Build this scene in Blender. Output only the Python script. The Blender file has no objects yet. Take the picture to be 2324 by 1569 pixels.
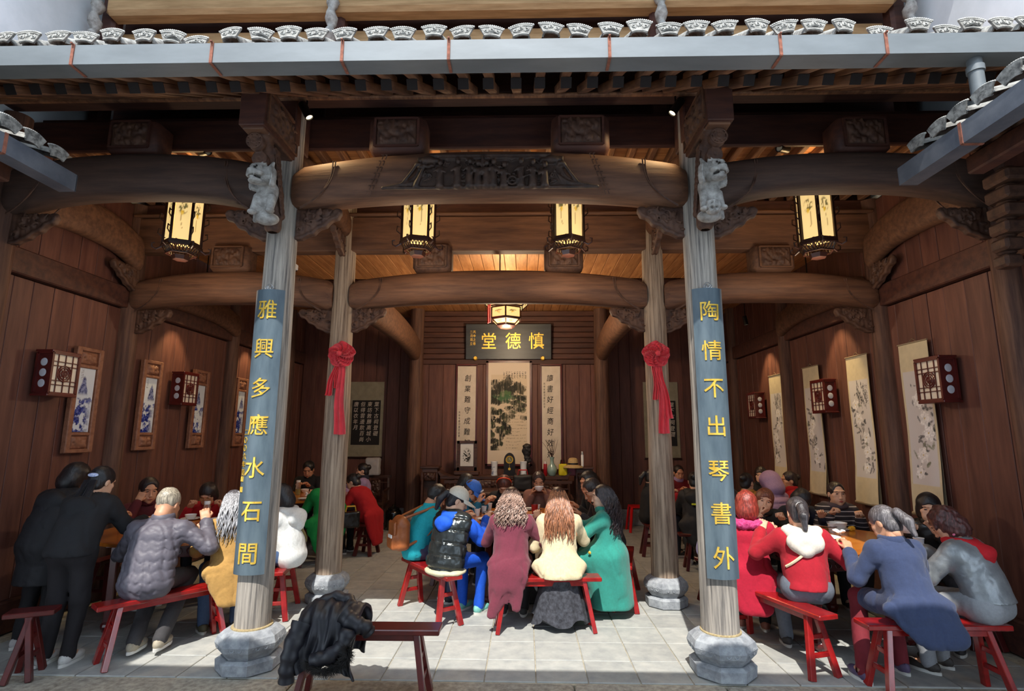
import bpy, bmesh, math, random
import numpy as np
from mathutils import Vector, Matrix, Euler

SC = bpy.context.scene
COL = SC.collection
PI = math.pi

# ---------------------------------------------------------------- camera, sky, sun, exposure
FPX = 1212.1
cam_data = bpy.data.cameras.new('camera')
cam_data.sensor_width = 36.0
cam_data.lens = FPX / 2324.0 * 36.0
cam_data.clip_start = 0.05
cam_data.clip_end = 200
cam = bpy.data.objects.new('camera', cam_data)
COL.objects.link(cam)
cam.matrix_world = (Matrix.Translation((0, 0, 1.75)) @ Matrix.Rotation(0.0237, 4, 'Z')
                    @ Matrix.Rotation(PI / 2 + 0.1649, 4, 'X') @ Matrix.Rotation(0.0031, 4, 'Z'))
SC.camera = cam

world = bpy.data.worlds.new('sky')
SC.world = world
world.use_nodes = True
_bg = world.node_tree.nodes['Background']
_bg.inputs[0].default_value = (0.72, 0.85, 1.0, 1)
_bg.inputs[1].default_value = 3.2

sun_data = bpy.data.lights.new('sun', 'SUN')
sun_data.energy = 5.5
sun_data.color = (1.0, 0.955, 0.88)
sun_data.angle = 0.0093
sun = bpy.data.objects.new('sun', sun_data)
COL.objects.link(sun)
SUN_DIR = Vector((0.15, 1.0, -1.436)).normalized()
sun.rotation_euler = SUN_DIR.to_track_quat('-Z', 'Y').to_euler()
sun.location = (-1, -6, 12)

SC.view_settings.view_transform = 'Standard'
SC.view_settings.look = 'None'
SC.view_settings.gamma = 1.0
SC.view_settings.use_curve_mapping = False
SC.view_settings.exposure = 0.2
# ---------------------------------------------------------------- helpers
XL, XR, XC = -2.10, 1.48, -0.31
WL, WR = -4.6, 4.0
YF, YM, YB = 4.37, 5.98, 10.25
SIDE = {-1: 'porcelain-panel', 1: 'hanging-scroll'}
rng = random.Random(7)


def lin(c):
    c = c / 255.0
    return c / 12.92 if c <= 0.04045 else ((c + 0.055) / 1.055) ** 2.4


def rgb(r, g, b):
    return (lin(r), lin(g), lin(b), 1.0)


MATS = {}


def mat(name, c1, c2=None, rough=0.6, metal=0.0, scale=6.0, stretch=(1, 1, 1), bump=0.0, bscale=None,
        rand=0.0, emit=None, spec=0.5, detail=6.0, lo=0.35, hi=0.65, trans=0.0, coat=0.0, alpha=1.0, sheen=0.0, rot=None):
    if name in MATS:
        return MATS[name]
    m = bpy.data.materials.new(name)
    m.use_nodes = True
    nt = m.node_tree
    N, L = nt.nodes, nt.links
    b = N['Principled BSDF']
    b.inputs['Roughness'].default_value = rough
    b.inputs['Metallic'].default_value = metal
    b.inputs['Specular IOR Level'].default_value = spec
    b.inputs['Base Color'].default_value = c1
    if trans:
        b.inputs['Transmission Weight'].default_value = trans
    if coat:
        b.inputs['Coat Weight'].default_value = coat
        b.inputs['Coat Roughness'].default_value = 0.15
    if sheen:
        b.inputs['Sheen Weight'].default_value = sheen
        b.inputs['Sheen Roughness'].default_value = 0.6
    if alpha < 1:
        b.inputs['Alpha'].default_value = alpha
    if c2 is not None or bump:
        tc = N.new('ShaderNodeTexCoord')
        mp = N.new('ShaderNodeMapping')
        mp.inputs['Scale'].default_value = stretch
        if rot:
            mp.inputs['Rotation'].default_value = rot
        L.new(tc.outputs['Object'], mp.inputs['Vector'])
        nz = N.new('ShaderNodeTexNoise')
        nz.inputs['Scale'].default_value = scale
        nz.inputs['Detail'].default_value = detail
        nz.inputs['Roughness'].default_value = 0.62
        oi = N.new('ShaderNodeObjectInfo')
        va = N.new('ShaderNodeVectorMath')
        va.operation = 'ADD'
        cx = N.new('ShaderNodeCombineXYZ')
        mm = N.new('ShaderNodeMath')
        mm.operation = 'MULTIPLY'
        mm.inputs[1].default_value = 37.0
        L.new(oi.outputs['Random'], mm.inputs[0])
        for i in range(3):
            L.new(mm.outputs[0], cx.inputs[i])
        L.new(mp.outputs[0], va.inputs[0])
        L.new(cx.outputs[0], va.inputs[1])
        L.new(va.outputs[0], nz.inputs['Vector'])
        if c2 is not None:
            cr = N.new('ShaderNodeValToRGB')
            cr.color_ramp.elements[0].position = lo
            cr.color_ramp.elements[1].position = hi
            cr.color_ramp.elements[0].color = c1
            cr.color_ramp.elements[1].color = c2
            L.new(nz.outputs['Fac'], cr.inputs[0])
            out = cr.outputs[0]
            if rand:
                hs = N.new('ShaderNodeHueSaturation')
                mr = N.new('ShaderNodeMapRange')
                mr.inputs['To Min'].default_value = 1 - rand
                mr.inputs['To Max'].default_value = 1 + rand
                L.new(oi.outputs['Random'], mr.inputs['Value'])
                L.new(mr.outputs[0], hs.inputs['Value'])
                L.new(out, hs.inputs['Color'])
                out = hs.outputs[0]
            L.new(out, b.inputs['Base Color'])
        if bump:
            nb = nz
            if bscale:
                nb = N.new('ShaderNodeTexNoise')
                nb.inputs['Scale'].default_value = bscale
                nb.inputs['Detail'].default_value = 5
                L.new(va.outputs[0], nb.inputs['Vector'])
            bp = N.new('ShaderNodeBump')
            bp.inputs['Strength'].default_value = bump
            bp.inputs['Distance'].default_value = 0.01
            L.new(nb.outputs['Fac'], bp.inputs['Height'])
            L.new(bp.outputs[0], b.inputs['Normal'])
    if emit:
        b.inputs['Emission Color'].default_value = emit[0]
        b.inputs['Emission Strength'].default_value = emit[1]
    MATS[name] = m
    return m


def mat_attr(name, rough=0.7, emit=0.0):
    """colour read from the mesh colour attribute (flat print: paintings, porcelain panels)"""
    if name in MATS:
        return MATS[name]
    m = bpy.data.materials.new(name)
    m.use_nodes = True
    nt = m.node_tree
    b = nt.nodes['Principled BSDF']
    a = nt.nodes.new('ShaderNodeVertexColor')
    a.layer_name = 'print'
    nt.links.new(a.outputs[0], b.inputs['Base Color'])
    b.inputs['Roughness'].default_value = rough
    if emit:
        nt.links.new(a.outputs[0], b.inputs['Emission Color'])
        b.inputs['Emission Strength'].default_value = emit
    MATS[name] = m
    return m


def link(o, parent=None):
    COL.objects.link(o)
    if parent is not None:
        o.parent = parent
    return o


PM = {}


def pmat(o):
    m = Matrix.LocRotScale(o.location, o.rotation_euler, o.scale)
    return pmat(o.parent) @ m if o.parent else m


def tag(o, label=None, cat=None, group=None, kind=None):
    if label:
        o['label'] = label
    if cat:
        o['category'] = cat
    if group:
        o['group'] = group
    if kind:
        o['kind'] = kind
    return o


def thing(name, label, cat, loc=(0, 0, 0), rotz=0.0, group=None, kind=None):
    o = bpy.data.objects.new(name, None)
    o.empty_display_size = 0.1
    o.location = loc
    o.rotation_euler = (0, 0, rotz)
    COL.objects.link(o)
    return tag(o, label, cat, group, kind)


def copy_tree(o, parent=None):
    c = o.copy()
    COL.objects.link(c)
    c.parent = parent
    for ch in list(o.children):
        copy_tree(ch, c)
    return c


def V(*a):
    return Vector(a)


class MB:
    """collects shapes into one mesh"""

    def __init__(s):
        s.v, s.f = [], []

    def add(s, vs, fs):
        b = len(s.v)
        s.v.extend([tuple(p) for p in vs])
        s.f.extend([tuple(i + b for i in f) for f in fs])
        return s

    def box(s, c, d, R=None, b=0.0):
        hx, hy, hz = d[0] / 2, d[1] / 2, d[2] / 2
        c = Vector(c)
        if b <= 0:
            vs = [Vector((sx * hx, sy * hy, sz * hz)) for sx in (-1, 1) for sy in (-1, 1) for sz in (-1, 1)]
            fs = [(0, 1, 3, 2), (4, 6, 7, 5), (0, 4, 5, 1), (2, 3, 7, 6), (0, 2, 6, 4), (1, 5, 7, 3)]
        else:
            b = min(b, hx * .9, hy * .9, hz * .9)
            vs, idx = [], {}
            for sx in (-1, 1):
                for sy in (-1, 1):
                    for sz in (-1, 1):
                        for a in range(3):
                            h = [hx - b, hy - b, hz - b]
                            h[a] += b
                            idx[(sx, sy, sz, a)] = len(vs)
                            vs.append(Vector((sx * h[0], sy * h[1], sz * h[2])))
            fs = []
            for sx in (-1, 1):
                q = [idx[(sx, y, z, 0)] for y, z in ((-1, -1), (1, -1), (1, 1), (-1, 1))]
                fs.append(q if sx > 0 else q[::-1])
            for sy in (-1, 1):
                q = [idx[(x, sy, z, 1)] for x, z in ((-1, -1), (-1, 1), (1, 1), (1, -1))]
                fs.append(q if sy > 0 else q[::-1])
            for sz in (-1, 1):
                q = [idx[(x, y, sz, 2)] for x, y in ((-1, -1), (1, -1), (1, 1), (-1, 1))]
                fs.append(q if sz > 0 else q[::-1])
            for sx in (-1, 1):
                for sy in (-1, 1):
                    q = [idx[(sx, sy, -1, 0)], idx[(sx, sy, -1, 1)], idx[(sx, sy, 1, 1)], idx[(sx, sy, 1, 0)]]
                    fs.append(q if sx * sy > 0 else q[::-1])
                for sz in (-1, 1):
                    q = [idx[(sx, -1, sz, 0)], idx[(sx, 1, sz, 0)], idx[(sx, 1, sz, 2)], idx[(sx, -1, sz, 2)]]
                    fs.append(q if sx * sz > 0 else q[::-1])
            for sy in (-1, 1):
                for sz in (-1, 1):
                    q = [idx[(-1, sy, sz, 1)], idx[(-1, sy, sz, 2)], idx[(1, sy, sz, 2)], idx[(1, sy, sz, 1)]]
                    fs.append(q if sy * sz > 0 else q[::-1])
            for sx in (-1, 1):
                for sy in (-1, 1):
                    for sz in (-1, 1):
                        t = [idx[(sx, sy, sz, a)] for a in range(3)]
                        fs.append(t if sx * sy * sz > 0 else t[::-1])
        if R is not None:
            vs = [R @ p for p in vs]
        return s.add([c + p for p in vs], fs)

    def bar(s, p0, p1, w, h, up=(0, 0, 1), b=0.0):
        p0, p1 = Vector(p0), Vector(p1)
        x = (p1 - p0)
        L = x.length
        x.normalize()
        u = Vector(up)
        y = u.cross(x)
        if y.length < 1e-5:
            y = Vector((0, 1, 0)).cross(x)
        y.normalize()
        z = x.cross(y)
        R = Matrix((x, y, z)).transposed()
        return s.box((p0 + p1) / 2, (L, w, h), R, b)

    def ring_loft(s, rings, cap=True, closed=True):
        n = len(rings[0])
        b = len(s.v)
        for r in rings:
            s.v.extend([tuple(p) for p in r])
        for i in range(len(rings) - 1):
            for j in range(n if closed else n - 1):
                k = (j + 1) % n
                s.f.append((b + i * n + j, b + i * n + k, b + (i + 1) * n + k, b + (i + 1) * n + j))
        if cap:
            s.f.append(tuple(b + j for j in range(n))[::-1])
            s.f.append(tuple(b + (len(rings) - 1) * n + j for j in range(n)))
        return s

    def lathe(s, prof, n=24, c=(0, 0, 0), axis='z', cap=True, R=None, ph=0.0):
        rings = []
        for r, z in prof:
            ring = []
            for j in range(n):
                a = 2 * PI * j / n + ph
                p = Vector((r * math.cos(a), r * math.sin(a), z))
                if axis == 'y':
                    p = Vector((p.x, -p.z, p.y))
                elif axis == 'x':
                    p = Vector((p.z, p.x, p.y))
                if R is not None:
                    p = R @ p
                ring.append(Vector(c) + p)
            rings.append(ring)
        return s.ring_loft(rings, cap)

    def tube(s, pts, r, n=8, cap=True, r1=None):
        pts = [Vector(p) for p in pts]
        rings = []
        nv = None
        for i, p in enumerate(pts):
            t = (pts[min(i + 1, len(pts) - 1)] - pts[max(i - 1, 0)])
            if t.length < 1e-9:
                t = Vector((0, 0, 1))
            t.normalize()
            if nv is None:
                nv = t.orthogonal().normalized()
            else:
                nv = (nv - t * nv.dot(t))
                nv = nv.normalized() if nv.length > 1e-6 else t.orthogonal().normalized()
            bv = t.cross(nv)
            rr = r(i / max(1, len(pts) - 1)) if callable(r) else (r if r1 is None else r + (r1 - r) * i / max(1, len(pts) - 1))
            rings.append([p + (nv * math.cos(2 * PI * j / n) + bv * math.sin(2 * PI * j / n)) * rr for j in range(n)])
        return s.ring_loft(rings, cap)

    def ball(s, c, r, n=10, m=7, R=None):
        if not hasattr(r, '__len__'):
            r = (r, r, r)
        rings = []
        for i in range(1, m):
            th = PI * i / m
            ring = []
            for j in range(n):
                a = 2 * PI * j / n
                p = Vector((r[0] * math.sin(th) * math.cos(a), r[1] * math.sin(th) * math.sin(a), -r[2] * math.cos(th)))
                if R is not None:
                    p = R @ p
                ring.append(Vector(c) + p)
            rings.append(ring)
        b = len(s.v)
        s.ring_loft(rings, cap=False)
        e0 = Vector((0, 0, -r[2]))
        e1 = Vector((0, 0, r[2]))
        if R is not None:
            e0, e1 = R @ e0, R @ e1
        s.v.append(tuple(Vector(c) + e0))
        s.v.append(tuple(Vector(c) + e1))
        k = len(s.v)
        q = b + (m - 2) * n
        for j in range(n):
            s.f.append((b + (j + 1) % n, b + j, k - 2))
            s.f.append((q + j, q + (j + 1) % n, k - 1))
        return s

    def prism(s, poly, d, M=None):
        """poly: list of (x, z); extruded along y from -d/2 to d/2"""
        n = len(poly)
        vs = [Vector((x, -d / 2, z)) for x, z in poly] + [Vector((x, d / 2, z)) for x, z in poly]
        if M is not None:
            vs = [M @ p for p in vs]
        fs = [tuple(range(n)), tuple(range(2 * n - 1, n - 1, -1))]
        for i in range(n):
            j = (i + 1) % n
            fs.append((i, i + n, j + n, j))
        return s.add(vs, fs)

    def arr(s, v, f):
        return s.add([tuple(p) for p in v], [tuple(int(i) for i in q) for q in f])

    def xf(s, M):
        s.v = [tuple(M @ Vector(p)) for p in s.v]
        return s

    def build(s, name, m, parent=None, smooth=False, world=False, angle=40, loc=None, rotz=0.0, fix=True):
        me = bpy.data.meshes.new(name)
        vs = s.v
        if world and parent is not None:
            Mi = pmat(parent).inverted()
            vs = [tuple(Mi @ Vector(p)) for p in vs]
        elif world and loc is not None:
            Mi = (Matrix.Translation(loc) @ Matrix.Rotation(rotz, 4, 'Z')).inverted()
            vs = [tuple(Mi @ Vector(p)) for p in vs]
        me.from_pydata(vs, [], s.f)
        if fix:
            bm = bmesh.new()
            bm.from_mesh(me)
            bmesh.ops.recalc_face_normals(bm, faces=bm.faces)
            bm.to_mesh(me)
            bm.free()
        if smooth:
            me.shade_smooth()
            if angle < 180:
                me.set_sharp_from_angle(angle=math.radians(angle))
        me.materials.append(m)
        o = bpy.data.objects.new(name, me)
        if loc is not None:
            o.location = loc
            o.rotation_euler = (0, 0, rotz)
        return link(o, parent)


def npmesh(name, v, f, m, parent=None, smooth=True):
    """fast mesh from numpy vertex / quad arrays"""
    me = bpy.data.meshes.new(name)
    v = np.asarray(v, np.float32)
    f = np.asarray(f, np.int32)
    me.vertices.add(len(v))
    me.vertices.foreach_set('co', v.ravel())
    k = f.shape[1]
    me.loops.add(f.size)
    me.loops.foreach_set('vertex_index', f.ravel())
    me.polygons.add(len(f))
    me.polygons.foreach_set('loop_start', np.arange(0, f.size, k, dtype=np.int32))
    me.update(calc_edges=True)
    me.validate()
    if smooth:
        me.shade_smooth()
    me.materials.append(m)
    o = bpy.data.objects.new(name, me)
    return link(o, parent)


# ---------------------------------------------------------------- distance fields for sculpted shapes
class Field:
    def __init__(s, lo, hi, h):
        s.h = h
        s.ax = [np.arange(lo[i] - 2 * h, hi[i] + 3 * h, h) for i in range(3)]
        s.F = np.full([len(a) for a in s.ax], 0.2, np.float32)

    def _sub(s, lo, hi, pad):
        sl = []
        for i in range(3):
            a = s.ax[i]
            i0 = max(0, int(np.searchsorted(a, lo[i] - pad)) - 1)
            i1 = min(len(a), int(np.searchsorted(a, hi[i] + pad)) + 1)
            if i1 <= i0:
                return None
            sl.append(slice(i0, i1))
        g = np.meshgrid(s.ax[0][sl[0]], s.ax[1][sl[1]], s.ax[2][sl[2]], indexing='ij')
        return tuple(sl), np.stack(g, -1).astype(np.float32)

    def _join(s, sl, d, k, op):
        a = s.F[sl]
        if op == 'add':
            if k > 0:
                h = np.maximum(k - np.abs(a - d), 0) / k
                s.F[sl] = np.minimum(a, d) - h * h * k * 0.25
            else:
                s.F[sl] = np.minimum(a, d)
        else:
            if k > 0:
                h = np.maximum(k - np.abs(a + d), 0) / k
                s.F[sl] = np.maximum(a, -d) + h * h * k * 0.25
            else:
                s.F[sl] = np.maximum(a, -d)

    def cone(s, a, b, r0, r1=None, k=0.03, sc=(1, 1, 1), op='add'):
        r1 = r0 if r1 is None else r1
        a, b = np.array(a, np.float32), np.array(b, np.float32)
        R = max(r0, r1) * max(sc)
        q = s._sub(np.minimum(a, b) - R, np.maximum(a, b) + R, k + 3 * s.h)
        if q is None:
            return s
        sl, P = q
        S = np.array(sc, np.float32)
        p = (P - a) / S
        ab = (b - a) / S
        L2 = float((ab * ab).sum()) + 1e-12
        t = np.clip((p @ ab) / L2, 0, 1)
        d = np.linalg.norm(p - t[..., None] * ab, axis=-1) - (r0 + (r1 - r0) * t)
        s._join(sl, d * min(sc), k, op)
        return s

    def ell(s, c, r, k=0.03, R=None, op='add'):
        if not hasattr(r, '__len__'):
            r = (r, r, r)
        c = np.array(c, np.float32)
        r = np.array(r, np.float32)
        m = r.max() if R is not None else r
        q = s._sub(c - m, c + m, k + 3 * s.h)
        if q is None:
            return s
        sl, P = q
        p = P - c
        if R is not None:
            p = p @ np.array(R, np.float32)
        k0 = np.linalg.norm(p / r, axis=-1)
        k1 = np.linalg.norm(p / (r * r), axis=-1) + 1e-9
        s._join(sl, k0 * (k0 - 1) / k1, k, op)
        return s

    def box(s, c, hs, k=0.02, R=None, rd=0.01, op='add'):
        c = np.array(c, np.float32)
        hs = np.array(hs, np.float32)
        m = np.full(3, np.linalg.norm(hs)) if R is not None else hs
        q = s._sub(c - m, c + m, k + 3 * s.h)
        if q is None:
            return s
        sl, P = q
        p = P - c
        if R is not None:
            p = p @ np.array(R, np.float32)
        w = np.abs(p) - (hs - rd)
        d = np.linalg.norm(np.maximum(w, 0), axis=-1) + np.minimum(w.max(-1), 0) - rd
        s._join(sl, d, k, op)
        return s

    def torus(s, c, R0, r, k=0.01, R=None, op='add', sc=(1, 1, 1)):
        """ring in the local xy plane"""
        c = np.array(c, np.float32)
        m = np.full(3, (R0 + r) * max(sc))
        q = s._sub(c - m, c + m, k + 3 * s.h)
        if q is None:
            return s
        sl, P = q
        p = P - c
        if R is not None:
            p = p @ np.array(R, np.float32)
        p = p / np.array(sc, np.float32)
        d = np.sqrt((np.linalg.norm(p[..., :2], axis=-1) - R0) ** 2 + p[..., 2] ** 2) - r
        s._join(sl, d * min(sc), k, op)
        return s

    def disp(s, fn):
        m = np.abs(s.F) < 0.08
        idx = np.nonzero(m)
        P = np.stack([s.ax[i][idx[i]] for i in range(3)], -1)
        s.F[idx] += fn(P).astype(np.float32)
        return s

    def cut(s, n, d, k=0.0):
        """keep where n.p < d"""
        g = (s.ax[0][:, None, None] * n[0] + s.ax[1][None, :, None] * n[1] + s.ax[2][None, None, :] * n[2]) - d
        s.F = np.maximum(s.F, g.astype(np.float32))
        return s

    def mesh(s):
        F = s.F
        ins = F < 0
        c = np.zeros([n - 1 for n in F.shape], np.uint8)
        nx, ny, nz = F.shape
        for i in (0, 1):
            for j in (0, 1):
                for k in (0, 1):
                    c += ins[i:nx - 1 + i, j:ny - 1 + j, k:nz - 1 + k]
        act = (c > 0) & (c < 8)
        ijk = np.stack(np.nonzero(act), -1)
        if len(ijk) == 0:
            return np.zeros((0, 3)), np.zeros((0, 4), int)
        vid = np.full(c.shape, -1, np.int64)
        vid[act] = np.arange(len(ijk))
        acc = np.zeros((len(ijk), 3))
        cnt = np.zeros(len(ijk))
        cor = [(0, 0, 0), (1, 0, 0), (0, 1, 0), (1, 1, 0), (0, 0, 1), (1, 0, 1), (0, 1, 1), (1, 1, 1)]
        val = [F[ijk[:, 0] + a, ijk[:, 1] + b, ijk[:, 2] + d] for a, b, d in cor]
        for a in range(8):
            for b in range(a + 1, 8):
                if sum(abs(cor[a][q] - cor[b][q]) for q in range(3)) != 1:
                    continue
                va, vb = val[a], val[b]
                m = (va < 0) != (vb < 0)
                t = va[m] / (va[m] - vb[m])
                acc[m] += np.array(cor[a]) + t[:, None] * (np.array(cor[b]) - np.array(cor[a]))
                cnt[m] += 1
        p = ijk + acc / cnt[:, None]
        v = np.stack([s.ax[i][0] + p[:, i] * s.h for i in range(3)], -1)
        quads = []
        for ax in range(3):
            o1, o2 = [(1, 2), (2, 0), (0, 1)][ax]
            A = np.take(ins, range(0, F.shape[ax] - 1), ax)
            B = np.take(ins, range(1, F.shape[ax]), ax)
            e = np.stack(np.nonzero(A != B), -1)
            ok = (e[:, o1] > 0) & (e[:, o2] > 0) & (e[:, o1] < F.shape[o1] - 1) & (e[:, o2] < F.shape[o2] - 1)
            e = e[ok]
            flip = ins[e[:, 0], e[:, 1], e[:, 2]]
            def at(d1, d2):
                q = e.copy()
                q[:, o1] -= d1
                q[:, o2] -= d2
                return vid[q[:, 0], q[:, 1], q[:, 2]]
            qd = np.stack([at(1, 1), at(0, 1), at(0, 0), at(1, 0)], -1)
            qd[~flip] = qd[~flip][:, ::-1]
            quads.append(qd)
        f = np.concatenate(quads)
        f = f[(f >= 0).all(1)]
        return v, f


def wav(P, seed, freq=9.0, amp=1.0, st=(1, 1, 1)):
    """cheap smooth noise for folds and relief"""
    r = np.random.RandomState(seed)
    out = np.zeros(len(P))
    Q = P * np.array(st)
    for i in range(5):
        a = r.randn(3)
        a /= np.linalg.norm(a)
        b = r.randn(3)
        b /= np.linalg.norm(b)
        f = freq * (0.6 + 1.3 * r.rand())
        out += np.sin(f * (Q @ a) + 1.8 * np.sin(0.7 * f * (Q @ b) + r.rand() * 6) + r.rand() * 6)
    return amp * out / 5


CHARS = '雅興多應水石間陶情不出琴書外慎德堂創業難守成知讀好經商效丙申之春二月周立年於此葉下古祠登礎東坊敦勝高城小但得雲邊飲百尚唐以衣〇六夏'
_GL = {}


def _glyphs():
    made = []
    for ch in dict.fromkeys(CHARS):
        for off in (0, .004):
            c = bpy.data.curves.new('glyph', 'FONT')
            c.body, c.align_x, c.align_y, c.extrude, c.offset, c.resolution_u = ch, 'CENTER', 'CENTER', 1.0, off, 2
            o = bpy.data.objects.new('glyph', c)
            COL.objects.link(o)
            made.append((ch, off, o, c))
    dg = bpy.context.evaluated_depsgraph_get()
    for ch, off, o, c in made:
        me = bpy.data.meshes.new_from_object(o.evaluated_get(dg))
        v = np.array([p.co[:] for p in me.vertices])
        f = [tuple(p.vertices) for p in me.polygons]
        bpy.data.meshes.remove(me)
        lo, hi = v.min(0), v.max(0)
        v[:, :2] -= (lo[:2] + hi[:2]) / 2
        _GL[(ch, off)] = (v, f)
    for ch, off, o, c in made:
        bpy.data.objects.remove(o)
        bpy.data.curves.remove(c)


_glyphs()


def text_mesh(ch, depth=0.02, offset=0.0):
    v, f = _GL[(ch, offset)]
    v = v.copy()
    v[:, 2] *= depth
    return v, f


def painted(name, W, Hh, nx, ny, fn, m, parent=None, M=None, th=0.003):
    """thin panel in local xz plane, front face at -y, coloured by fn(u, v) -> rgb (linear)"""
    u = np.linspace(0, 1, nx)
    w = np.linspace(0, 1, ny)
    U, Wv = np.meshgrid(u, w, indexing='xy')
    v = np.stack([(U - .5) * W, np.zeros_like(U), Wv * Hh], -1).reshape(-1, 3)
    i = np.arange(nx * ny).reshape(ny, nx)
    f = np.stack([i[:-1, :-1], i[:-1, 1:], i[1:, 1:], i[1:, :-1]], -1).reshape(-1, 4)
    C = np.clip(fn(U.ravel(), Wv.ravel()), 0, 1)
    n = len(v)
    bv = np.array([[-W / 2, th, 0], [W / 2, th, 0], [W / 2, th, Hh], [-W / 2, th, Hh],
                   [-W / 2, 0, 0], [W / 2, 0, 0], [W / 2, 0, Hh], [-W / 2, 0, Hh]])
    bf = np.array([[1, 0, 3, 2], [0, 1, 5, 4], [1, 2, 6, 5], [2, 3, 7, 6], [3, 0, 4, 7]]) + n
    v = np.concatenate([v, bv])
    f = np.concatenate([f, bf])
    C = np.concatenate([C, np.repeat(C[:1], 8, 0)])
    if M is not None:
        v = (np.array(M.to_3x3()) @ v.T).T + np.array(M.translation)
    o = npmesh(name, v, f, m, parent, smooth=False)
    at = o.data.color_attributes.new('print', 'FLOAT_COLOR', 'POINT')
    at.data.foreach_set('color', np.concatenate([C, np.ones((len(C), 1))], 1).astype(np.float32).ravel())
    return o


# ---------------------------------------------------------------- shared materials
M_WALL = mat('wall_wood', rgb(80, 44, 38), rgb(116, 74, 60), rough=.62, scale=5, stretch=(3, 3, .35), bump=.25, rand=.16, lo=.3, hi=.75)
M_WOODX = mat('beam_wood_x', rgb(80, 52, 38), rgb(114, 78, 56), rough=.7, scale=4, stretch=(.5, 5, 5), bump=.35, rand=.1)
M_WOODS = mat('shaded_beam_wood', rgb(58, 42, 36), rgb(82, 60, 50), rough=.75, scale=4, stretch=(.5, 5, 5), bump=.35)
M_PURL = mat('purlin_wood', rgb(48, 26, 22), rgb(70, 42, 34), rough=.7, scale=4, stretch=(.5, 5, 5), bump=.35)
M_WOODY = mat('beam_wood_y', rgb(80, 52, 38), rgb(114, 78, 56), rough=.7, scale=4, stretch=(5, .5, 5), bump=.35, rand=.1)
M_WOODD = mat('dark_beam_wood', rgb(58, 30, 25), rgb(84, 48, 36), rough=.65, scale=4, stretch=(.6, 4, 4), bump=.3, rand=.1)
M_RAFT = mat('rafter_wood', rgb(90, 58, 42), rgb(136, 96, 68), rough=.75, scale=5, stretch=(4, .6, 4), bump=.4, rand=.18)
M_CEIL = mat('ceiling_board_wood', rgb(150, 98, 58), rgb(186, 132, 84), rough=.6, scale=5, stretch=(4, .5, 4), bump=.2, rand=.15)
M_CARVE = mat('carved_wood', rgb(62, 40, 32), rgb(98, 68, 52), rough=.7, scale=14, bump=.3)
M_CARVEG = mat('weathered_carved_wood', rgb(120, 116, 112), rgb(176, 174, 170), rough=.85, scale=18, bump=.4)
M_COLF = mat('weathered_column_wood', rgb(84, 80, 78), rgb(170, 161, 150), rough=.85, scale=8, stretch=(6, 6, .22), bump=.8, lo=.32, hi=.6)
M_COLM = mat('column_wood', rgb(88, 70, 58), rgb(170, 150, 130), rough=.8, scale=8, stretch=(6, 6, .22), bump=.7, lo=.32, hi=.62)
M_COLD = mat('dark_column_wood', rgb(70, 44, 36), rgb(108, 76, 60), rough=.75, scale=7, stretch=(4, 4, .25), bump=.5)
M_STONE = mat('base_stone', rgb(122, 126, 132), rgb(162, 166, 170), rough=.85, scale=16, bump=.35)
M_FLOOR = mat('floor_tile_stone', rgb(146, 148, 146), rgb(176, 176, 170), rough=.72, scale=9, bump=.15, rand=.09, lo=.3, hi=.75)
M_MORTAR = mat('mortar', rgb(190, 182, 160), rgb(150, 140, 124), rough=.9, scale=20)
M_KERB = mat('kerb_granite', rgb(128, 122, 112), rgb(172, 166, 152), rough=.9, scale=22, bump=.8, rand=.08)
M_ZINC = mat('painted_zinc', rgb(98, 104, 108), rgb(112, 118, 122), rough=.55, scale=3, stretch=(.6, 2, 2), bump=.05, metal=.05)
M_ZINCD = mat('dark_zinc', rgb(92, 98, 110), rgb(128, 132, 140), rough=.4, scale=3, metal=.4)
M_RUST = mat('rusty_iron', rgb(110, 66, 52), rgb(150, 92, 72), rough=.9, scale=30)
M_TILE = mat('roof_tile_clay', rgb(84, 82, 80), rgb(160, 158, 152), rough=.9, scale=26, bump=.4, rand=.12)
M_PLASTER = mat('white_plaster', rgb(226, 232, 238), rgb(208, 216, 222), rough=.9, scale=2.2, bump=.1)
M_GOLD = mat('gold_leaf', rgb(228, 178, 52), rgb(246, 208, 96), rough=.38, metal=.55, scale=30)
M_BOARD = mat('couplet_board_lacquer', rgb(66, 80, 90), rgb(90, 104, 112), rough=.45, scale=6, stretch=(2, 2, .4), bump=.08)
M_LACQ = mat('red_lacquer', rgb(120, 14, 16), rgb(156, 24, 22), rough=.25, scale=5, stretch=(2, 2, 2), coat=.5)
M_LACQW = mat('worn_lacquer_edge', rgb(140, 70, 56), rgb(170, 110, 90), rough=.5, scale=30)
M_LACQD = mat('dark_red_lacquer', rgb(70, 16, 16), rgb(96, 26, 22), rough=.35, scale=5, coat=.3)
M_TTOP = mat('table_top_wood', rgb(176, 96, 28), rgb(206, 128, 46), rough=.25, scale=3, stretch=(.6, 4, 1), coat=.5)
M_BLACK = mat('black_metal', rgb(18, 16, 16), rough=.4, metal=.3)
M_DARKW = mat('lantern_frame_wood', rgb(34, 16, 14), rgb(52, 26, 20), rough=.35, scale=12)
M_WHITE = mat('white_porcelain', rgb(232, 234, 236), rough=.2, coat=.4)
M_RED = mat('red_silk', rgb(196, 14, 34), rgb(214, 28, 48), rough=.45, scale=12, sheen=.3)
M_PAPER = mat('scroll_paper', rgb(214, 202, 186), rgb(200, 188, 172), rough=.9, scale=5)
M_INK = mat('ink', rgb(24, 20, 20), rough=.8)
# ---------------------------------------------------------------- the setting
def struct(o):
    o['kind'] = 'structure'
    return o


def shared(name, me, parent, loc, rot=(0, 0, 0), sc=(1, 1, 1)):
    o = bpy.data.objects.new(name, me)
    o.location = loc
    o.rotation_euler = rot
    o.scale = sc
    return link(o, parent)


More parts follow.
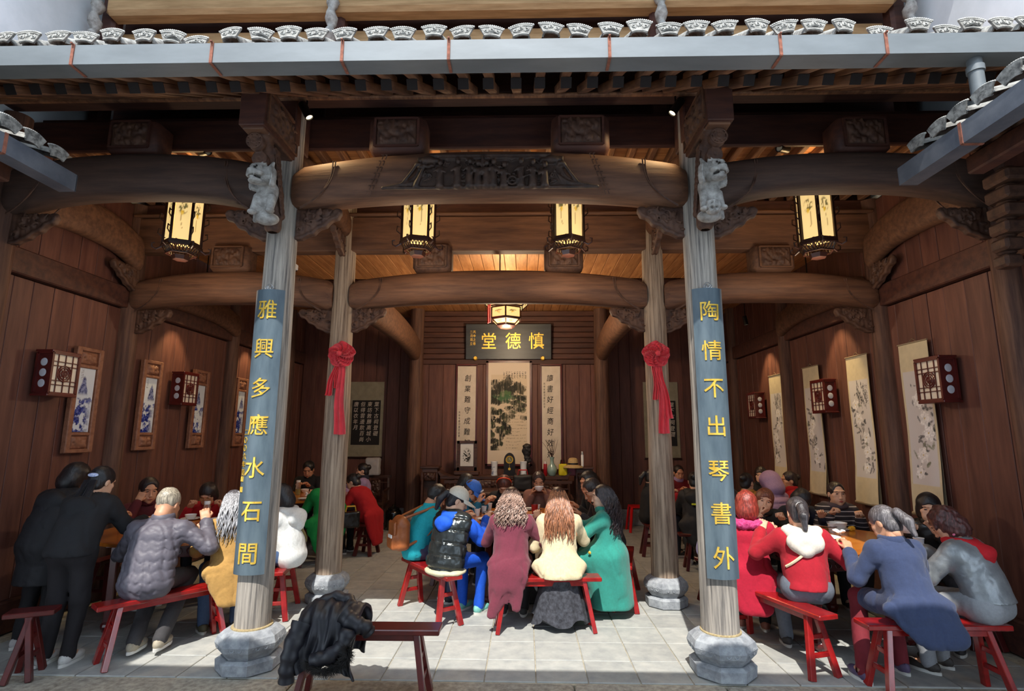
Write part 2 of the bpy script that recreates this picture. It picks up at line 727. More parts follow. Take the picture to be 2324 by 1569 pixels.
# floor: mortar bed with stone tiles laid on it
TS, TY0 = 0.375, 4.175
floor = struct(MB().box((XC, 7.6, -0.06), (8.9, 6.9, 0.10)).build('floor', M_MORTAR))
tiles = []
nrow = 18
for r in range(nrow):
    yc = TY0 + TS * (r + .5)
    k0 = -13
    for k in range(k0, 12):
        xc = 0.082 + TS * (k + .5)
        if xc < WL or xc > WR:
            continue
        tiles.append((yc, abs(xc - XC), xc))
tiles.sort(key=lambda t: t[0] * 1.0 + t[1] * .05)
tm = MB().box((0, 0, 0), (TS - .007, TS - .009, .03), b=.004)
far = MB()
t_me = None
for i, (yc, _, xc) in enumerate(tiles):
    z = -0.015 + rng.uniform(-.0015, .0012)
    if i < 300:
        if t_me is None:
            o = tm.build('tile', M_FLOOR, floor)
            o.location = (xc, yc, z)
            t_me = o.data
        else:
            o = shared('tile', t_me, floor, (xc, yc, z))
        o.rotation_euler = (rng.uniform(-.003, .003), rng.uniform(-.003, .003), rng.choice((0, PI / 2, PI)) + rng.uniform(-.004, .004))
    else:
        far.box((xc, yc, z), (TS - .007, TS - .009, .03), b=.004)
o = far.build('tile_field', M_FLOOR, floor)
o['kind'] = 'stuff'
# kerb of rough granite slabs along the courtyard edge
kerb = struct(MB().box((XC, 3.3, -0.11), (9.4, 1.7, 0.12)).build('kerb', M_MORTAR))
xs = [-5.0, -3.3, -1.66, 0.35, 1.42, 3.1, 4.6]
for a, b_ in zip(xs[:-1], xs[1:]):
    MB().box(((a + b_) / 2, 3.92, -.04), (b_ - a - .012, .49, .07), b=.012).build('kerb_slab', M_KERB, kerb)
    MB().box(((a + b_) / 2 + .3, 3.16, -.04), (b_ - a - .012, .98, .07), b=.012).build('kerb_slab', M_KERB, kerb)
court = struct(MB().box((XC, -.6, -.12), (9.4, 6.2, .12)).build('ground', M_KERB))

# side walls: boards between posts, rail and upper boards, white plaster outside above
def side_wall(name, X, sgn):
    w = struct(MB().box((X + sgn * .12, 6.9, 2.2), (.1, 8.2, 4.5)).build(name, M_WALL))
    pl = None
    pu = None
    y = 3.0
    while y < 10.9:
        wd = rng.uniform(.2, .27)
        for (z0, z1) in ((.28, 3.16), (3.42, 4.42)):
            MB().box((X + sgn * (.045 + rng.uniform(0, .006)), y + wd / 2, (z0 + z1) / 2), (.04, wd - .005, z1 - z0), b=.004).build('plank', M_WALL, w)
        y += wd
    MB().box((X + sgn * .02, 6.95, 3.29), (.12, 7.9, .24), b=.012).build('rail', M_WOODD, w)
    MB().box((X + sgn * .03, 6.95, .14), (.12, 7.9, .28), b=.015).build('sill_beam', M_WOODD, w)
    return w


side_wall('wall_left', WL, -1)
side_wall('wall_right', WR, 1)
for n, X, sgn in (('wall_courtyard_left', WL, -1), ('wall_courtyard_right', WR, 1)):
    struct(MB().box((X + sgn * .22, 2.9, 5.6), (.3, 8.6, 7.4)).build(n, M_PLASTER))

# back walls
bw = struct(MB().box((XC, YB + .16, 2.1), (XR - XL, .08, 4.2)).build('wall_back', M_WALL))
x = XL
while x < XR - .05:
    wd = min(rng.uniform(.22, .3), XR - x)
    MB().box((x + wd / 2, YB + .09 + rng.uniform(0, .006), 1.55), (wd - .005, .04, 3.1), b=.004).build('plank', M_WALL, bw)
    x += wd
for i in range(9):
    z0 = 3.2 + i * .107
    MB().box((XC, YB + .085 + .004 * (i % 2), z0 + .052), (XR - XL, .05, .1), b=.008).build('horizontal_plank', M_WOODD, bw)
MB().box((XC, YB + .07, 3.14), (XR - XL, .1, .1), b=.01).build('rail', M_WOODD, bw)
for n, x0, x1 in (('wall_passage_left', WL, XL), ('wall_passage_right', XR, WR)):
    w = struct(MB().box(((x0 + x1) / 2, 11.02, 2.1), (x1 - x0 + .2, .08, 4.3)).build(n, M_WALL))
    x = x0
    while x < x1 - .05:
        wd = min(rng.uniform(.22, .3), x1 - x)
        MB().box((x + wd / 2, 10.96 + rng.uniform(0, .006), 2.25), (wd - .005, .04, 3.9), b=.004).build('plank', M_WALL, w)
        x += wd
    MB().box(((x0 + x1) / 2, 10.93, .15), (x1 - x0, .1, .3), b=.01).build('stone_sill', M_STONE, w)
for n, X in (('wall_return_left', XL), ('wall_return_right', XR)):
    struct(MB().box((X, 10.65, 2.1), (.06, .7, 4.2)).build(n, M_WALL))

# ceilings: joists with cross boards over the front bay, long boards over the back bay
ceil = struct(MB().box((XC, 5.31, 4.60), (8.6, 1.40, .03)).build('ceiling_front', M_CEIL))
for i in range(10):
    MB().box((XC, 4.685 + i * .138, 4.565 + .002 * (i % 2)), (8.6, .132, .03), b=.004).build('board', mat('ceiling_cross_board', rgb(150, 98, 58), rgb(186, 132, 84), rough=.65, scale=5, stretch=(.5, 4, 4), bump=.25, rand=.15), ceil)
jm = MB().box((0, 0, 0), (.062, 1.36, .09), b=.008)
j_me = None
x = WL + .12
while x < WR:
    if j_me is None:
        o = jm.build('joist', M_RAFT, ceil)
        o.location = (x, 5.30, 4.505)
        j_me = o.data
    else:
        shared('joist', j_me, ceil, (x, 5.30, 4.505))
    x += .205
ceil2 = struct(MB().box((XC, 8.45, 4.22), (8.6, 5.0, .03)).build('ceiling_back', M_CEIL))
b_me = None
x = WL + .08
while x < WR:
    if b_me is None:
        o = MB().box((0, 0, 0), (.154, 4.95, .03), b=.004).build('board', M_CEIL, ceil2)
        o.location = (x, 8.45, 4.185)
        b_me = o.data
    else:
        shared('board', b_me, ceil2, (x, 8.45, 4.185 + rng.uniform(-.002, .002)))
    x += .16

# opposite hall across the courtyard: its roof shades the courtyard floor up to the column bases
opp = struct(MB().prism([(1.4, 4.2), (1.4, 4.26), (-3.2, 6.5), (-3.2, 6.4)], 10.5, Matrix.Rotation(PI / 2, 4, 'Z') @ Matrix.Rotation(0, 4, 'Z')).build('roof_opposite', M_TILE))
opp.location = (XC, 0, 0)
struct(MB().box((XC, -3.0, 3.2), (9.6, .2, 7.0)).build('wall_opposite', M_PLASTER))

# ---------------------------------------------------------------- columns
def column(label, X, Y, r0, r1, z1, m, base, front=False):
    t = thing('column', label, 'column', (X, Y, 0))
    zb = .29 if base else 0.0
    rings = []
    for i in range(13):
        q = i / 12
        r = r0 + (r1 - r0) * q + .004 * math.sin(q * 9 + X)
        rings.append([Vector((r * (1 + .012 * math.sin(3 * a + q * 4)) * math.cos(a), r * math.sin(a), zb + (z1 - zb) * q)) for a in [2 * PI * k / 28 for k in range(28)]])
    MB().ring_loft(rings).build('shaft', m, t, smooth=True)
    if base:
        s = base
        bs = MB()
        bs.lathe([(.215 * s, 0), (.235 * s, .012), (.24 * s, .085), (.205 * s, .105)], 8, ph=PI / 8)
        bs.build('plinth', M_STONE, t)
        bb = MB()
        bb.lathe([(.188 * s, .10), (.195 * s, .115), (.24 * s, .165), (.252 * s, .205), (.235 * s, .25), (.19 * s, .285), (.165 * s, .292), (.15 * s, .292)], 8, ph=PI / 8)
        d = bb.build('drum', M_STONE, t)
        for k in range(8):
            a = 2 * PI * k / 8
            c = Vector((math.cos(a), math.sin(a), 0)) * .222 * s + Vector((0, 0, .19))
            tx = Vector((-math.sin(a), math.cos(a), 0))
            n_ = Vector((math.cos(a), math.sin(a), 0))
            sp = MB()
            for sg in (-1, 1):
                pts = []
                for i in range(14):
                    th = i / 13 * 2.2 * PI
                    rr = .004 + .026 * (1 - i / 14)
                    pts.append(c + tx * (sg * (.032 - 0 * i) + rr * math.cos(th) * sg) + Vector((0, 0, 1)) * rr * math.sin(th) + n_ * .006)
                sp.tube(pts, .004, 5)
            sp.build('scroll_carving', M_STONE, d)
        MB().lathe([(.142 * s, .288), (.150 * s, .291), (.150 * s, .300), (.140 * s, .304)], 24).build('rope_ring', mat('straw_rope', rgb(176, 160, 120), rgb(140, 122, 90), rough=.9, scale=60), t, smooth=True)
    return t


COLS = {}
COLS['fl'] = column('weathered grey wooden column carrying the couplet board nearest the porcelain panels', XL, YF, .135, .125, 4.68, M_COLF, 1.0)
COLS['fr'] = column('weathered grey wooden column carrying the couplet board nearest the hanging scrolls', XR, YF, .135, .12, 4.68, M_COLF, 1.0)
COLS['ml'] = column('round brown column with red rosette on the porcelain-panel side', XL, YM, .142, .115, 4.44, M_COLM, .92)
COLS['mr'] = column('round brown column with red rosette on the hanging-scroll side', XR, YM, .138, .112, 4.44, M_COLM, .92)
COLS['bl'] = column('dark column at the end of the plank back wall, porcelain-panel side', XL, YB, .15, .13, 4.18, M_COLD, .9)
COLS['br'] = column('dark column at the end of the plank back wall, hanging-scroll side', XR, YB, .15, .13, 4.18, M_COLD, .9)
for s, W in ((-1, WL), (1, WR)):
    for Y, nm, zt in ((YF, 'courtyard corner', 4.6), (YM, 'middle beam', 4.44), (8.2, 'inner ceiling', 4.18), (YB, 'dim passage', 4.18)):
        column(f'dark post half set in the {SIDE[s]} wall at the {nm}', W + s * .02, Y, .115, .11, zt, M_COLD, None)


# ---------------------------------------------------------------- crescent beams
def crescent_mesh(L, tm_, te, bm_, be, wd, n=36, m=20):
    """along local x from -L/2 to L/2; top / bottom heights in the middle and at the ends"""
    mb = MB()
    rings = []
    for i in range(n + 1):
        q = -1 + 2 * i / n
        a = abs(q)
        top = te + (tm_ - te) * (1 - a ** 2.2)
        bot = be + (bm_ - be) * (1 - a ** 3.0)
        e = max(0, (a - .93) / .07)
        sh = math.sqrt(max(0.0, 1 - (e * .82) ** 2))
        zc, hz, hy = (top + bot) / 2, (top - bot) / 2 * (0.55 + .45 * sh), wd / 2 * (.86 + .14 * (1 - a * a)) * (0.5 + .5 * sh)
        ring = []
        for j in range(m):
            th = 2 * PI * j / m
            cx, sx = math.cos(th), math.sin(th)
            ex = 2 / 2.9
            y = hy * math.copysign(abs(cx) ** ex, cx)
            z = hz * math.copysign(abs(sx) ** ex, sx)
            if z < -hz * .55:
                z = -hz * .55 - (-z - hz * .55) * .82
                y *= .93
            ring.append(Vector((q * L / 2, y, zc + z)))
        rings.append(ring)
    return mb.ring_loft(rings)


def crescent(label, p0, p1, tm_, te, bm_, be, wd, m, groove=True):
    p0, p1 = Vector(p0), Vector(p1)
    d = p1 - p0
    a = math.atan2(d.y, d.x)
    c = (p0 + p1) / 2
    t = thing('crescent_beam', label, 'beam', (c.x, c.y, 0), a)
    L = d.length
    crescent_mesh(L, tm_, te, bm_, be, wd).build('timber', m, t, smooth=True, angle=60)
    if groove:
        for sg in (-1, 1):
            for fc in (-1, 1):
                g = MB()
                for off in (0, .022):
                    pts = []
                    for i in range(15):
                        q = i / 14
                        th = -PI * .12 - q * PI * .55
                        x = L / 2 - .33 + .0 + .20 * math.cos(th + PI * .62) - off
                        x = L / 2 - (.36 - .26 * q ** 2.2) - off * (1 - q)
                        hh = te + (tm_ - te) * .25
                        z = hh - .02 - (hh - be - .02) * (q ** .75) + off * q * .5
                        pts.append((sg * x, fc * (wd / 2 * .985 * (.9 + .1 * (1 - abs(q - .5) * 2)) - .004), z))
                    g.tube(pts, .006, 5)
                g.build('moon_groove', M_CARVE, t)
    return t


BE = {}
BE['fc'] = crescent('great crescent beam with carved procession panel between the couplet columns', (XL + .1, YF, 0), (XR - .1, YF, 0), 4.18, 4.04, 3.735, 3.63, .34, M_WOODX)
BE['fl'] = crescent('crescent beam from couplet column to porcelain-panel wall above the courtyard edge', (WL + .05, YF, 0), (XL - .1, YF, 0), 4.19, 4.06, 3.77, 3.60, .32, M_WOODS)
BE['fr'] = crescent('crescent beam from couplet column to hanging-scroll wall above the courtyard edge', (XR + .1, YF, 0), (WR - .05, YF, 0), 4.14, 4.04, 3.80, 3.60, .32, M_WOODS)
BE['mc'] = crescent('smooth crescent beam spanning between the two red rosette columns', (XL + .1, YM, 0), (XR - .1, YM, 0), 3.615, 3.49, 3.225, 3.13, .34, M_WOODX)
BE['ml'] = crescent('inner crescent beam from rosette column to the porcelain-panel wall', (WL + .05, YM, 0), (XL - .1, YM, 0), 3.615, 3.49, 3.22, 3.12, .32, M_WOODX)
BE['mr'] = crescent('inner crescent beam from rosette column to the hanging-scroll wall', (XR + .1, YM, 0), (WR - .05, YM, 0), 3.585, 3.47, 3.23, 3.12, .32, M_WOODX)
for s, X in ((-1, XL), (1, XR)):
    crescent(f'long deep crescent beam running inward from rosette column, {SIDE[s]} side', (X, YM + .1, 0), (X, YB - .1, 0), 3.70, 3.56, 3.24, 3.1, .28, M_WOODY, groove=False)
    crescent(f'short cross beam joining couplet column to rosette column, {SIDE[s]} side', (X, YF + .1, 0), (X, YM - .1, 0), 4.40, 4.26, 4.06, 3.98, .22, M_WOODY, groove=False)
for s, W in ((-1, WL), (1, WR)):
    crescent(f'crescent beam lying along the {SIDE[s]} wall above its rail', (W - s * .1, YF + .1, 0), (W - s * .1, YM - .1, 0), 4.12, 3.98, 3.72, 3.56, .2, M_WOODY, groove=False)
    crescent(f'inner crescent beam lying along the {SIDE[s]} wall above its pictures', (W - s * .06, YM + .1, 0), (W - s * .06, 8.2, 0), 3.7, 3.58, 3.34, 3.2, .16, M_WOODY, groove=False)

# straight purlins and lintels
def timber(name, label, c, d, m=M_WOODX, cat='beam', b=.012):
    o = MB().box((0, 0, 0), d, b=b).build(name, m, None)
    o.location = c
    return tag(o, label, cat)


timber('eave_purlin', 'long squared eave purlin with bounce-lit underside below the rafters', (XC, 4.29, 4.755), (8.9, .2, .19), M_PURL)
timber('purlin_bounce_strip', 'thin pale strip standing for bounced light under the squared eave purlin', (XC, 4.205, 4.646), (8.9, .05, .035), M_RAFT)  # added pale strip, stands for light bounced onto the purlin's underside
timber('tie_board', 'dark flat tie board between eave purlin and carved blocks', (XC, 4.57, 4.51), (8.7, .05, .31), M_WOODD)
timber('middle_lintel', 'broad horizontal lintel board above the middle crescent beams', (XC, YM, 4.06), (8.6, .16, .42))
timber('upper_lintel', 'narrow upper lintel under the joists behind the lanterns', (XC, YM + .03, 4.37), (8.6, .12, .18), M_WOODD)
timber('lintel_ledge', 'thin pale ledge strip along the broad middle lintel', (XC, YM - .10, 4.285), (8.6, .06, .035))
timber('back_tie_beam', 'squared tie beam crossing the hall under the inner ceiling boards', (XC, 8.2, 4.07), (8.6, .16, .18), M_WOODD)

# ---------------------------------------------------------------- upper storey above the eave roof
up = thing('upper_storey', 'shaded brown timber storey rising behind the eave roof tiles', 'storey', (XC, 5.1, 4.7))
def upart(name, c, d, m, b=.01):
    return MB().box(c, d, b=b).build(name, m, up, world=True)
M_UPW = mat('lit_weathered_beam_wood', rgb(150, 118, 80), rgb(186, 152, 110), rough=.8, scale=4, stretch=(.5, 5, 5), bump=.35)  # weathered tan beam wood, paled for the light on the upper storey
upart('front_beam', (XC, 5.0, 6.32), (8.3, .2, .36), M_UPW, .04)
upart('recessed_board', (XC, 5.2, 5.93), (8.3, .08, .36), M_UPW)
upart('recessed_board', (XC, 5.22, 5.5), (8.3, .08, .5), M_WOODD)
upart('rear_wall', (XC, 5.5, 6.3), (8.9, .1, 3.6), M_WOODD)
upart('lattice_rail', (XC, 5.1, 5.78), (8.3, .1, .07), M_WOODX)
for X in (WL + .1, XL + .1, XR - .08, WR - .1):
    upart('post', (X, 5.08, 5.9), (.16, .16, 2.4), M_WOODD, .03)
    br = MB()
    pts = [(X, 4.86 + .02 * math.sin(i * 1.3), 6.25 - i * .05) for i in range(12)]
    br.tube(pts, lambda q: .05 + .018 * math.sin(q * 17), 10)
    br.build('carved_strut', M_CARVEG, up, world=True, smooth=True)
roof2 = struct(MB().prism([(3.9, 6.75), (3.9, 6.82), (6.4, 8.2), (6.4, 8.1)], 8.6, Matrix.Rotation(PI / 2, 4, 'Z')).build('roof_upper', M_TILE))
roof2.location = (XC, 0, 0)
struct(MB().box((XC, YM + .14, 4.7), (9.0, .06, 1.0)).build('wall_clerestory', M_WOODD))
struct(MB().box((XC, 5.40, 4.72), (9.0, 1.5, .05)).build('ceiling_deck', M_WOODD))
# ---------------------------------------------------------------- eave roof: boards, rafters, tiles
SL = 0.62
RA = math.atan(SL)
roof = struct(MB().prism([(3.2, 4.165), (3.2, 4.19), (5.1, 4.19 + SL * 1.9), (5.1, 4.165 + SL * 1.9)], 9.8, Matrix.Rotation(PI / 2, 4, 'Z')).xf(Matrix.Translation((XC, 0, .16))).build('roof_eave', M_RAFT))
r1 = MB().box((0, 0, 0), (.075, 1.2, .07), b=.008)
r2 = MB().box((0, 0, 0), (.066, .42, .055), b=.006)
cap = MB().box((0, 0, 0), (.077, .006, .072))
me1 = me2 = mec = None
M_SOOT = mat('soot_black_end', rgb(30, 22, 20), rough=.9)
x = XC - 4.75
while x < XC + 4.7:
    xx = x + rng.uniform(-.008, .008)
    yc, zc = 3.47 + .6 * math.cos(RA), 4.235 + .6 * math.sin(RA)
    if me1 is None:
        o = r1.build('rafter', M_RAFT, roof)
        me1 = o.data
        o.location, o.rotation_euler = (xx, yc, zc), (RA, 0, 0)
        e = cap.build('end_face', M_SOOT, o)
        mec = e.data
        p = r2.build('flying_rafter', M_RAFT, roof)
        me2 = p.data
        p.location, p.rotation_euler = (xx, 3.47, 4.31), (RA * .85, 0, 0)
    else:
        o = shared('rafter', me1, roof, (xx, yc, zc), (RA, 0, rng.uniform(-.01, .01)))
        e = shared('end_face', mec, o, (0, 0, 0))
        shared('flying_rafter', me2, roof, (xx, 3.47, 4.31), (RA * .85, 0, 0))
    e.location = (0, -.602, 0)
    x += .185

# drip tiles: fan plates with beaded rim standing on the eave edge
def fan_mesh():
    mb = MB()
    n = 12
    ha, R0, R1 = math.radians(24.5), .118, .2
    fr, bk = [], []
    for y, lst in ((-.006, fr), (.006, bk)):
        lst.extend([(R1 * math.sin(-ha + 2 * ha * i / n), y, R1 * math.cos(-ha + 2 * ha * i / n) - .16) for i in range(n + 1)])
        lst.extend([(R0 * math.sin(ha - 2 * ha * i / n), y, R0 * math.cos(ha - 2 * ha * i / n) - .16) for i in range(n + 1)])
    m = len(fr)
    fs = []
    for i in range(n):
        a, b_, c_, d = i, i + 1, m - 2 - i, m - 1 - i
        fs.append((a, b_, c_, d))
        fs.append((a + m, d + m, c_ + m, b_ + m))
    for i in range(m):
        j = (i + 1) % m
        fs.append((i, i + m, j + m, j))
    mb.add(fr + bk, fs)
    return mb


def fan_relief():
    mb = MB()
    ha, R1 = math.radians(24.5), .2
    for i in range(14):
        a = -ha + 2 * ha * i / 13
        mb.ball((R1 * math.sin(a), -.006, R1 * math.cos(a) - .16), .0075, 6, 5)
    for rr in (.188, .126):
        mb.tube([(rr * math.sin(-ha + 2 * ha * i / 8), -.008, rr * math.cos(-ha + 2 * ha * i / 8) - .16) for i in range(9)], .003, 4)
    for cx, cz, s in ((0, .008, 1), (-.04, -.004, -1), (.04, -.004, 1)):
        pts = [(cx + s * (.006 + .012 * i / 11) * math.cos(i * .95), -.009, cz + (.006 + .012 * i / 11) * math.sin(i * .95)) for i in range(12)]
        mb.tube(pts, .0035, 4)
    return mb


def cover_mesh():
    mb = MB()
    rings = []
    for y in (0, .5):
        rings.append([(.062 * math.cos(a), y, .05 * math.sin(a)) for a in [PI * k / 8 for k in range(9)]])
    b = rings
    mb.ring_loft([b[0], b[1]], cap=False, closed=False)
    rings2 = [[(.05 * math.cos(a), y, .04 * math.sin(a)) for a in [PI * k / 8 for k in range(9)]] for y in (0, .5)]
    mb.ring_loft(rings2, cap=False, closed=False)
    for k in range(8):
        mb.f.append((k, k + 1, 18 + k + 1, 18 + k))
    return mb


TX = [-3.75, -3.57, -3.4, -3.21, -3.01, -2.82, -2.6, -2.41, -2.24, -2.0, -1.8, -1.6, -1.41, -1.22, -1.0, -.82, -.61, -.42, -.22, -.02, .18, .37, .58, .77, .97, 1.15, 1.34, 1.55, 1.73, 1.93, 2.12, 2.35, 2.61, 2.78, 2.96, 3.15, 3.32, 3.5]
m_fan = m_rel = m_cov = None
for i, X in enumerate(TX):
    z = 4.435 + rng.uniform(-.008, .014) - (.05 if i in (8, 31, 33) else 0)
    if m_fan is None:
        o = fan_mesh().build('drip_tile', M_TILE, roof)
        q = fan_relief().build('beaded_rim', mat('tile_rim_clay', rgb(150, 148, 144), rgb(196, 194, 188), rough=.9, scale=40), o, smooth=True)
        cv = cover_mesh().build('cover_tile', M_TILE, roof, smooth=True)
        m_fan, m_rel, m_cov = o.data, q.data, cv.data
    else:
        o = shared('drip_tile', m_fan, roof, (0, 0, 0))
        shared('beaded_rim', m_rel, o, (0, 0, 0))
        cv = shared('cover_tile', m_cov, roof, (0, 0, 0))
    o.location = (X, 3.2 + rng.uniform(-.01, .012), z)
    o.rotation_euler = (rng.uniform(-.22, -.02), rng.uniform(-.08, .08), rng.uniform(-.2, .2))
    o.scale = (1.0, 1, rng.uniform(.95, 1.1))
    cv.location = (X, 3.215, z - .05)
    cv.rotation_euler = (RA, 0, rng.uniform(-.03, .03))
    pan = MB()
    if i:
        xm, w = (TX[i - 1] + X) / 2, abs(X - TX[i - 1])
        rings = [[(xm + (k / 6 - .5) * w * .85, y, 4.35 + (y - 3.2) * SL - .025 * math.sin(PI * k / 6) + (.012 if lay else 0)) for k in range(7)] for lay in (0, 1) for y in (3.2, 3.7)]
        pan.ring_loft([rings[0], rings[1]], cap=False, closed=False)
        pan.ring_loft([rings[2], rings[3]], cap=False, closed=False)
        pan.build('pan_tile', M_TILE, roof, smooth=True)

# ---------------------------------------------------------------- gutters and downpipes
def trough(L, w, h, t=.006):
    """U channel along local x, front wall at -y"""
    poly = [(-w / 2, h), (-w / 2, 0), (w / 2, 0), (w / 2, h * .8), (w / 2 - t, h * .8), (w / 2 - t, t), (-w / 2 + t, t), (-w / 2 + t, h)]
    return MB().prism(poly, L, Matrix.Rotation(PI / 2, 4, 'Z'))


g = thing('gutter', 'long grey zinc gutter along the eave in full sunlight', 'gutter', (XC, 3.225, 4.19))
MB().add(*[trough(10.4, .14, .145).v, trough(10.4, .14, .145).f]).build('channel', M_ZINC, g)
for X in (-3.04, -2.09, -1.21, -.5, .56, 1.67, 2.35):
    st = MB()
    st.box((X - XC, -.074, .072), (.02, .006, .15))
    st.box((X - XC, -.01, -.004), (.02, .13, .006))
    st.box((X - XC, -.085, .146), (.012, .02, .008))
    st.build('strap', M_RUST, g)
for s, X in ((-1, -3.45), (1, 2.78)):
    sg = thing('gutter', f'dark sloping-view wing gutter hanging on the {SIDE[s]} side of the courtyard', 'gutter', (X + s * .065, 1.3, 3.58), PI / 2)
    tr = trough(4.95, .13, .135)
    if s < 0:
        tr.xf(Matrix.Scale(-1, 4, (0, 1, 0)))
    tr.xf(Matrix.Rotation(PI, 4, 'Z'))
    tr.build('channel', M_ZINCD, sg)
    MB().box((2.475, 0, .065), (.008, .13, .13)).build('end_plate', M_ZINCD, sg)
    for y in (.8, 1.9):
        st = MB()
        st.box((y, -s * -.068, .07), (.022, .006, .145))
        st.box((y, 0, -.004), (.022, .13, .006))
        st.build('strap', M_RUST, sg)
    # wing roof over it
    wr = struct(MB().prism([(s * .05, 0), (s * .05, .03), (s * 1.45, .43), (s * 1.45, .40)], 5.2, None).build('roof_wing', M_WOODD))
    wr.location = (X, 1.15, 3.70)
    wa = math.atan(.4 / 1.4)
    rm = MB().box((.62, 0, 0), (1.25, .06, .06), b=.006)
    meR = meT = meF = meB = None
    y = -2.4
    k = 0
    while y < 2.5:
        if meR is None:
            o = rm.build('rafter', M_RAFT, wr)
            meR = o.data
        else:
            o = shared('rafter', meR, wr, (0, 0, 0))
        o.location = (s * .06, y, -.035)
        o.rotation_euler = (0, -wa, 0) if s > 0 else (0, -wa, PI)
        y += .2
    y = -1.0
    while y < 2.5:
        f = shared('drip_tile', m_fan, wr, (-s * .005, y + rng.uniform(-.02, .02), .10), (rng.uniform(-.2, 0), rng.uniform(-.08, .08), (PI / 2) * s), (1, 1, 1))
        shared('beaded_rim', m_rel, f, (0, 0, 0))
        shared('cover_tile', m_cov, wr, (0, y, .06), (wa, 0, -PI / 2 * s), (1, 2.2, 1))
        y += .19
    timber('wing_purlin', f'dark purlin under the wing roof on the {SIDE[s]} side', (X + s * .45, 1.15, 3.66), (.12, 5.0, .13), M_WOODD)
dp = thing('downpipe', 'grey round downpipe dropping from the long gutter onto the wing roof', 'downpipe', (2.96, 3.23, 3.8))
MB().lathe([(.042, 0), (.042, .4)], 20).build('pipe', M_ZINC, dp, smooth=True)
MB().lathe([(.05, .3), (.05, .34)], 20).build('collar', M_ZINC, dp, smooth=True)
dp = thing('downpipe', 'pale ribbed downpipe elbow standing on the wing gutter by porcelain panels', 'downpipe', (-3.56, 3.12, 3.75))
MB().tube([(0, 0, 0), (0, 0, .1), (-.015, 0, .17), (-.06, 0, .23), (-.14, 0, .26), (-.3, 0, .28)], .052, 16).build('pipe', M_ZINC, dp, smooth=True)
for z in (.02, .10):
    MB().lathe([(.056, z), (.056, z + .03)], 20).build('collar', M_ZINC, dp, smooth=True)

# ---------------------------------------------------------------- carvings
def corbel_mesh(seed):
    F = Field((-.01, -.06, -.27), (.38, .06, .02), .009)
    r = random.Random(seed)
    edge = [(0, -.25), (.05, -.245), (.10, -.215), (.15, -.20), (.19, -.155), (.25, -.135), (.29, -.085), (.35, -.06), (.37, -.02)]
    for (x, z) in edge:
        F.cone((x * .96, 0, z * .9), (x * .96, 0, -.01), .034, .034, k=.01, sc=(1, .8, 1))
    for (a, b) in zip(edge[:-1], edge[1:]):
        F.cone((a[0], -.02, a[1]), (b[0], -.02, b[1]), .016, k=.008)
        F.cone((a[0], .02, a[1]), (b[0], .02, b[1]), .016, k=.008)
    for fc in (-1, 1):
        for i in range(26):
            x = r.uniform(.02, .3)
            z = -r.uniform(.02, .22 * (1 - x / .36))
            if r.random() < .45:
                F.torus((x, fc * .034, z), r.uniform(.012, .022), .007, k=.004, R=((1, 0, 0), (0, 0, 1), (0, 1, 0)))
            else:
                a = r.uniform(0, PI)
                F.cone((x, fc * .036, z), (x + .04 * math.cos(a), fc * .036, z + .04 * math.sin(a)), .011, .006, k=.006)
    return F.mesh()


CB = corbel_mesh(3)
cb_me = None
def corbel(label, X, Y, Z, rotz, sc=1.0):
    global cb_me
    if cb_me is None:
        o = npmesh('carved_corbel', CB[0], CB[1], M_CARVE)
        cb_me = o.data
    else:
        o = shared('carved_corbel', cb_me, None, (0, 0, 0))
    o.location = (X, Y, Z)
    o.rotation_euler = (0, 0, rotz)
    o.scale = (sc, sc, sc)
    return tag(o, label, 'corbel', 'carved corbels under the beam ends')


for key, X, s in (('porcelain-panel couplet', XL, -1), ('hanging-scroll couplet', XR, 1)):
    corbel(f'carved corbel on the {key} column under the great central beam', X - s * .125, YF, 3.665, 0 if s < 0 else PI)
    corbel(f'carved corbel on the {key} column under the side bay beam', X + s * .125, YF, 3.66, PI if s < 0 else 0)
for key, X, s in (('porcelain-panel rosette', XL, -1), ('hanging-scroll rosette', XR, 1)):
    corbel(f'carved corbel on the {key} column under the central inner beam', X - s * .12, YM, 3.16, 0 if s < 0 else PI)
    corbel(f'carved corbel on the {key} column under the side inner beam', X + s * .12, YM, 3.15, PI if s < 0 else 0)
    corbel(f'carved corbel facing the courtyard high on the {key} column', X, YM - .11, 4.02, -PI / 2, .95)
for s, W in ((-1, WL), (1, WR)):
    corbel(f'carved corbel where the inner beam meets the {SIDE[s]} wall', W - s * .11, YM, 3.15, 0 if s < 0 else PI)
    corbel(f'carved corbel where the courtyard beam meets the {SIDE[s]} wall', W - s * .11, YF, 3.64, 0 if s < 0 else PI)
    corbel(f'carved corbel under the beam lying on the {SIDE[s]} wall', W - s * .1, YM - .1, 3.62, -PI / 2)


def relief(w, h, seed, n, hh=.009, dep=.03):
    """carved relief panel in the xz plane, facing -y"""
    F = Field((-w / 2, -dep, -h / 2), (w / 2, .02, h / 2), hh)
    F.box((0, .008, 0), (w / 2, .012, h / 2), k=0, rd=.004)
    r = random.Random(seed)
    for i in range(n):
        x, z = r.uniform(-w / 2 + .03, w / 2 - .03), r.uniform(-h / 2 + .03, h / 2 - .03)
        q = r.random()
        if q < .35:
            F.ell((x, -.006, z), (r.uniform(.015, .03), .022, r.uniform(.015, .03)), k=.008)
        elif q < .7:
            a = r.uniform(0, PI)
            l = r.uniform(.03, .07)
            F.cone((x, -.008, z), (x + l * math.cos(a), -.008, z + l * math.sin(a)), .014, .006, k=.006)
        else:
            F.torus((x, -.008, z), r.uniform(.014, .026), .007, k=.004, R=((1, 0, 0), (0, 0, 1), (0, 1, 0)))
    return F.mesh()


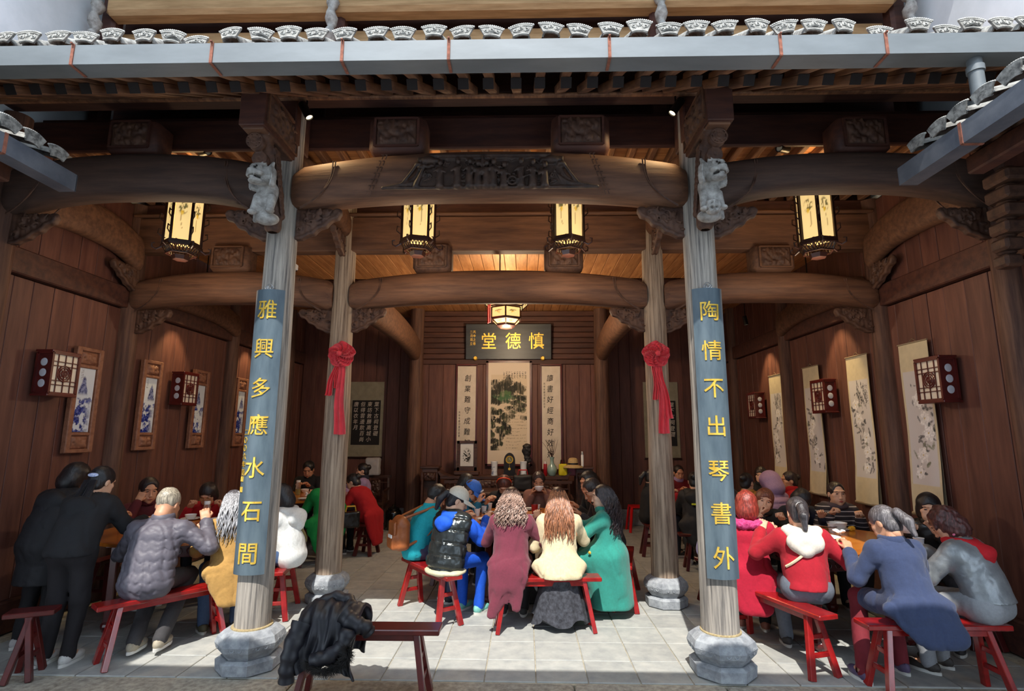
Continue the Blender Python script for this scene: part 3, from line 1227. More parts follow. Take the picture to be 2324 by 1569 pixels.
BLK = relief(.34, .20, 11, 60)
bk_me = rl_me = None
def carved_block(label, X, Y, Z, w=.5, h=.33, d=.26, m=M_CARVE, group=None):
    global rl_me
    t = thing('carved_block', label, 'block', (X, Y, Z), group=group)
    MB().box((0, 0, h / 2), (w, d, h), b=.045).build('body', m, t, smooth=True, angle=50)
    if rl_me is None:
        o = npmesh('relief_panel', BLK[0], BLK[1], M_CARVE, t)
        rl_me = o.data
    else:
        o = shared('relief_panel', rl_me, t, (0, 0, 0))
    o.location = (0, -d / 2 - .004, h / 2)
    o.scale = (w / .48, 1, h / .3)
    fr = MB()
    ww, hh2 = .36 * w / .48, .22 * h / .3
    for a, b_ in (((-1, -1), (1, -1)), ((1, -1), (1, 1)), ((1, 1), (-1, 1)), ((-1, 1), (-1, -1))):
        fr.bar((a[0] * ww / 2, -d / 2 - .012, h / 2 + a[1] * hh2 / 2), (b_[0] * ww / 2, -d / 2 - .012, h / 2 + b_[1] * hh2 / 2), .02, .016)
    fr.build('border', m, t)
    return t


carved_block('carved block on the great central beam toward the porcelain-panel column', -1.11, YF + .02, 4.165, .5, .35, m=M_WOODD)
carved_block('carved block on the great central beam toward the hanging-scroll column', .49, YF + .02, 4.165, .5, .35, m=M_WOODD)
carved_block('carved block riding the courtyard beam before the porcelain-panel wall', -3.47, YF + .02, 4.18, .46, .33, m=M_WOODD)
carved_block('carved block riding the courtyard beam before the hanging-scroll wall', 2.9, YF + .02, 4.13, .46, .34, m=M_WOODD)
carved_block('carved block on the inner central beam toward the porcelain-panel rosette', -1.06, YM - .02, 3.585, .44, .34)
carved_block('carved block on the inner central beam toward the hanging-scroll rosette', .45, YM - .02, 3.585, .44, .34)
carved_block('carved block on the inner beam by the porcelain-panel wall', -3.42, YM - .02, 3.60, .46, .32, m=M_WOODX)
carved_block('carved block on the inner beam by the hanging-scroll wall', 2.82, YM - .02, 3.57, .46, .32, m=M_WOODX)

# procession relief on the great central beam
def procession():
    F = Field((-.92, -.075, -.17), (.92, .03, .17), .0085)
    out = [(-.9, -.145), (-.74, -.11), (-.66, 0), (-.6, .10), (-.5, .145), (.5, .145), (.6, .10), (.66, 0), (.74, -.11), (.9, -.145), (-.9, -.145)]
    F.box((0, .012, 0), (.62, .018, .14), k=0, rd=.005)
    for a, b_ in zip(out[:-1], out[1:]):
        F.cone((a[0], -.01, a[1]), (b_[0], -.01, b_[1]), .014, k=.006)
    for s in (-1, 1):
        for i, (x, z, r_) in enumerate(((.52, .10, .05), (.46, .09, .035), (.6, .06, .03))):
            F.ell((s * x, -.012, z), (r_ * 1.3, .03, r_ * .7), k=.01)
        for i in range(5):
            F.cone((s * (.62 + .03 * i), -.01, -.12), (s * (.56 + .02 * i), -.015, -.02 - .02 * i), .012, .008, k=.006)
        for i in range(6):
            F.ell((s * (.40 - i * .07), -.005, .118), (.05, .018, .014), k=.01)
    r = random.Random(5)
    XSf = [-.42, -.27, -.17, -.10, -.03, .03, .12, .26, .36, .46]
    for i, x in enumerate(XSf):
        dz = r.uniform(-.02, .03)
        zb = -.13
        hz = .055 + dz
        F.cone((x, -.02, zb), (x, -.024, hz - .06), .034, .026, k=.012)
        F.ell((x + .004, -.036, hz), (.022, .024, .026), k=.008)
        F.ell((x, -.03, hz + .024), (.026, .02, .008), k=.006)
        F.cone((x - .02, -.032, hz - .05), (x + r.choice((-1, 1)) * .05, -.045, hz - .09), .013, .009, k=.008)
        F.cone((x + .02, -.032, hz - .05), (x + r.choice((-1, 1)) * .05, -.045, hz - .08), .013, .009, k=.008)
        F.cone((x - .016, -.03, zb), (x - .02, -.035, zb - .008), .014, k=.006)
        F.cone((x + .016, -.03, zb), (x + .02, -.035, zb - .008), .014, k=.006)
    F.torus((.19, -.045, -.10), .036, .008, k=.004, R=((1, 0, 0), (0, 0, 1), (0, 1, 0)))
    for k in range(4):
        a = PI * k / 4
        F.cone((.19 - .034 * math.cos(a), -.045, -.10 - .034 * math.sin(a)), (.19 + .034 * math.cos(a), -.045, -.10 + .034 * math.sin(a)), .005, k=.003)
    F.cone((.22, -.045, -.09), (.38, -.045, -.035), .008, .006, k=.004)
    F.cone((-.55, -.045, -.10), (-.44, -.045, -.07), .007, .005, k=.004)
    F.cone((-.62, -.02, -.13), (-.56, -.03, .02), .022, .012, k=.01)
    for i in range(4):
        F.ell((-.58 + .03 * i, -.03, .03 + .012 * (i % 2)), (.03, .02, .012), k=.006)
    F.cone((-.06, -.03, -.03), (-.06, -.03, .12), .016, .016, k=.006, sc=(1, .6, 1))
    for i in range(90):
        x, z = r.uniform(-.58, .58), r.uniform(-.13, .12)
        a = r.uniform(0, PI)
        q = r.random()
        if q < .5:
            F.cone((x, -.012, z), (x + .035 * math.cos(a), -.018, z + .035 * math.sin(a)), .010, .006, k=.004)
        elif q < .8:
            F.torus((x, -.014, z), r.uniform(.012, .02), .006, k=.003, R=((1, 0, 0), (0, 0, 1), (0, 1, 0)))
        else:
            F.ell((x, -.014, z), (.02, .014, .012), k=.005)
    for s in (-1, 1):
        for i in range(9):
            q = i / 8
            F.cone((s * (.60 + .28 * q), -.004, -.135), (s * (.60 + .03 * q), -.01, .06 - .16 * q), .009, .006, k=.004)
    return F.mesh()


pv, pf = procession()
o = npmesh('procession_relief', pv, pf, mat('shadowed_relief_wood', rgb(40, 27, 23), rgb(72, 52, 42), rough=.6, scale=16, bump=.2), BE['fc'])  # wood darkened, the relief's deep shadow put into its colour
o.location = (.02 - 0, -.172, 3.935)
o['label'] = 'shadow-darkened deep-cut relief of figures, cart and clouds'
for s in (-1, 1):
    kk = MB()
    for i in range(7):
        for dx in (0, .03):
            z = 4.10 - i * .055
            xx = s * (.86 + .012 * i * 1.6) + s * dx
            kk.bar((xx, -.166, z), (xx + s * .012, -.168, z - .04), .006, .006)
            kk.bar((xx, -.166, z), (xx + s * .02, -.166, z), .006, .006)
    kk.build('fret_band', M_CARVE, BE['fc'])

# nose boxes and lion struts on the couplet columns
def lion(s):
    z0 = 3.42
    A = Field((-.13, -.42, 0), (.13, .03, .72), .0085)
    A.cone((0, -.03, .03), (0, -.06, .30), .055, .06, k=.03, sc=(1.25, 1, 1))
    A.cone((0, -.06, .30), (0, -.17, .52), .06, .065, k=.03, sc=(1.2, 1, 1))
    A.cone((0, -.17, .52), (0, -.33, .67), .065, .06, k=.03, sc=(1.2, 1, 1))
    A.box((0, -.16, .69), (.09, .22, .03), k=.02)
    for i in range(12):
        q = i / 11
        for sd in (-1, 1):
            A.ell((sd * .075, -.04 - .16 * q, .12 + .48 * q), (.022, .03, .03), k=.012)
            A.torus((sd * .082, -.06 - .18 * q, .14 + .46 * q), .02, .008, k=.004, R=((0, 0, 1), (0, 1, 0), (1, 0, 0)))
    for (x, z, R_, y) in ((.015 * s, .60, .066, -.385), (.0, .485, .06, -.315)):
        A.ell((x, y + .03, z), (R_, .05, R_), k=.015)
        for rr in (.92, .62, .32):
            A.torus((x, y - .018, z), R_ * rr, .0085, k=.004, R=((1, 0, 0), (0, 0, 1), (0, 1, 0)))
    B = Field((-.15, -.40, 0), (.15, .02, .5), .0075)
    hc = Vector((s * .012, -.24, .365))
    Rm = Matrix.Rotation(s * .35, 3, 'Z')

    def w(x, y, z):
        return tuple(hc + Rm @ Vector((x, y, z)))
    B.ell(w(0, .03, .01), (.086, .085, .080), k=.015)
    B.ell(w(0, -.05, -.005), (.06, .05, .034), k=.02)
    B.ell(w(0, -.085, .012), (.03, .022, .02), k=.012)
    for sd in (-1, 1):
        B.ell(w(sd * .036, -.05, .045), (.022, .02, .02), k=.006)
        B.ell(w(sd * .036, -.066, .045), .010, k=.002)
        B.cone(w(sd * .012, -.06, .068), w(sd * .068, -.03, .075), .014, .010, k=.008)
        B.cone(w(sd * .07, .02, .06), w(sd * .095, .02, .105), .024, .010, k=.012)
        B.ell(w(sd * .05, -.05, -.008), (.024, .026, .02), k=.008)
        for i in range(6):
            a = -.9 + i * .42
            B.ell(w(sd * (.078 + .014 * math.cos(a)), .03, .07 * math.sin(a) - .02), (.022, .028, .022), k=.008)
            B.torus(w(sd * (.088 + .014 * math.cos(a)), .01, .075 * math.sin(a) - .02), .014, .006, k=.003, R=((0, 0, 1), (0, 1, 0), (1, 0, 0)))
    B.ell(w(0, -.055, -.035), (.046, .05, .016), k=.004, op='sub')
    B.ell(w(0, -.04, -.062), (.05, .05, .022), k=.012)
    B.ell(w(0, -.07, -.04), (.022, .028, .008), k=.004)
    for sd in (-1, 1):
        B.cone(w(sd * .03, -.085, -.02), w(sd * .03, -.085, -.036), .007, .004, k=.003)
    for i in range(5):
        B.ell(w(-.05 + .025 * i, -.02, .085), (.016, .03, .022), k=.006)
    B.cone((0, -.12, .30), (s * .02, -.13, .12), .075, .06, k=.03)
    B.cone((-.05, -.17, .22), (-.065, -.2, .09), .032, .024, k=.02)
    B.cone((.05, -.17, .22), (.06, -.2, .10), .032, .024, k=.02)
    B.ell((-.065, -.215, .075), (.03, .035, .02), k=.01)
    B.ell((.065, -.215, .085), (.03, .035, .02), k=.01)
    B.cone((.07 * s, -.1, .2), (.1 * s, -.08, .06), .03, .02, k=.02)
    B.ell((0, -.11, .06), (.085, .07, .05), k=.02)
    return A.mesh(), B.mesh()


for s, X in ((-1, XL), (1, XR)):
    key = SIDE[s]
    t = thing('beam_nose', f'carved square beam nose jutting over the {key} couplet column', 'carving', (X, YF - .1, 4.11))
    xs_ = .005 * s
    MB().box((xs_, -.23, .17), (.2, .62, .36), b=.006).build('block', M_WOODD, t)
    for fx in (-1, 1):
        rv, rf = relief(.46, .24, 21 + s, 70, .011)
        M2 = Matrix.Translation((xs_ + fx * .102, -.23, .17)) @ Matrix.Rotation(fx * PI / 2, 4, 'Z')
        rv = (np.array(M2.to_3x3()) @ rv.T).T + np.array(M2.translation)
        npmesh('side_relief', rv, rf, M_CARVE, t)
        bd = MB()
        for a, b_ in (((-.49, .04), (.03, .04)), ((.03, .04), (.03, .31)), ((.03, .31), (-.49, .31)), ((-.49, .31), (-.49, .04))):
            bd.bar((xs_ + fx * .106, a[0], a[1]), (xs_ + fx * .106, b_[0], b_[1]), .014, .02)
        bd.build('border', M_WOODX, t)
    MB().box((xs_, -.23, -.012), (.17, .56, .03), b=.006).build('under_plate', M_WOODX, t)
    MB().box((xs_, .1, .36), (.24, .3, .45), b=.01).build('cap_block', M_WOODD, t)
    A, B = lion(s)
    t = thing('lion_strut', f'weathered carved lion strut below the beam nose on the {key} couplet column', 'carving', (X, YF - .15, 3.42))
    npmesh('scroll_strut', A[0], A[1], M_CARVE, t)
    lo_ = npmesh('lion', B[0], B[1], M_CARVEG, t)
    lo_.scale = (1.12, 1.05, 1.0)
    lo_.location = (0, -.02, 0)
    hc_, Rm_ = V(s * .012, -.24, .365), Matrix.Rotation(s * .35, 3, 'Z')
    for sd in (-1, 1):
        p_ = hc_ + Rm_ @ V(sd * .036, -.074, .045)
        MB().ball((p_.x * 1.12, p_.y * 1.05 - .02, p_.z), .0085, 8, 6).build('eye', M_SOOT, t, smooth=True)
    p_ = hc_ + Rm_ @ V(0, -.07, -.034)
    MB().ball((p_.x * 1.12, p_.y * 1.05 - .015, p_.z), (.036, .016, .009), 10, 6, R=Rm_).build('mouth', M_SOOT, t, smooth=True)
    if s > 0:
        D = Field((-.08, -.08, -.08), (.08, .08, .08), .007)
        D.ell((0, 0, 0), .066, k=0)
        D.ell((0, 0, 0), .045, k=0, op='sub')
        for a in range(8):
            for bq in (-.5, .25, .95):
                th = a * PI / 4 + bq
                D.ell((.066 * math.cos(th) * math.cos(bq), .066 * math.sin(th) * math.cos(bq), .066 * math.sin(bq)), .017, k=.004, op='sub')
        v, f = D.mesh()
        o = npmesh('pierced_ball', v, f, M_CARVEG, t)
        o.location = (-.01, -.25, .09)
# carved strut stack at the hanging-scroll wall corner
t = thing('bracket_stack', 'dark tiered carved bracket on the corner post by the hanging-scroll wall', 'carving', (WR - .2, YF - .25, 3.0))
for i in range(6):
    MB().box((0, -.02 * i, .1 + i * .13), (.14 + .015 * i, .14 + .02 * i, .10), b=.02).build('tier', M_CARVE, t)
    MB().lathe([(.05, 0), (.065, .015), (.05, .03)], 10, c=(0, -.02 * i, .155 + i * .13)).build('collar', M_CARVE, t, smooth=True)
# ---------------------------------------------------------------- flat print helpers
def fbm(u, v, seed, fu, fv, octs=4):
    r = np.random.RandomState(seed)
    out = np.zeros_like(u)
    amp, tot = 1.0, 0.0
    for o in range(octs):
        gx, gy = int(fu) + 3, int(fv) + 3
        G = r.rand(gy, gx)
        x, y = u * fu, v * fv
        ix, iy = np.clip(np.floor(x).astype(int), 0, gx - 2), np.clip(np.floor(y).astype(int), 0, gy - 2)
        fx, fy = x - ix, y - iy
        fx, fy = fx * fx * (3 - 2 * fx), fy * fy * (3 - 2 * fy)
        out += amp * ((G[iy, ix] * (1 - fx) + G[iy, ix + 1] * fx) * (1 - fy) + (G[iy + 1, ix] * (1 - fx) + G[iy + 1, ix + 1] * fx) * fy)
        tot += amp
        amp *= .55
        fu, fv = fu * 2.1, fv * 2.1
    return out / tot


def sst(a, b, x):
    t = np.clip((x - a) / (b - a), 0, 1)
    return t * t * (3 - 2 * t)


def mixc(A, B, t):
    return A * (1 - t[:, None]) + B * t[:, None]


def C3(r, g, b):
    return np.array([[lin(r), lin(g), lin(b)]])


def scribble(u, v, u0, u1, v0, v1, cols, rows, seed):
    """columns of tiny brush writing"""
    inside = (u > u0) & (u < u1) & (v > v0) & (v < v1)
    q = (u - u0) / (u1 - u0) * cols
    w = (v - v0) / (v1 - v0) * rows
    on = (np.abs(q % 1 - .5) < .28) & (np.abs(w % 1 - .5) < .38)
    n = fbm((u - u0) / (u1 - u0), (v - v0) / (v1 - v0), seed, cols * 3, rows * 3, 2)
    return (inside & on & (n > .47)).astype(float)


def landscape(u, v):
    paper = np.repeat(C3(222, 206, 186), len(u), 0)
    inner = (u > .07) & (u < .93) & (v > .13) & (v < .88)
    uu, vv = (u - .07) / .86, (v - .13) / .75
    n = fbm(uu, vv, 4, 6, 12, 4)
    st = fbm(uu, vv, 9, 34, 12, 3)
    fine = fbm(uu, vv, 12, 40, 80, 2)
    pic = np.repeat(C3(214, 196, 170), len(u), 0)
    r = random.Random(12)

    def blob(cx, cy, rx, ry, col, dens, rag=.5):
        nonlocal pic
        d = np.hypot((uu - cx) / rx, (vv - cy) / ry) + rag * (n - .5) * 2 + .5 * (fine - .5)
        m = sst(1.0, .72, d) * dens * (.55 + .75 * sst(.35, .62, st))
        pic = mixc(pic, C3(*col), np.clip(m, 0, 1))
    # upper cliffs with hanging strokes
    for i in range(22):
        blob(r.uniform(-.02, .92) ** 1.0, r.uniform(.80, .99) - .1 * r.random(), r.uniform(.08, .2), r.uniform(.05, .10), r.choice([(58, 56, 48), (44, 44, 38), (86, 80, 64)]), .8)
    for i in range(10):
        x = .05 + .085 * i
        blob(x, .82, .03, .12, (40, 40, 34), .6, .3)
    # green valley
    for i in range(18):
        blob(r.uniform(.1, .6), r.uniform(.62, .76), r.uniform(.08, .2), r.uniform(.025, .05), r.choice([(70, 104, 72), (84, 110, 70), (56, 76, 56)]), .75)
    for i in range(26):
        blob(r.uniform(-.02, .22), r.uniform(.6, .78), .08, .03, (46, 46, 38), .8)
        blob(r.uniform(.6, 1.0), r.uniform(.42, .72), r.uniform(.06, .14), r.uniform(.02, .045), r.choice([(52, 56, 44), (70, 78, 56), (40, 42, 36)]), .75)
    # dark wooded foreground on one bank
    for i in range(60):
        cy = r.uniform(0, .56)
        cx = r.uniform(-.05, .62 - .55 * abs(cy - .42) - .15 * (cy < .2))
        blob(cx, cy, r.uniform(.06, .13), r.uniform(.025, .05), r.choice([(34, 36, 30), (48, 52, 38), (60, 66, 46), (30, 30, 28)]), .85)
    # river ripples
    rip = ((np.sin(vv * 150 + 5 * n) > .86) & (n > .45) & (uu > .42) & (vv < .5) & (fine > .45)).astype(float)
    pic = mixc(pic, C3(96, 84, 66), rip * .6)
    out = np.where(inner[:, None], pic, paper)
    s_ = scribble(u, v, .35, .93, .84, .91, 9, 7, 3)
    return mixc(out, C3(60, 54, 50), s_ * .8)


def peony(seed):
    def fn(u, v):
        r = random.Random(seed * 7 + 1)
        asp = 4.15
        cloth = np.repeat(C3(206, 192, 160), len(u), 0) * (0.9 + .2 * fbm(u, v, seed, 8, 30, 3))[:, None]
        inner = (u > .07) & (u < .93) & (v > .17) & (v < .83)
        out = np.where(inner[:, None], np.repeat(C3(206, 200, 198), len(u), 0), cloth)
        n = fbm(u, v, seed + 9, 12, 50, 3)
        n2 = fbm(u, v, seed + 19, 30, 124, 2)

        def cx_(t):
            return .48 + .2 * np.sin(t * 8.5 + seed * 1.7)
        stem = (np.abs(u - cx_(v)) < .022) & (v > .2) & (v < .66) & (n2 > .38) & inner
        out = mixc(out, C3(74, 66, 62), stem * .8)

        def leaf(cu, cv, ang, L, W_, col, dens):
            nonlocal out
            du, dv = u - cu, (v - cv) * asp
            a = du * math.cos(ang) + dv * math.sin(ang)
            b_ = -du * math.sin(ang) + dv * math.cos(ang)
            d = np.hypot(a / L, b_ / W_) + .35 * (n - .5)
            out = mixc(out, C3(*col), sst(1.0, .8, d) * dens * inner * (.6 + .6 * sst(.35, .6, n2)).clip(0, 1))
        for i in range(46):
            cv = r.uniform(.21, .66)
            cu = cx_(cv) + r.uniform(-.28, .28)
            leaf(cu, cv, r.uniform(-.6, 2.4), r.uniform(.07, .15), r.uniform(.025, .045), r.choice([(52, 54, 58), (78, 78, 80), (44, 46, 50), (120, 122, 96)]), .85)
        if seed % 2:
            for i in range(34):
                leaf(.6 + r.uniform(-.2, .25), r.uniform(.66, .81), r.uniform(-1.9, -1.1), r.uniform(.1, .2), .014, (48, 50, 54), .9)
        for i in range(5):
            cv = .25 + .1 * i + r.uniform(-.02, .02)
            cu = min(.72, max(.28, cx_(cv) + r.uniform(-.14, .14)))
            R_ = r.uniform(.13, .19)
            d = np.hypot(u - cu, (v - cv) * asp)
            a = np.arctan2((v - cv) * asp, u - cu)
            rim = R_ * (1 + .15 * np.sin(a * 6 + i) + .3 * (n - .5))
            pet = sst(.012, -.012, d - rim) * inner
            pc = C3(238, 234, 232) * (0.82 + .26 * sst(.35, .7, n2) - .10 * (np.sin(d * 95 + 3 * np.sin(a * 3 + i)) > .6))[:, None]
            out = mixc(out, pc, pet)
            out = mixc(out, C3(196, 170, 90), sst(.03, .012, d) * inner)
        for i in range(3):
            leaf(.3 + .12 * i, .73 + .02 * r.random(), r.uniform(0, 3), .05, .02, (60, 58, 60), .9)
        s_ = scribble(u, v, .78, .9, .66, .8, 2, 12, seed)
        return mixc(out, C3(80, 70, 66), s_ * .8)
    return fn


def porcelain(seed):
    def fn(u, v):
        n = fbm(u, v, seed, 4, 12, 5)
        st = fbm(u, v, seed + 5, 14, 50, 3)
        w = np.repeat(C3(212, 220, 230), len(u), 0)
        peak = sst(.06, -.02, np.abs(u - .62 + .25 * (seed % 2)) - (.30 * (.9 - v) / .35) - .15 * (n - .5)) * sst(.55, .62, v) * sst(.9, .82, v)
        mid = sst(.5, .6, n + .12 * np.sin(v * 30)) * sst(.6, .52, v) * sst(.42, .48, v)
        near = sst(.42, .55, n + .25 * (.35 - v)) * sst(.52, .4, v) * sst(1.25, .5, u + .6 * np.abs(v - .2))
        ink = np.clip(peak * (.5 + .9 * (st - .2)) + mid * .8 + near * (.55 + st), 0, 1)
        out = mixc(w, mixc(C3(38, 58, 150), C3(24, 34, 96), sst(.45, .65, st)), ink)
        return mixc(out, C3(60, 60, 80), scribble(u, v, .12, .3, .8, .97, 2, 14, seed) * .8)
    return fn


def lantern_paint(seed):
    def fn(u, v):
        out = np.repeat(C3(250, 214, 142), len(u), 0)
        n = fbm(u, v, seed, 10, 26, 3)
        d = np.hypot(u - .5, (v - .62) * 2.2)
        lf = sst(.36, .22, d) * (n > .5)
        out = mixc(out, C3(70, 70, 34), lf * .9)
        st = (np.abs(u - .5 - .12 * np.sin(v * 7 + seed)) < .025) & (v > .2) & (v < .75)
        out = mixc(out, C3(110, 84, 50), st * .7)
        fl = sst(.12, .07, np.hypot(u - .45, (v - .52) * 2.2))
        return mixc(out, C3(232, 178, 40), fl * .8)
    return fn


# ---------------------------------------------------------------- couplet boards on the front columns
def slice_x(v, f, n=12):
    """cut a glyph into strips so that it can bend round the board"""
    bm = bmesh.new()
    vs = [bm.verts.new(p) for p in v]
    for q in f:
        try:
            bm.faces.new([vs[i] for i in q])
        except ValueError:
            pass
    bmesh.ops.triangulate(bm, faces=bm.faces[:])
    for _ in range(4):
        ed = [e for e in bm.edges if abs(e.verts[0].co.x - e.verts[1].co.x) > 1.4 / n]
        if not ed:
            break
        bmesh.ops.subdivide_edges(bm, edges=ed, cuts=1)
        bmesh.ops.triangulate(bm, faces=bm.faces[:])
    bm.verts.index_update()
    out = np.array([p.co[:] for p in bm.verts]), [tuple(q.index for q in p.verts) for p in bm.faces]
    bm.free()
    return out


def couplet(label, X, chars, zs, sig):
    t = thing('couplet_board', label, 'couplet board', (X, YF, 0))
    R0, ha, z0, z1 = .172, math.radians(44), .695, 2.92
    n = 16
    mb = MB()
    rings = []
    for z in (z0, z1):
        o_ = [Vector((R0 * math.sin(-ha + 2 * ha * i / n), -R0 * math.cos(-ha + 2 * ha * i / n), z)) for i in range(n + 1)]
        i_ = [Vector(((R0 - .022) * math.sin(ha - 2 * ha * i / n), -(R0 - .022) * math.cos(ha - 2 * ha * i / n), z)) for i in range(n + 1)]
        rings.append(o_ + i_)
    mb.ring_loft(rings)
    mb.build('board', M_BOARD, t, smooth=True, angle=30)

    def wrap(v, x0, z, sx, sz, lift):
        a = (x0 + v[:, 0] * sx) / R0
        rr = R0 + lift + v[:, 2]
        return np.stack([rr * np.sin(a), -rr * np.cos(a), z + v[:, 1] * sz], -1)
    for ch, z in zip(chars, zs):
        v, f = text_mesh(ch, .004, .004)
        v, f = slice_x(v, f)
        MB().arr(wrap(v, 0, z, .165, .17, .003), f).build('gilt_character', M_GOLD, t)
    for i, ch in enumerate(sig):
        v, f = text_mesh(ch, .003, 0)
        MB().arr(wrap(v, -.103, 1.76 - i * .062, .045, .055, .002), f).build('small_gilt_character', M_GOLD, t)
    if sig:
        for z in (1.40, 1.32):
            fr = MB()
            for a, b_ in (((-1, -1), (1, -1)), ((1, -1), (1, 1)), ((1, 1), (-1, 1)), ((-1, 1), (-1, -1)), ((0, -1), (0, 1)), ((-1, 0), (1, 0))):
                p = []
                for q in (a, b_):
                    an = (-.108 + q[0] * .014) / R0
                    p.append((R0 * 1.01 * math.sin(an), -R0 * 1.01 * math.cos(an), z + q[1] * .018))
                fr.bar(p[0], p[1], .005, .005)
            fr.build('gilt_seal', M_GOLD, t)
    hk = MB()
    for cx, cz, r_ in ((0, 2.945, .022), (-.02, 2.935, .014), (.02, 2.935, .014)):
        hk.tube([(cx + r_ * math.cos(k * PI / 6), -.155, cz + r_ * math.sin(k * PI / 6)) for k in range(13)], .004, 5)
    hk.build('hanging_ring', mat('hook_wire', rgb(160, 160, 160), rough=.4, metal=.8), t)
    return t


couplet('dark curved couplet board with seven gilt characters and small gilt signature', XL, '雅興多應水石間', [2.75, 2.43, 2.11, 1.82, 1.49, 1.16, .85], '二〇〇六年夏')
couplet('dark curved couplet board with seven gilt characters and no signature', XR, '陶情不出琴書外', [2.73, 2.41, 2.11, 1.82, 1.48, 1.17, .85], '')

# ---------------------------------------------------------------- red rosettes with ribbon tails
def rosette(label, X, seed, tails):
    r = random.Random(seed)
    t = thing('ribbon_rosette', label, 'rosette', (X, YM - .125, 2.62))
    for k in range(7):
        R_ = .15 - .019 * k
        mb = MB()
        n = 44
        rings = []
        for lay in (0, 1):
            for q in (0.25, .7, 1.0):
                ring = []
                for j in range(n):
                    a = 2 * PI * j / n
                    rr = R_ * q * (1 + .05 * math.sin(a * 5 + k * 2))
                    d = -.012 - .013 * k - (q - .25) * .03 + q * (.016 * math.sin(a * 11 + k * 1.7) + .01 * math.sin(a * 7 + k)) - lay * .004
                    ring.append(Vector((rr * math.cos(a), d, rr * math.sin(a) * .95)))
                rings.append(ring)
        mb.ring_loft([rings[0], rings[1], rings[2], rings[5], rings[4], rings[3]], cap=False)
        mb.build('petal_ruffle', M_RED, t, smooth=True, angle=80)
    MB().ball((0, -.115, 0), (.03, .025, .03), 12, 8).build('centre_knot', M_RED, t, smooth=True)
    for (x0, x1, L, w) in tails:
        rings = []
        for i in range(15):
            q = i / 14
            z = -.08 - L * q
            xc = x0 + (x1 - x0) * q + .01 * math.sin(q * 7 + seed)
            ww = w * (.55 + .45 * q)
            fr, bk = [], []
            for j in range(13):
                s = j / 12 - .5
                d = -.02 - .016 * math.sin(s * 13 + q * 2) * (.5 + .5 * q) - .012
                fr.append(Vector((xc + s * ww, d, z + .012 * abs(s) * (q > .95))))
                bk.append(Vector((xc + s * ww, d + .004, z + .012 * abs(s) * (q > .95))))
            rings.append(fr + bk[::-1])
        MB().ring_loft(rings).build('ribbon_tail', M_RED, t, smooth=True, angle=70)


rosette('ruffled red silk rosette with hanging tails on the porcelain-panel side column', XL + .07, 1, [(0, .02, .80, .13), (-.05, -.13, .38, .075), (-.02, -.05, .3, .05)])
rosette('ruffled red silk rosette with hanging tails on the hanging-scroll side column', XR - .04, 4, [(.03, .06, .78, .12), (0, .12, .62, .09), (-.03, -.02, .42, .06)])

# ---------------------------------------------------------------- hanging lanterns
M_LPANEL = mat_attr('lantern_panel', .5, .72)
def hexpt(r, k, z):
    a = PI / 3 * k
    return Vector((r * math.cos(a), r * math.sin(a), z))


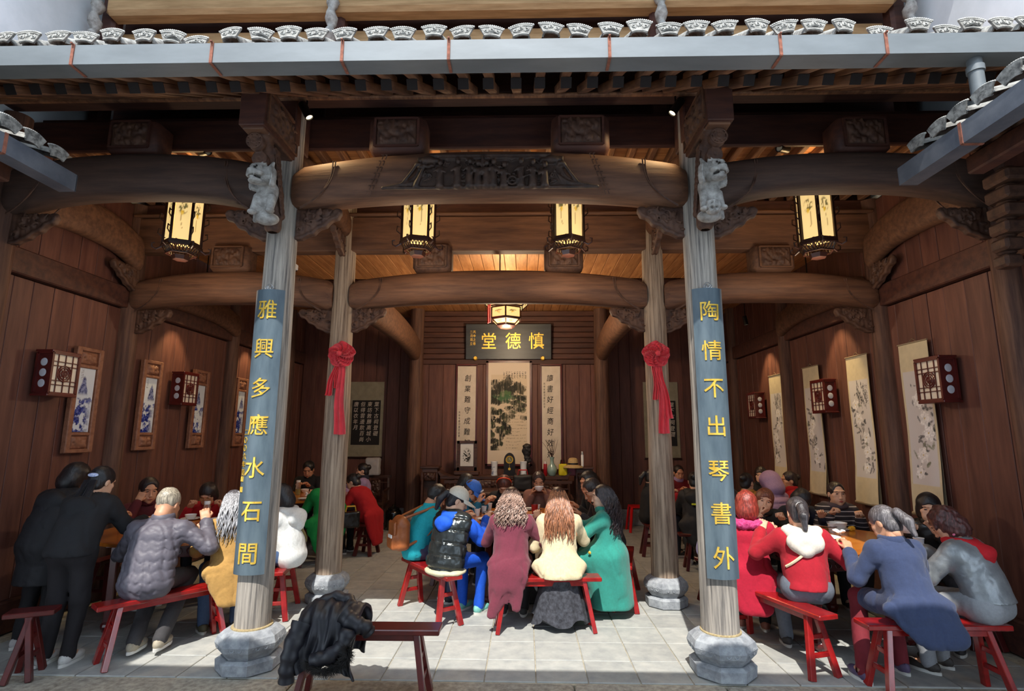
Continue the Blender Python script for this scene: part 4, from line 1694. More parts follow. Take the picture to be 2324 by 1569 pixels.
def palace_lantern(label, X, Y, zb, rot, seed):
    t = thing('palace_lantern', label, 'lantern', (X, Y, zb), rot)
    R_, h = .165, .58
    for k in range(6):
        a, b_ = hexpt(R_, k, 0), hexpt(R_, k + 1, 0)
        mid = (a + b_) / 2
        ang = math.atan2(mid.y, mid.x) + PI / 2
        M2 = Matrix.Translation((mid.x * .97, mid.y * .97, .04)) @ Matrix.Rotation(ang, 4, 'Z')
        painted('paper_panel', (b_ - a).length - .03, h - .06, 16, 34, lantern_paint(seed + k), M_LPANEL, t, M2, .002)
        MB().bar(a, a + V(0, 0, h), .024, .024).build('corner_post', M_DARKW, t)
    for z in (0.0, h - .01):
        fr = MB()
        for k in range(6):
            fr.bar(hexpt(R_ * 1.02, k, z + .005), hexpt(R_ * 1.02, k + 1, z + .005), .02, .05)
        fr.build('hexagon_rail', M_DARKW, t)
    lo = MB()
    for k in range(6):
        p, q = hexpt(R_ * 1.08, k, -.01), hexpt(R_ * 1.08, k + 1, -.01)
        p2, q2 = hexpt(R_ * .8, k, -.085), hexpt(R_ * .8, k + 1, -.085)
        lo.bar(p, q, .016, .014)
        lo.bar(p2, q2, .014, .012)
        for i in range(5):
            s0, s1 = i / 5, (i + 1) / 5
            lo.bar(p.lerp(q, s0), p2.lerp(q2, s1), .007, .007)
            lo.bar(p.lerp(q, s1), p2.lerp(q2, s0), .007, .007)
    lo.build('fretwork_skirt', M_DARKW, t)
    for k in range(6):
        d = hexpt(1, k, 0)
        hk = MB()
        pts = [d * (R_ + .0) + V(0, 0, -.02), d * (R_ + .05) + V(0, 0, -.055), d * (R_ + .085) + V(0, 0, -.04), d * (R_ + .09) + V(0, 0, 0), d * (R_ + .065) + V(0, 0, .008)]
        hk.tube(pts, .011, 6, r1=.006)
        hk.build('curled_hook', M_DARKW, t, smooth=True)
        sp = MB()
        for i in range(3):
            zc = .14 + i * .16
            sp.tube([d * (R_ + .012) + V(0, 0, zc - .06), d * (R_ + .05) + V(0, 0, zc - .03), d * (R_ + .045) + V(0, 0, zc + .02), d * (R_ + .025) + V(0, 0, zc + .01)], .006, 5)
        sp.build('vine_bracket', M_DARKW, t)['kind'] = 'stuff'
        tp = MB()
        tp.tube([d * (R_ + .01) + V(0, 0, h), d * (R_ + .09) + V(0, 0, h + .01), d * (R_ + .12) + V(0, 0, h + .06)], .01, 6, r1=.005)
        tp.build('crown_hook', M_DARKW, t)
    MB().lathe([(.07, -.14), (.085, -.10), (.03, -.085)], 6).build('base_finial', M_DARKW, t)
    top = 4.55 - zb
    MB().lathe([(.006, h), (.006, top)], 8).build('hanging_rod', M_BLACK, t)
    cr = MB()
    for k in range(3):
        cr.bar(hexpt(R_, k, h), hexpt(R_, k + 3, h), .014, .012)
    cr.build('crown_spider', M_DARKW, t)
    MB().ball((0, 0, .3), (.03, .03, .05), 10, 8).build('bulb', mat('bulb_glow', (1, .8, .45, 1), rough=.4, emit=((1, .72, .34, 1), 14)), t, smooth=True)
    ld = bpy.data.lights.new('lantern_glow', 'POINT')
    ld.energy, ld.color, ld.shadow_soft_size = 9, (1, .66, .3), .07
    lo_ = bpy.data.objects.new('lantern_glow', ld)
    lo_.location = (0, 0, h + .03)
    link(lo_, t)
    l2 = bpy.data.lights.new('lantern_down_glow', 'POINT')
    l2.energy, l2.color, l2.shadow_soft_size = 13, (1, .76, .5), .09
    l2o = bpy.data.objects.new('lantern_down_glow', l2)
    l2o.location = (0, 0, -.34)
    link(l2o, t)
    return t


palace_lantern('hexagonal palace lantern with painted panels near the porcelain-panel wall', -3.44, 5.05, 3.60, .45, 10)
palace_lantern('hexagonal palace lantern seen under the great beam, nearer the porcelain side', -1.08, 5.15, 3.66, .30, 20)
palace_lantern('hexagonal palace lantern seen under the great beam, nearer the scroll side', .44, 5.15, 3.66, PI / 6 + .05, 30)
palace_lantern('hexagonal palace lantern with painted panels near the hanging-scroll wall', 2.86, 5.05, 3.59, .2, 40)

t = thing('altar_lantern', 'low wide six-sided lantern hanging before the gilt plaque', 'lantern', (-.28, 8.0, 3.40), .52)
tiers = [(.15, .0, .235, .075), (.25, .09, .25, .25), (.28, .27, .38, .36)]
for ti, (ra, za, rb, zb_) in enumerate(tiers):
    for k in range(6):
        a, b_, c_, d_ = hexpt(ra, k, za), hexpt(ra, k + 1, za), hexpt(rb, k + 1, zb_), hexpt(rb, k, zb_)
        g4 = [a.lerp(b_, .06).lerp(d_.lerp(c_, .06), .06), a.lerp(b_, .94).lerp(d_.lerp(c_, .94), .06), a.lerp(b_, .94).lerp(d_.lerp(c_, .94), .94), a.lerp(b_, .06).lerp(d_.lerp(c_, .06), .94)]
        n_ = 12
        vs = [(g4[0].lerp(g4[1], i / n_)).lerp(g4[3].lerp(g4[2], i / n_), j / n_) for j in range(n_ + 1) for i in range(n_ + 1)]
        fs = [(j * (n_ + 1) + i, j * (n_ + 1) + i + 1, (j + 1) * (n_ + 1) + i + 1, (j + 1) * (n_ + 1) + i) for j in range(n_) for i in range(n_)]
        o = npmesh('paper_panel', np.array([p[:] for p in vs]), np.array(fs), M_LPANEL, t, smooth=False)
        U = np.array([i / n_ for j in range(n_ + 1) for i in range(n_ + 1)])
        W_ = np.array([j / n_ for j in range(n_ + 1) for i in range(n_ + 1)])
        at_ = o.data.color_attributes.new('print', 'FLOAT_COLOR', 'POINT')
        at_.data.foreach_set('color', np.concatenate([lantern_paint(60 + k)(U, W_), np.ones((len(U), 1))], 1).astype(np.float32).ravel())
        fr = MB()
        fr.bar(a, b_, .018, .018).bar(d_, c_, .018, .018).bar(a, d_, .018, .018)
        fr.build('frame_bar', M_DARKW, t)
MB().lathe([(.10, -.05), (.15, -.02), (.15, .0), (.05, .0)], 6).build('carved_base', M_DARKW, t)
MB().lathe([(.008, .3), (.008, .8)], 8).build('hanging_rod', M_BLACK, t)
for sx in (-.03, .03):
    MB().tube([(-.34, -.1 + sx, .26), (-.34, -.1 + sx, -.02)], .012, 6).build('red_tassel', M_RED, t)
ld = bpy.data.lights.new('altar_glow', 'POINT')
ld.energy, ld.color, ld.shadow_soft_size = 24, (1, .68, .32), .1
o = bpy.data.objects.new('altar_glow', ld)
o.location = (0, 0, .42)
link(o, t)
l2 = bpy.data.lights.new('altar_down_glow', 'POINT')
l2.energy, l2.color, l2.shadow_soft_size = 110, (1, .76, .5), .12
o = bpy.data.objects.new('altar_down_glow', l2)
o.location = (0, 0, -.22)
link(o, t)


# ---------------------------------------------------------------- track spotlights
def spotlight(label, loc, aim, energy, cone=1.0, lit=True, col=(1, .72, .36), blend=.5, top=0.0):
    d = (Vector(aim) - Vector(loc)).normalized()
    t = thing('spotlight', label, 'spotlight', loc)
    R = d.to_track_quat('Z', 'Y').to_matrix()
    MB().lathe([(.034, -.09), (.036, -.085), (.036, .06), (.03, .06), (.028, .045)], 16, R=R).build('housing', M_BLACK, t, smooth=True, angle=30)
    MB().lathe([(.0005, .046), (.029, .046), (.029, .05), (.0005, .05)], 16, R=R, cap=False).build('lens', mat('led_lens', (1, .9, .7, 1), rough=.3, emit=((1, .82, .5, 1), 5)) if lit else mat('led_lens_plain', rgb(200, 200, 180), rough=.3), t)
    MB().tube([(0, 0, 0), (0, 0, .05), (0, .0, max(.14, top - loc[2]))], .008, 6).build('stem', M_BLACK, t)
    if lit:
        ld = bpy.data.lights.new('spot_beam', 'SPOT')
        ld.energy, ld.color, ld.spot_size, ld.spot_blend, ld.shadow_soft_size = energy, col, cone, blend, .025
        o = bpy.data.objects.new('spot_beam', ld)
        o.location = d * .07
        o.rotation_euler = (-d).to_track_quat('Z', 'Y').to_euler()
        link(o, t)
    return t


spotlight('black track spotlight above the courtyard beam on the porcelain-panel side', (-3.02, 4.62, 4.38), (-2.4, 4.2, 4.2), 0, lit=False)
spotlight('black track spotlight above the courtyard beam on the hanging-scroll side', (2.38, 4.62, 4.36), (1.8, 4.2, 4.2), 0, lit=False)
spotlight('small lit spotlight at the great beam end near the porcelain-side lion', (-1.9, 4.22, 4.52), (-1.62, 4.25, 4.0), 30, 1.5, top=4.66)
spotlight('small lit spotlight at the great beam end near the scroll-side lion', (1.3, 4.22, 4.52), (.95, 4.25, 4.0), 30, 1.5, top=4.66)
spotlight('lit spotlight washing the porcelain-panel wall between the middle pictures', (-4.28, 6.85, 3.62), (-4.62, 6.75, 1.4), 60, 1.0, top=4.17)
spotlight('lit spotlight washing the porcelain-panel wall by the far picture', (-4.28, 8.7, 3.62), (-4.62, 8.65, 1.4), 60, 1.0, top=4.17)
spotlight('lit spotlight washing the hanging-scroll wall above the second scroll', (3.68, 6.8, 3.62), (4.02, 6.75, 1.4), 70, 1.0, top=4.17)
spotlight('lit spotlight washing the hanging-scroll wall above the farthest scroll', (3.68, 8.8, 3.62), (4.02, 8.75, 1.4), 80, 1.0, top=4.17)
spotlight('lit spotlight hung under the lantern by the hanging-scroll wall', (3.0, 6.35, 3.78), (3.5, 7.2, 1.0), 30, 1.2, top=4.17)
spotlight('uplight on the middle lintel brightening the inner ceiling boards', (-.31, 6.5, 3.70), (-.31, 7.6, 4.3), 30, 1.6, top=4.17)

# ---------------------------------------------------------------- wall lamps
def wall_lamp(label, X, Y, Z, s):
    """s = +1 faces +x (porcelain wall), -1 faces -x"""
    t = thing('wall_lamp', label, 'wall lamp', (X, Y, Z), 0 if s > 0 else PI)
    w, h, d = .30, .38, .15
    fr = MB()
    for y in (-w / 2, w / 2):
        for x in (.01, d):
            fr.bar((x, y, 0), (x, y, h), .022, .022)
    for z in (0, h):
        for y in (-w / 2, w / 2):
            fr.bar((.01, y, z), (d, y, z), .022, .022)
        for x in (.01, d):
            fr.bar((x, -w / 2, z), (x, w / 2, z), .022, .022)
    fr.build('frame', M_LACQD, t)
    MB().box((d - .008, 0, h / 2), (.004, w - .02, h - .02)).build('front_pane', mat('lamp_paper', rgb(226, 214, 196), rough=.6), t)
    la = MB()
    for q in (-.27, 0, .27):
        la.bar((d, q * w, .01), (d, q * w, h - .01), .008, .008)
    for z in (.08, .12, .26, .30):
        la.bar((d, -w / 2, z), (d, w / 2, z), .008, .008)
    for rr in (.075, .055, .03):
        la.tube([(d + .002, rr * math.cos(k * PI / 10), h / 2 + rr * math.sin(k * PI / 10)) for k in range(21)], .006, 5)
    for k in range(8):
        a = k * PI / 4
        la.bar((d + .002, 0, h / 2), (d + .002, .075 * math.cos(a), h / 2 + .075 * math.sin(a)), .006, .006)
    la.build('lattice', M_LACQD, t)
    for sg in (-1, 1):
        MB().box((d / 2, sg * (w / 2 - .004), h / 2), (d - .03, .008, h - .02)).build('side_board', M_LACQD, t)
        for z in (.09, .19, .29):
            MB().ball((d / 2, sg * (w / 2 + .001), z), (.034, .004, .038), 14, 8).build('side_window', mat('lamp_side_glass', rgb(196, 196, 204), rough=.4), t, smooth=True)
    MB().box((d / 2, 0, -.018), (d + .02, w + .03, .02), b=.004).build('bottom_moulding', M_LACQD, t)
    MB().box((d / 2, 0, h + .018), (d + .02, w + .03, .02), b=.004).build('top_moulding', M_LACQD, t)


wall_lamp('lattice wall lamp beside the first porcelain picture at the courtyard end', WL + .015, 5.02, 2.12, 1)
wall_lamp('lattice wall lamp between the second and third porcelain pictures', WL + .015, 6.98, 2.14, 1)
wall_lamp('lattice wall lamp overlapping the scroll with butterflies at the courtyard end', WR - .015, 5.14, 2.08, -1)
wall_lamp('lattice wall lamp between the second and third hanging scrolls', WR - .015, 7.08, 2.06, -1)
wall_lamp('lattice wall lamp past the farthest hanging scroll', WR - .015, 9.15, 2.05, -1)

# ---------------------------------------------------------------- pictures on the porcelain-panel wall
M_FRAMEW = mat('carved_frame_wood', rgb(122, 78, 58), rgb(150, 102, 78), rough=.6, scale=20, bump=.2)
M_PORC = mat_attr('porcelain_print', .15)
for i, (y, nm) in enumerate(((5.445, 'first carved frame with blue and white porcelain landscape, nearest the courtyard'), (6.41, 'second carved frame with blue and white porcelain landscape'),
                             (7.42, 'third carved frame with blue and white porcelain landscape'), (8.52, 'last carved frame with dim blue and white porcelain landscape'))):
    t = thing('porcelain_picture', nm, 'picture', (WL + .02, y, 1.55), PI / 2)
    w, h = .345, 1.08
    MB().box((0, 0, h / 2), (w, .02, h)).build('backing', M_FRAMEW, t)
    fr = MB()
    for sg in (-1, 1):
        fr.box((sg * (w / 2 - .03), -.02, h / 2), (.06, .035, h), b=.008)
    fr.box((0, -.02, h - .02), (w - .1, .03, .04), b=.006).box((0, -.02, .02), (w - .1, .03, .04), b=.006)
    fr.box((0, -.02, .19), (w - .1, .03, .03), b=.006).box((0, -.02, h - .20), (w - .1, .03, .03), b=.006)
    fr.build('frame', M_FRAMEW, t)
    rv, rf = relief(.2, .13, 40 + i, 26, .011)
    for z, n_ in ((.105, 'lower_carving'), (h - .11, 'upper_carving')):
        npmesh(n_, rv + np.array([[0, -.018, z]]), rf, M_FRAMEW, t)
    painted('porcelain_panel', .205, .66, 40, 120, porcelain(3 + i), M_PORC, t, Matrix.Translation((0, -.018, .21)))

# ---------------------------------------------------------------- hanging scrolls on the other wall
M_SCROLL = mat_attr('scroll_print', .85)
for i, (y, nm) in enumerate(((5.50, 'first hanging peony scroll with butterflies, nearest the courtyard'), (6.445, 'second hanging scroll with bamboo above white peonies'),
                             (7.49, 'third hanging scroll with pale peony and rock'), (8.56, 'farthest narrow hanging peony scroll lit yellow from above'))):
    t = thing('hanging_scroll', nm, 'scroll', (WR - .012, y, .98), -PI / 2)
    o = painted('painted_sheet', .41, 1.71, 56, 230, peony(2 + i), M_SCROLL, t, Matrix.Translation((0, -.012, 0)))
    n_ = len(o.data.vertices)
    co = np.zeros(n_ * 3, np.float32)
    o.data.vertices.foreach_get('co', co)
    co = co.reshape(-1, 3)
    co[:-8, 1] -= (.010 * (1 + np.sin(co[:-8, 2] * 5 + i)) * (1.71 - co[:-8, 2]) / 1.71 + .02 * np.clip(1 - co[:-8, 2] / .4, 0, 1) + .006 * (1 + np.sin(co[:-8, 0] * 18 + i)) * (1 - co[:-8, 2] / 1.71))
    o.data.vertices.foreach_set('co', co.ravel())
    MB().lathe([(.016, -.225), (.02, -.22), (.02, .22), (.016, .225)], 12, c=(0, -.04, -.005), axis='x').build('roller', mat('scroll_roller', rgb(150, 134, 110), rough=.6), t, smooth=True)
    MB().lathe([(.008, -.212), (.008, .212)], 8, c=(0, -.014, 1.712), axis='x').build('top_rod', mat('scroll_roller'  , rgb(150, 134, 110), rough=.6), t, smooth=True)
    MB().tube([(-.06, -.01, 1.715), (0, -.008, 1.755), (.06, -.01, 1.715)], .004, 5).build('cord', mat('scroll_cord', rgb(120, 100, 80), rough=.8), t)

# ---------------------------------------------------------------- back wall: plaque, landscape, couplet scrolls, rubbings
t = thing('name_plaque', 'black name plaque with three large gilt characters on the back wall', 'plaque', (XC, YB - .02, 3.18))
TL = Matrix.Rotation(.10, 4, 'X')
MB().box((0, 0, .345), (1.66, .04, .69), b=.008).xf(TL).build('board', mat('plaque_lacquer', rgb(30, 34, 40), rgb(46, 52, 58), rough=.4, scale=3, stretch=(.4, 3, 3)), t)
for ch, x in (('堂', -.38), ('德', .09), ('慎', .54)):
    v, f = text_mesh(ch, .012, .004)
    v = np.stack([x + v[:, 0] * .31, -.026 - v[:, 2] * .5, .36 + v[:, 1] * .34], -1)
    MB().arr(v, f).xf(TL).build('gilt_character', M_GOLD, t)
for j, colm in enumerate(('丙申之春', '二月周立')):
    for i, ch in enumerate(colm):
        v, f = text_mesh(ch, .01, 0)
        v = np.stack([-.66 - .06 * j + v[:, 0] * .055, -.024 - v[:, 2] * .3, .53 - i * .075 + v[:, 1] * .065], -1)
        MB().arr(v, f).xf(TL).build('small_gilt_character', M_GOLD, t)
for x in (-.64, .66):
    MB().lathe([(.03, -.05), (.045, 0), (.03, .05)], 10, c=(x, -.02, .02), axis='y').build('support_peg', M_GOLD, t)
t = thing('landscape_scroll', 'tall framed green and black mountain river painting on the back wall', 'painting', (-.30, YB + .03, 1.20))
painted('painted_sheet', .80, 1.92, 110, 260, landscape, M_SCROLL, t, Matrix.Translation((0, -.012, 0)))
MB().box((-.42, 0, .96), (.04, .04, 1.99)).box((.42, 0, .96), (.04, .04, 1.99)).box((0, 0, 1.94), (.88, .04, .04)).box((0, 0, -.02), (.88, .04, .04)).build('frame', M_LACQD, t)
for nm, x, chars, sx in (('narrow couplet scroll beginning with the characters for founding a business', -1.115, '創業難守成難知難', 1), ('narrow couplet scroll beginning with the characters for reading books', .51, '讀書好經商好效好', -1)):
    t = thing('couplet_scroll', nm, 'scroll', (x, YB + .03, 1.11))
    MB().box((0, -.01, .97), (.355, .008, 1.94)).build('sheet', M_PAPER, t)
    MB().box((-.195, 0, .97), (.025, .035, 2.0)).box((.195, 0, .97), (.025, .035, 2.0)).box((0, 0, 1.97), (.41, .035, .03)).box((0, 0, -.02), (.41, .035, .03)).build('frame', M_LACQD, t)
    for i, ch in enumerate(chars):
        v, f = text_mesh(ch, .004, .004)
        sh = .12 * v[:, 1]
        v = np.stack([.02 * sx + (v[:, 0] + sh) * .125, -.016 - v[:, 2] * .3, 1.71 - i * .205 + v[:, 1] * .14], -1)
        MB().arr(v, f).build('ink_character', M_INK, t)
    for i in range(9):
        v, f = text_mesh('丙申年春月書於此堂'[i], .004, 0)
        v = np.stack([-.13 * sx * -1 * (1 if sx < 0 else -1) + v[:, 0] * .035, -.016 - v[:, 2] * .2, (1.6 if sx < 0 else 1.05) - i * .055 + v[:, 1] * .045], -1)
        MB().arr(v, f).build('small_ink_character', M_INK, t)
RUB = ['葉下古祠登礎', '東坊敦勝高城小', '但得雲邊飲百尚', '唐以衣年月']
for s, x in ((-1, -3.235), (1, 2.76)):
    t = thing('rubbing_scroll', f'hanging stone rubbing with white characters on black, {SIDE[s]} side of the dim passage', 'scroll', (x, 10.93, 1.28))
    MB().box((0, 0, .765), (.70, .01, 1.53)).build('mount', mat('rubbing_mount', rgb(150, 140, 118), rgb(130, 122, 102), rough=.9, scale=6), t)
    MB().box((0, -.008, .70), (.58, .008, .90)).build('ink_field', M_INK, t)
    MB().lathe([(.02, -.37), (.02, .37)], 10, c=(0, -.01, 0), axis='x').build('roller', M_DARKW, t, smooth=True)
    for j, colm in enumerate(RUB):
        for i, ch in enumerate(colm):
            v, f = text_mesh(ch, .003, 0)
            v = np.stack([.21 - j * .14 + (v[:, 0] + .15 * v[:, 1]) * .10, -.013 - v[:, 2] * .2, 1.07 - i * .118 + v[:, 1] * .105], -1)
            MB().arr(v, f).build('white_character', M_PAPER, t)

t = thing('box_light_fixture', 'small white box-shaped light fixture fixed beside the inner beam near the couplet column', 'light fixture', (-2.62, 5.72, 3.60))
MB().box((0, 0, 0), (.13, .07, .06), b=.006).build('casing', M_WHITE, t)  # casing of the white box light fixture, modelled unlit
MB().box((0, -.04, 0), (.10, .012, .04), b=.003).build('cover', M_WHITE, t)
MB().bar((0, .03, 0), (0, .12, 0), .03, .03).build('bracket', M_BLACK, t)
# ---------------------------------------------------------------- benches, stools, tables
def bench(label, p0, p1, h=.46, w=.17, m=M_LACQ, name='bench', cat='bench'):
    p0, p1 = Vector((*p0, 0)), Vector((*p1, 0))
    d = p1 - p0
    L = d.length
    c = (p0 + p1) / 2
    t = thing(name, label, cat, (c.x, c.y, 0), math.atan2(d.y, d.x))
    MB().box((0, 0, h - .018), (L, w, .036), b=.006).build('seat', m, t)
    for sy in (-1, 1):
        MB().box((0, sy * (w / 2 - .03), h - .055), (L - .28, .016, .04)).build('apron', m, t)
    for sx in (-1, 1):
        tx, bx = sx * (L / 2 - .16), sx * (L / 2 - .08)
        ends = []
        for sy in (-1, 1):
            a, b_ = V(bx, sy * (w / 2 + .035), 0), V(tx, sy * (w / 2 - .045), h - .03)
            x = (b_ - a).normalized()
            lg = MB()
            lg.bar(a, b_, .05, .038, up=(1, 0, 0), b=.004)
            lg.build('leg', m, t)
            ends.append((a, b_))
        for q in (.36, .64):
            MB().bar(ends[0][0].lerp(ends[0][1], q), ends[1][0].lerp(ends[1][1], q), .022, .034, b=.003).build('stretcher', m, t)
    return t


bench('red lacquered bench carrying the maroon coat and cream coat diners', (-.33, 5.19), (.70, 5.26))
bench('red lacquered bench carrying the brown-backpack diner and silver vest diner', (-.64, 5.17), (-1.24, 5.98))
bench('red lacquered bench under the teal coat woman and the two men', (.98, 5.62), (1.2, 6.62))
bench('red lacquered bench carrying the red sweater diner and fur-collar red coat diner', (2.21, 4.2), (1.88, 5.22))
bench('dark red bench carrying the navy coat diner and silver jacket diner', (2.36, 4.08), (3.36, 4.10))
bench('red lacquered bench carrying the grey jacket man and tan coat woman', (-3.26, 4.24), (-2.62, 5.02))
bench('red lacquered bench under the white hooded diner', (-2.36, 5.25), (-2.5, 5.95))
bench('dark red bench standing alone on the kerb with a black coat thrown over it', (-1.58, 3.88), (-.57, 3.89), m=M_LACQD)
bench('short dark red stool beside the standing women in black', (-3.78, 4.08), (-3.50, 4.2), w=.16, m=M_LACQD, name='stool', cat='stool')
bench('red bench behind the centre table under the headband woman and bowl holder', (-.6, 7.72), (.5, 7.70), m=M_LACQD)
bench('dark red bench under the blue cap diner across the centre table', (-.98, 6.5), (-.86, 7.5), m=M_LACQD)
bench('dark red bench under the glasses woman and her neighbour in red', (-3.85, 6.66), (-2.95, 6.68), m=M_LACQD)
bench('dark red bench against the wall under the burgundy top woman', (-4.38, 5.6), (-4.36, 6.4), m=M_LACQD)
bench('dark red bench under the striped jacket woman and polka dot coat diner', (3.0, 6.52), (3.78, 6.32), m=M_LACQD)
bench('dark red bench under the auburn-haired woman at the round table', (1.85, 6.0), (2.75, 6.4), m=M_LACQD)
bench('dark red bench by the scroll wall under the black leather jacket woman', (3.82, 4.75), (3.84, 5.55), m=M_LACQD)
bench('dark red bench under the green coat diner near the rosette column', (-3.1, 7.45), (-2.5, 7.75), m=M_LACQD)
bench('dark red stool under the red wool coat diner', (-2.36, 7.98), (-2.3, 8.45), m=M_LACQD, name='stool', cat='stool')
bench('dark red bench under the man in black at the back table', (-4.1, 9.52), (-3.3, 9.55), m=M_LACQD)
bench('dark red stool under the lilac blouse woman', (-2.78, 9.2), (-2.74, 9.6), m=M_LACQD, name='stool', cat='stool')
bench('dark red stool under the dark vest diner beside the rosette column', (1.84, 8.1), (1.86, 8.5), m=M_LACQD, name='stool', cat='stool')
bench('dark red bench under the black hooded jacket diner', (2.05, 7.5), (2.75, 7.42), m=M_LACQD)
bench('dark red bench under the lilac puffer diner and mustard collar diner', (2.9, 7.32), (3.6, 7.28), m=M_LACQD)
bench('dark red bench along the scroll wall under the pale-faced woman', (3.74, 7.6), (3.74, 9.0), m=M_LACQD)
bench('dark red bench at the dim end of the back scroll-side table', (2.3, 9.38), (3.4, 9.35), m=M_LACQD)


def round_table(label, x, y, r, zt=.80):
    t = thing('round_table', label, 'table', (x, y, 0), .2)
    MB().lathe([(r - .03, zt - .035), (r, zt - .028), (r, zt - .006), (r - .008, zt), (.001, zt)], 64).build('round_top', M_TTOP, t, smooth=True, angle=30)
    q = .46
    MB().box((0, 0, zt - .06), (q * 2 + .06, q * 2 + .06, .03), b=.004).build('square_top', M_LACQD, t)
    for sx, sy, dx, dy in ((0, -1, 1, 0), (0, 1, 1, 0), (-1, 0, 0, 1), (1, 0, 0, 1)):
        c_ = (sx * (q - .03), sy * (q - .03), zt - .13)
        MB().box(c_, (.03 if dy else q * 2 - .1, .03 if dx else q * 2 - .1, .11), b=.004).build('apron', M_LACQD, t)
        cv = MB()
        for i in range(7):
            o_ = -.3 + i * .1
            cv.tube([(c_[0] + dx * (o_ + .03 * math.cos(k * PI / 4)) + sx * .018, c_[1] + dy * (o_ + .03 * math.cos(k * PI / 4)) + sy * .018, c_[2] + .03 * math.sin(k * PI / 4)) for k in range(9)], .006, 5)
        ap = cv.build('scroll_carving', M_LACQD, t)
        ap['kind'] = 'stuff'
    for sx in (-1, 1):
        for sy in (-1, 1):
            MB().box((sx * (q - .03), sy * (q - .03), (zt - .07) / 2), (.065, .065, zt - .07), b=.008).ball((sx * (q - .03), sy * (q - .03), .05), (.055, .055, .05), 10, 8).build('leg', M_LACQD, t)
    return t


TB = {}
TB['c'] = round_table('round table crowded with diners in the middle of the hall', -.05, 6.45, .85)
TB['r'] = round_table('round sunlit table in front of the hanging scrolls', 2.76, 5.30, .80)
TB['l'] = round_table('round table before the porcelain pictures beside the couplet column', -3.4, 5.55, .80)
TB['bl'] = round_table('dim round table at the back before the porcelain-panel wall', -3.4, 8.55, .78)
TB['br'] = round_table('dim round table at the back before the hanging-scroll wall', 2.75, 8.35, .78)

# ---------------------------------------------------------------- tableware
def bowl(label, x, y, z=.80, r=.058, h=.06, m=M_WHITE, grp=None):
    prof = [(r * .45, 0), (r * .5, .008), (r * .62, .012), (r * .85, h * .5), (r, h), (r * .94, h), (r * .8, h * .5), (r * .5, .02), (.001, .018)]
    o = MB().lathe(prof, 24).build('bowl', m, None, smooth=True, angle=60)
    o.location = (x, y, z)
    return tag(o, label, 'bowl', grp)


def cup(label, x, y, z=.80, r=.036, h=.08, m=None):
    m = m or mat('paper_cup', rgb(226, 226, 228), rgb(214, 214, 218), rough=.6, scale=30)
    t = thing('paper_cup', label, 'cup', (x, y, z))
    MB().lathe([(r * .72, 0), (r, h), (r * .94, h), (r * .68, .006), (.001, .005)], 20).build('wall', m, t, smooth=True, angle=50)
    MB().tube([(r * math.cos(k * PI / 10), r * math.sin(k * PI / 10), h) for k in range(21)], .0028, 5).build('rolled_rim', m, t, smooth=True)
    return t


def plate(label, x, y, z=.80, r=.085, m=M_WHITE):
    o = MB().lathe([(r * .55, 0), (r * .6, .004), (r, .018), (r * .98, .021), (r * .6, .009), (.001, .008)], 28).build('plate', m, None, smooth=True, angle=60)
    o.location = (x, y, z)
    return tag(o, label, 'plate')


def sticks(label, p, d, z0, z1, L=.23, gap=.012):
    t = thing('chopsticks', label, 'chopsticks', (p[0], p[1], z0))
    d = Vector((*d, 0)).normalized()
    n = V(-d.y, d.x, 0)
    for s in (-1, 1):
        MB().tube([n * gap * s * .4, d * L + n * gap * s + V(0, 0, z1 - z0)], .0032, 6, r1=.0042).build('stick', M_DARKW, t)
    return t


def glass_bottle(label, x, y, z=.80, h=.19, r=.034, tea=.4, lid=M_WHITE):
    t = thing('tea_bottle', label, 'bottle', (x, y, z))
    gm = mat('bottle_glass', (.95, .95, .92, 1), rough=.05, trans=.9, alpha=.55)
    MB().lathe([(r, 0), (r, h * .8), (r * .75, h * .88), (r * .72, h * .9)], 20).build('glass', gm, t, smooth=True, angle=40)
    MB().lathe([(r * .9, .006), (r * .9, h * tea)], 18).build('tea', mat('green_tea', rgb(150, 132, 50), rough=.2), t, smooth=True, angle=40)
    MB().lathe([(r * .78, h * .87), (r * .8, h * .88), (r * .8, h), (r * .74, h * 1.01)], 20).build('lid', lid, t, smooth=True, angle=40)
    return t


def tissue(label, x, y, z=.80, s=.07, seed=0):
    r = random.Random(seed)
    F = Field((-s, -s, 0), (s, s, s), .008)
    for i in range(9):
        a, b_ = [(r.uniform(-s * .6, s * .6), r.uniform(-s * .6, s * .6), r.uniform(.01, s * .7)) for _ in (0, 1)]
        F.cone(a, b_, .016, .008, k=.006, sc=(1, 1, .6))
    F.disp(lambda P: wav(P, seed, 70, .004))
    F.cut((0, 0, -1), -.002)
    v, f = F.mesh()
    o = npmesh('crumpled_tissue', v, f, mat('tissue_paper', rgb(236, 234, 234), rough=.9))
    o.location = (x, y, z)
    return tag(o, label, 'tissue')


def corn(label, x, y, z=.80, L=.07, rz=0.5):
    t = thing('corn_piece', label, 'corn', (x, y, z + .022), rz)
    cm = mat('corn_yellow', rgb(238, 176, 28), rgb(246, 200, 70), rough=.4, scale=60)
    MB().lathe([(.016, -L / 2), (.018, -L / 2 + .004), (.018, L / 2 - .004), (.016, L / 2)], 12, axis='x').build('cob', cm, t, smooth=True)
    k = MB()
    for i in range(7):
        for j in range(10):
            a = 2 * PI * j / 10
            k.ball((-L / 2 + .008 + i * L / 8, .018 * math.cos(a), .018 * math.sin(a)), .0055, 5, 4)
    o = k.build('kernels', cm, t, smooth=True)
    o['kind'] = 'stuff'


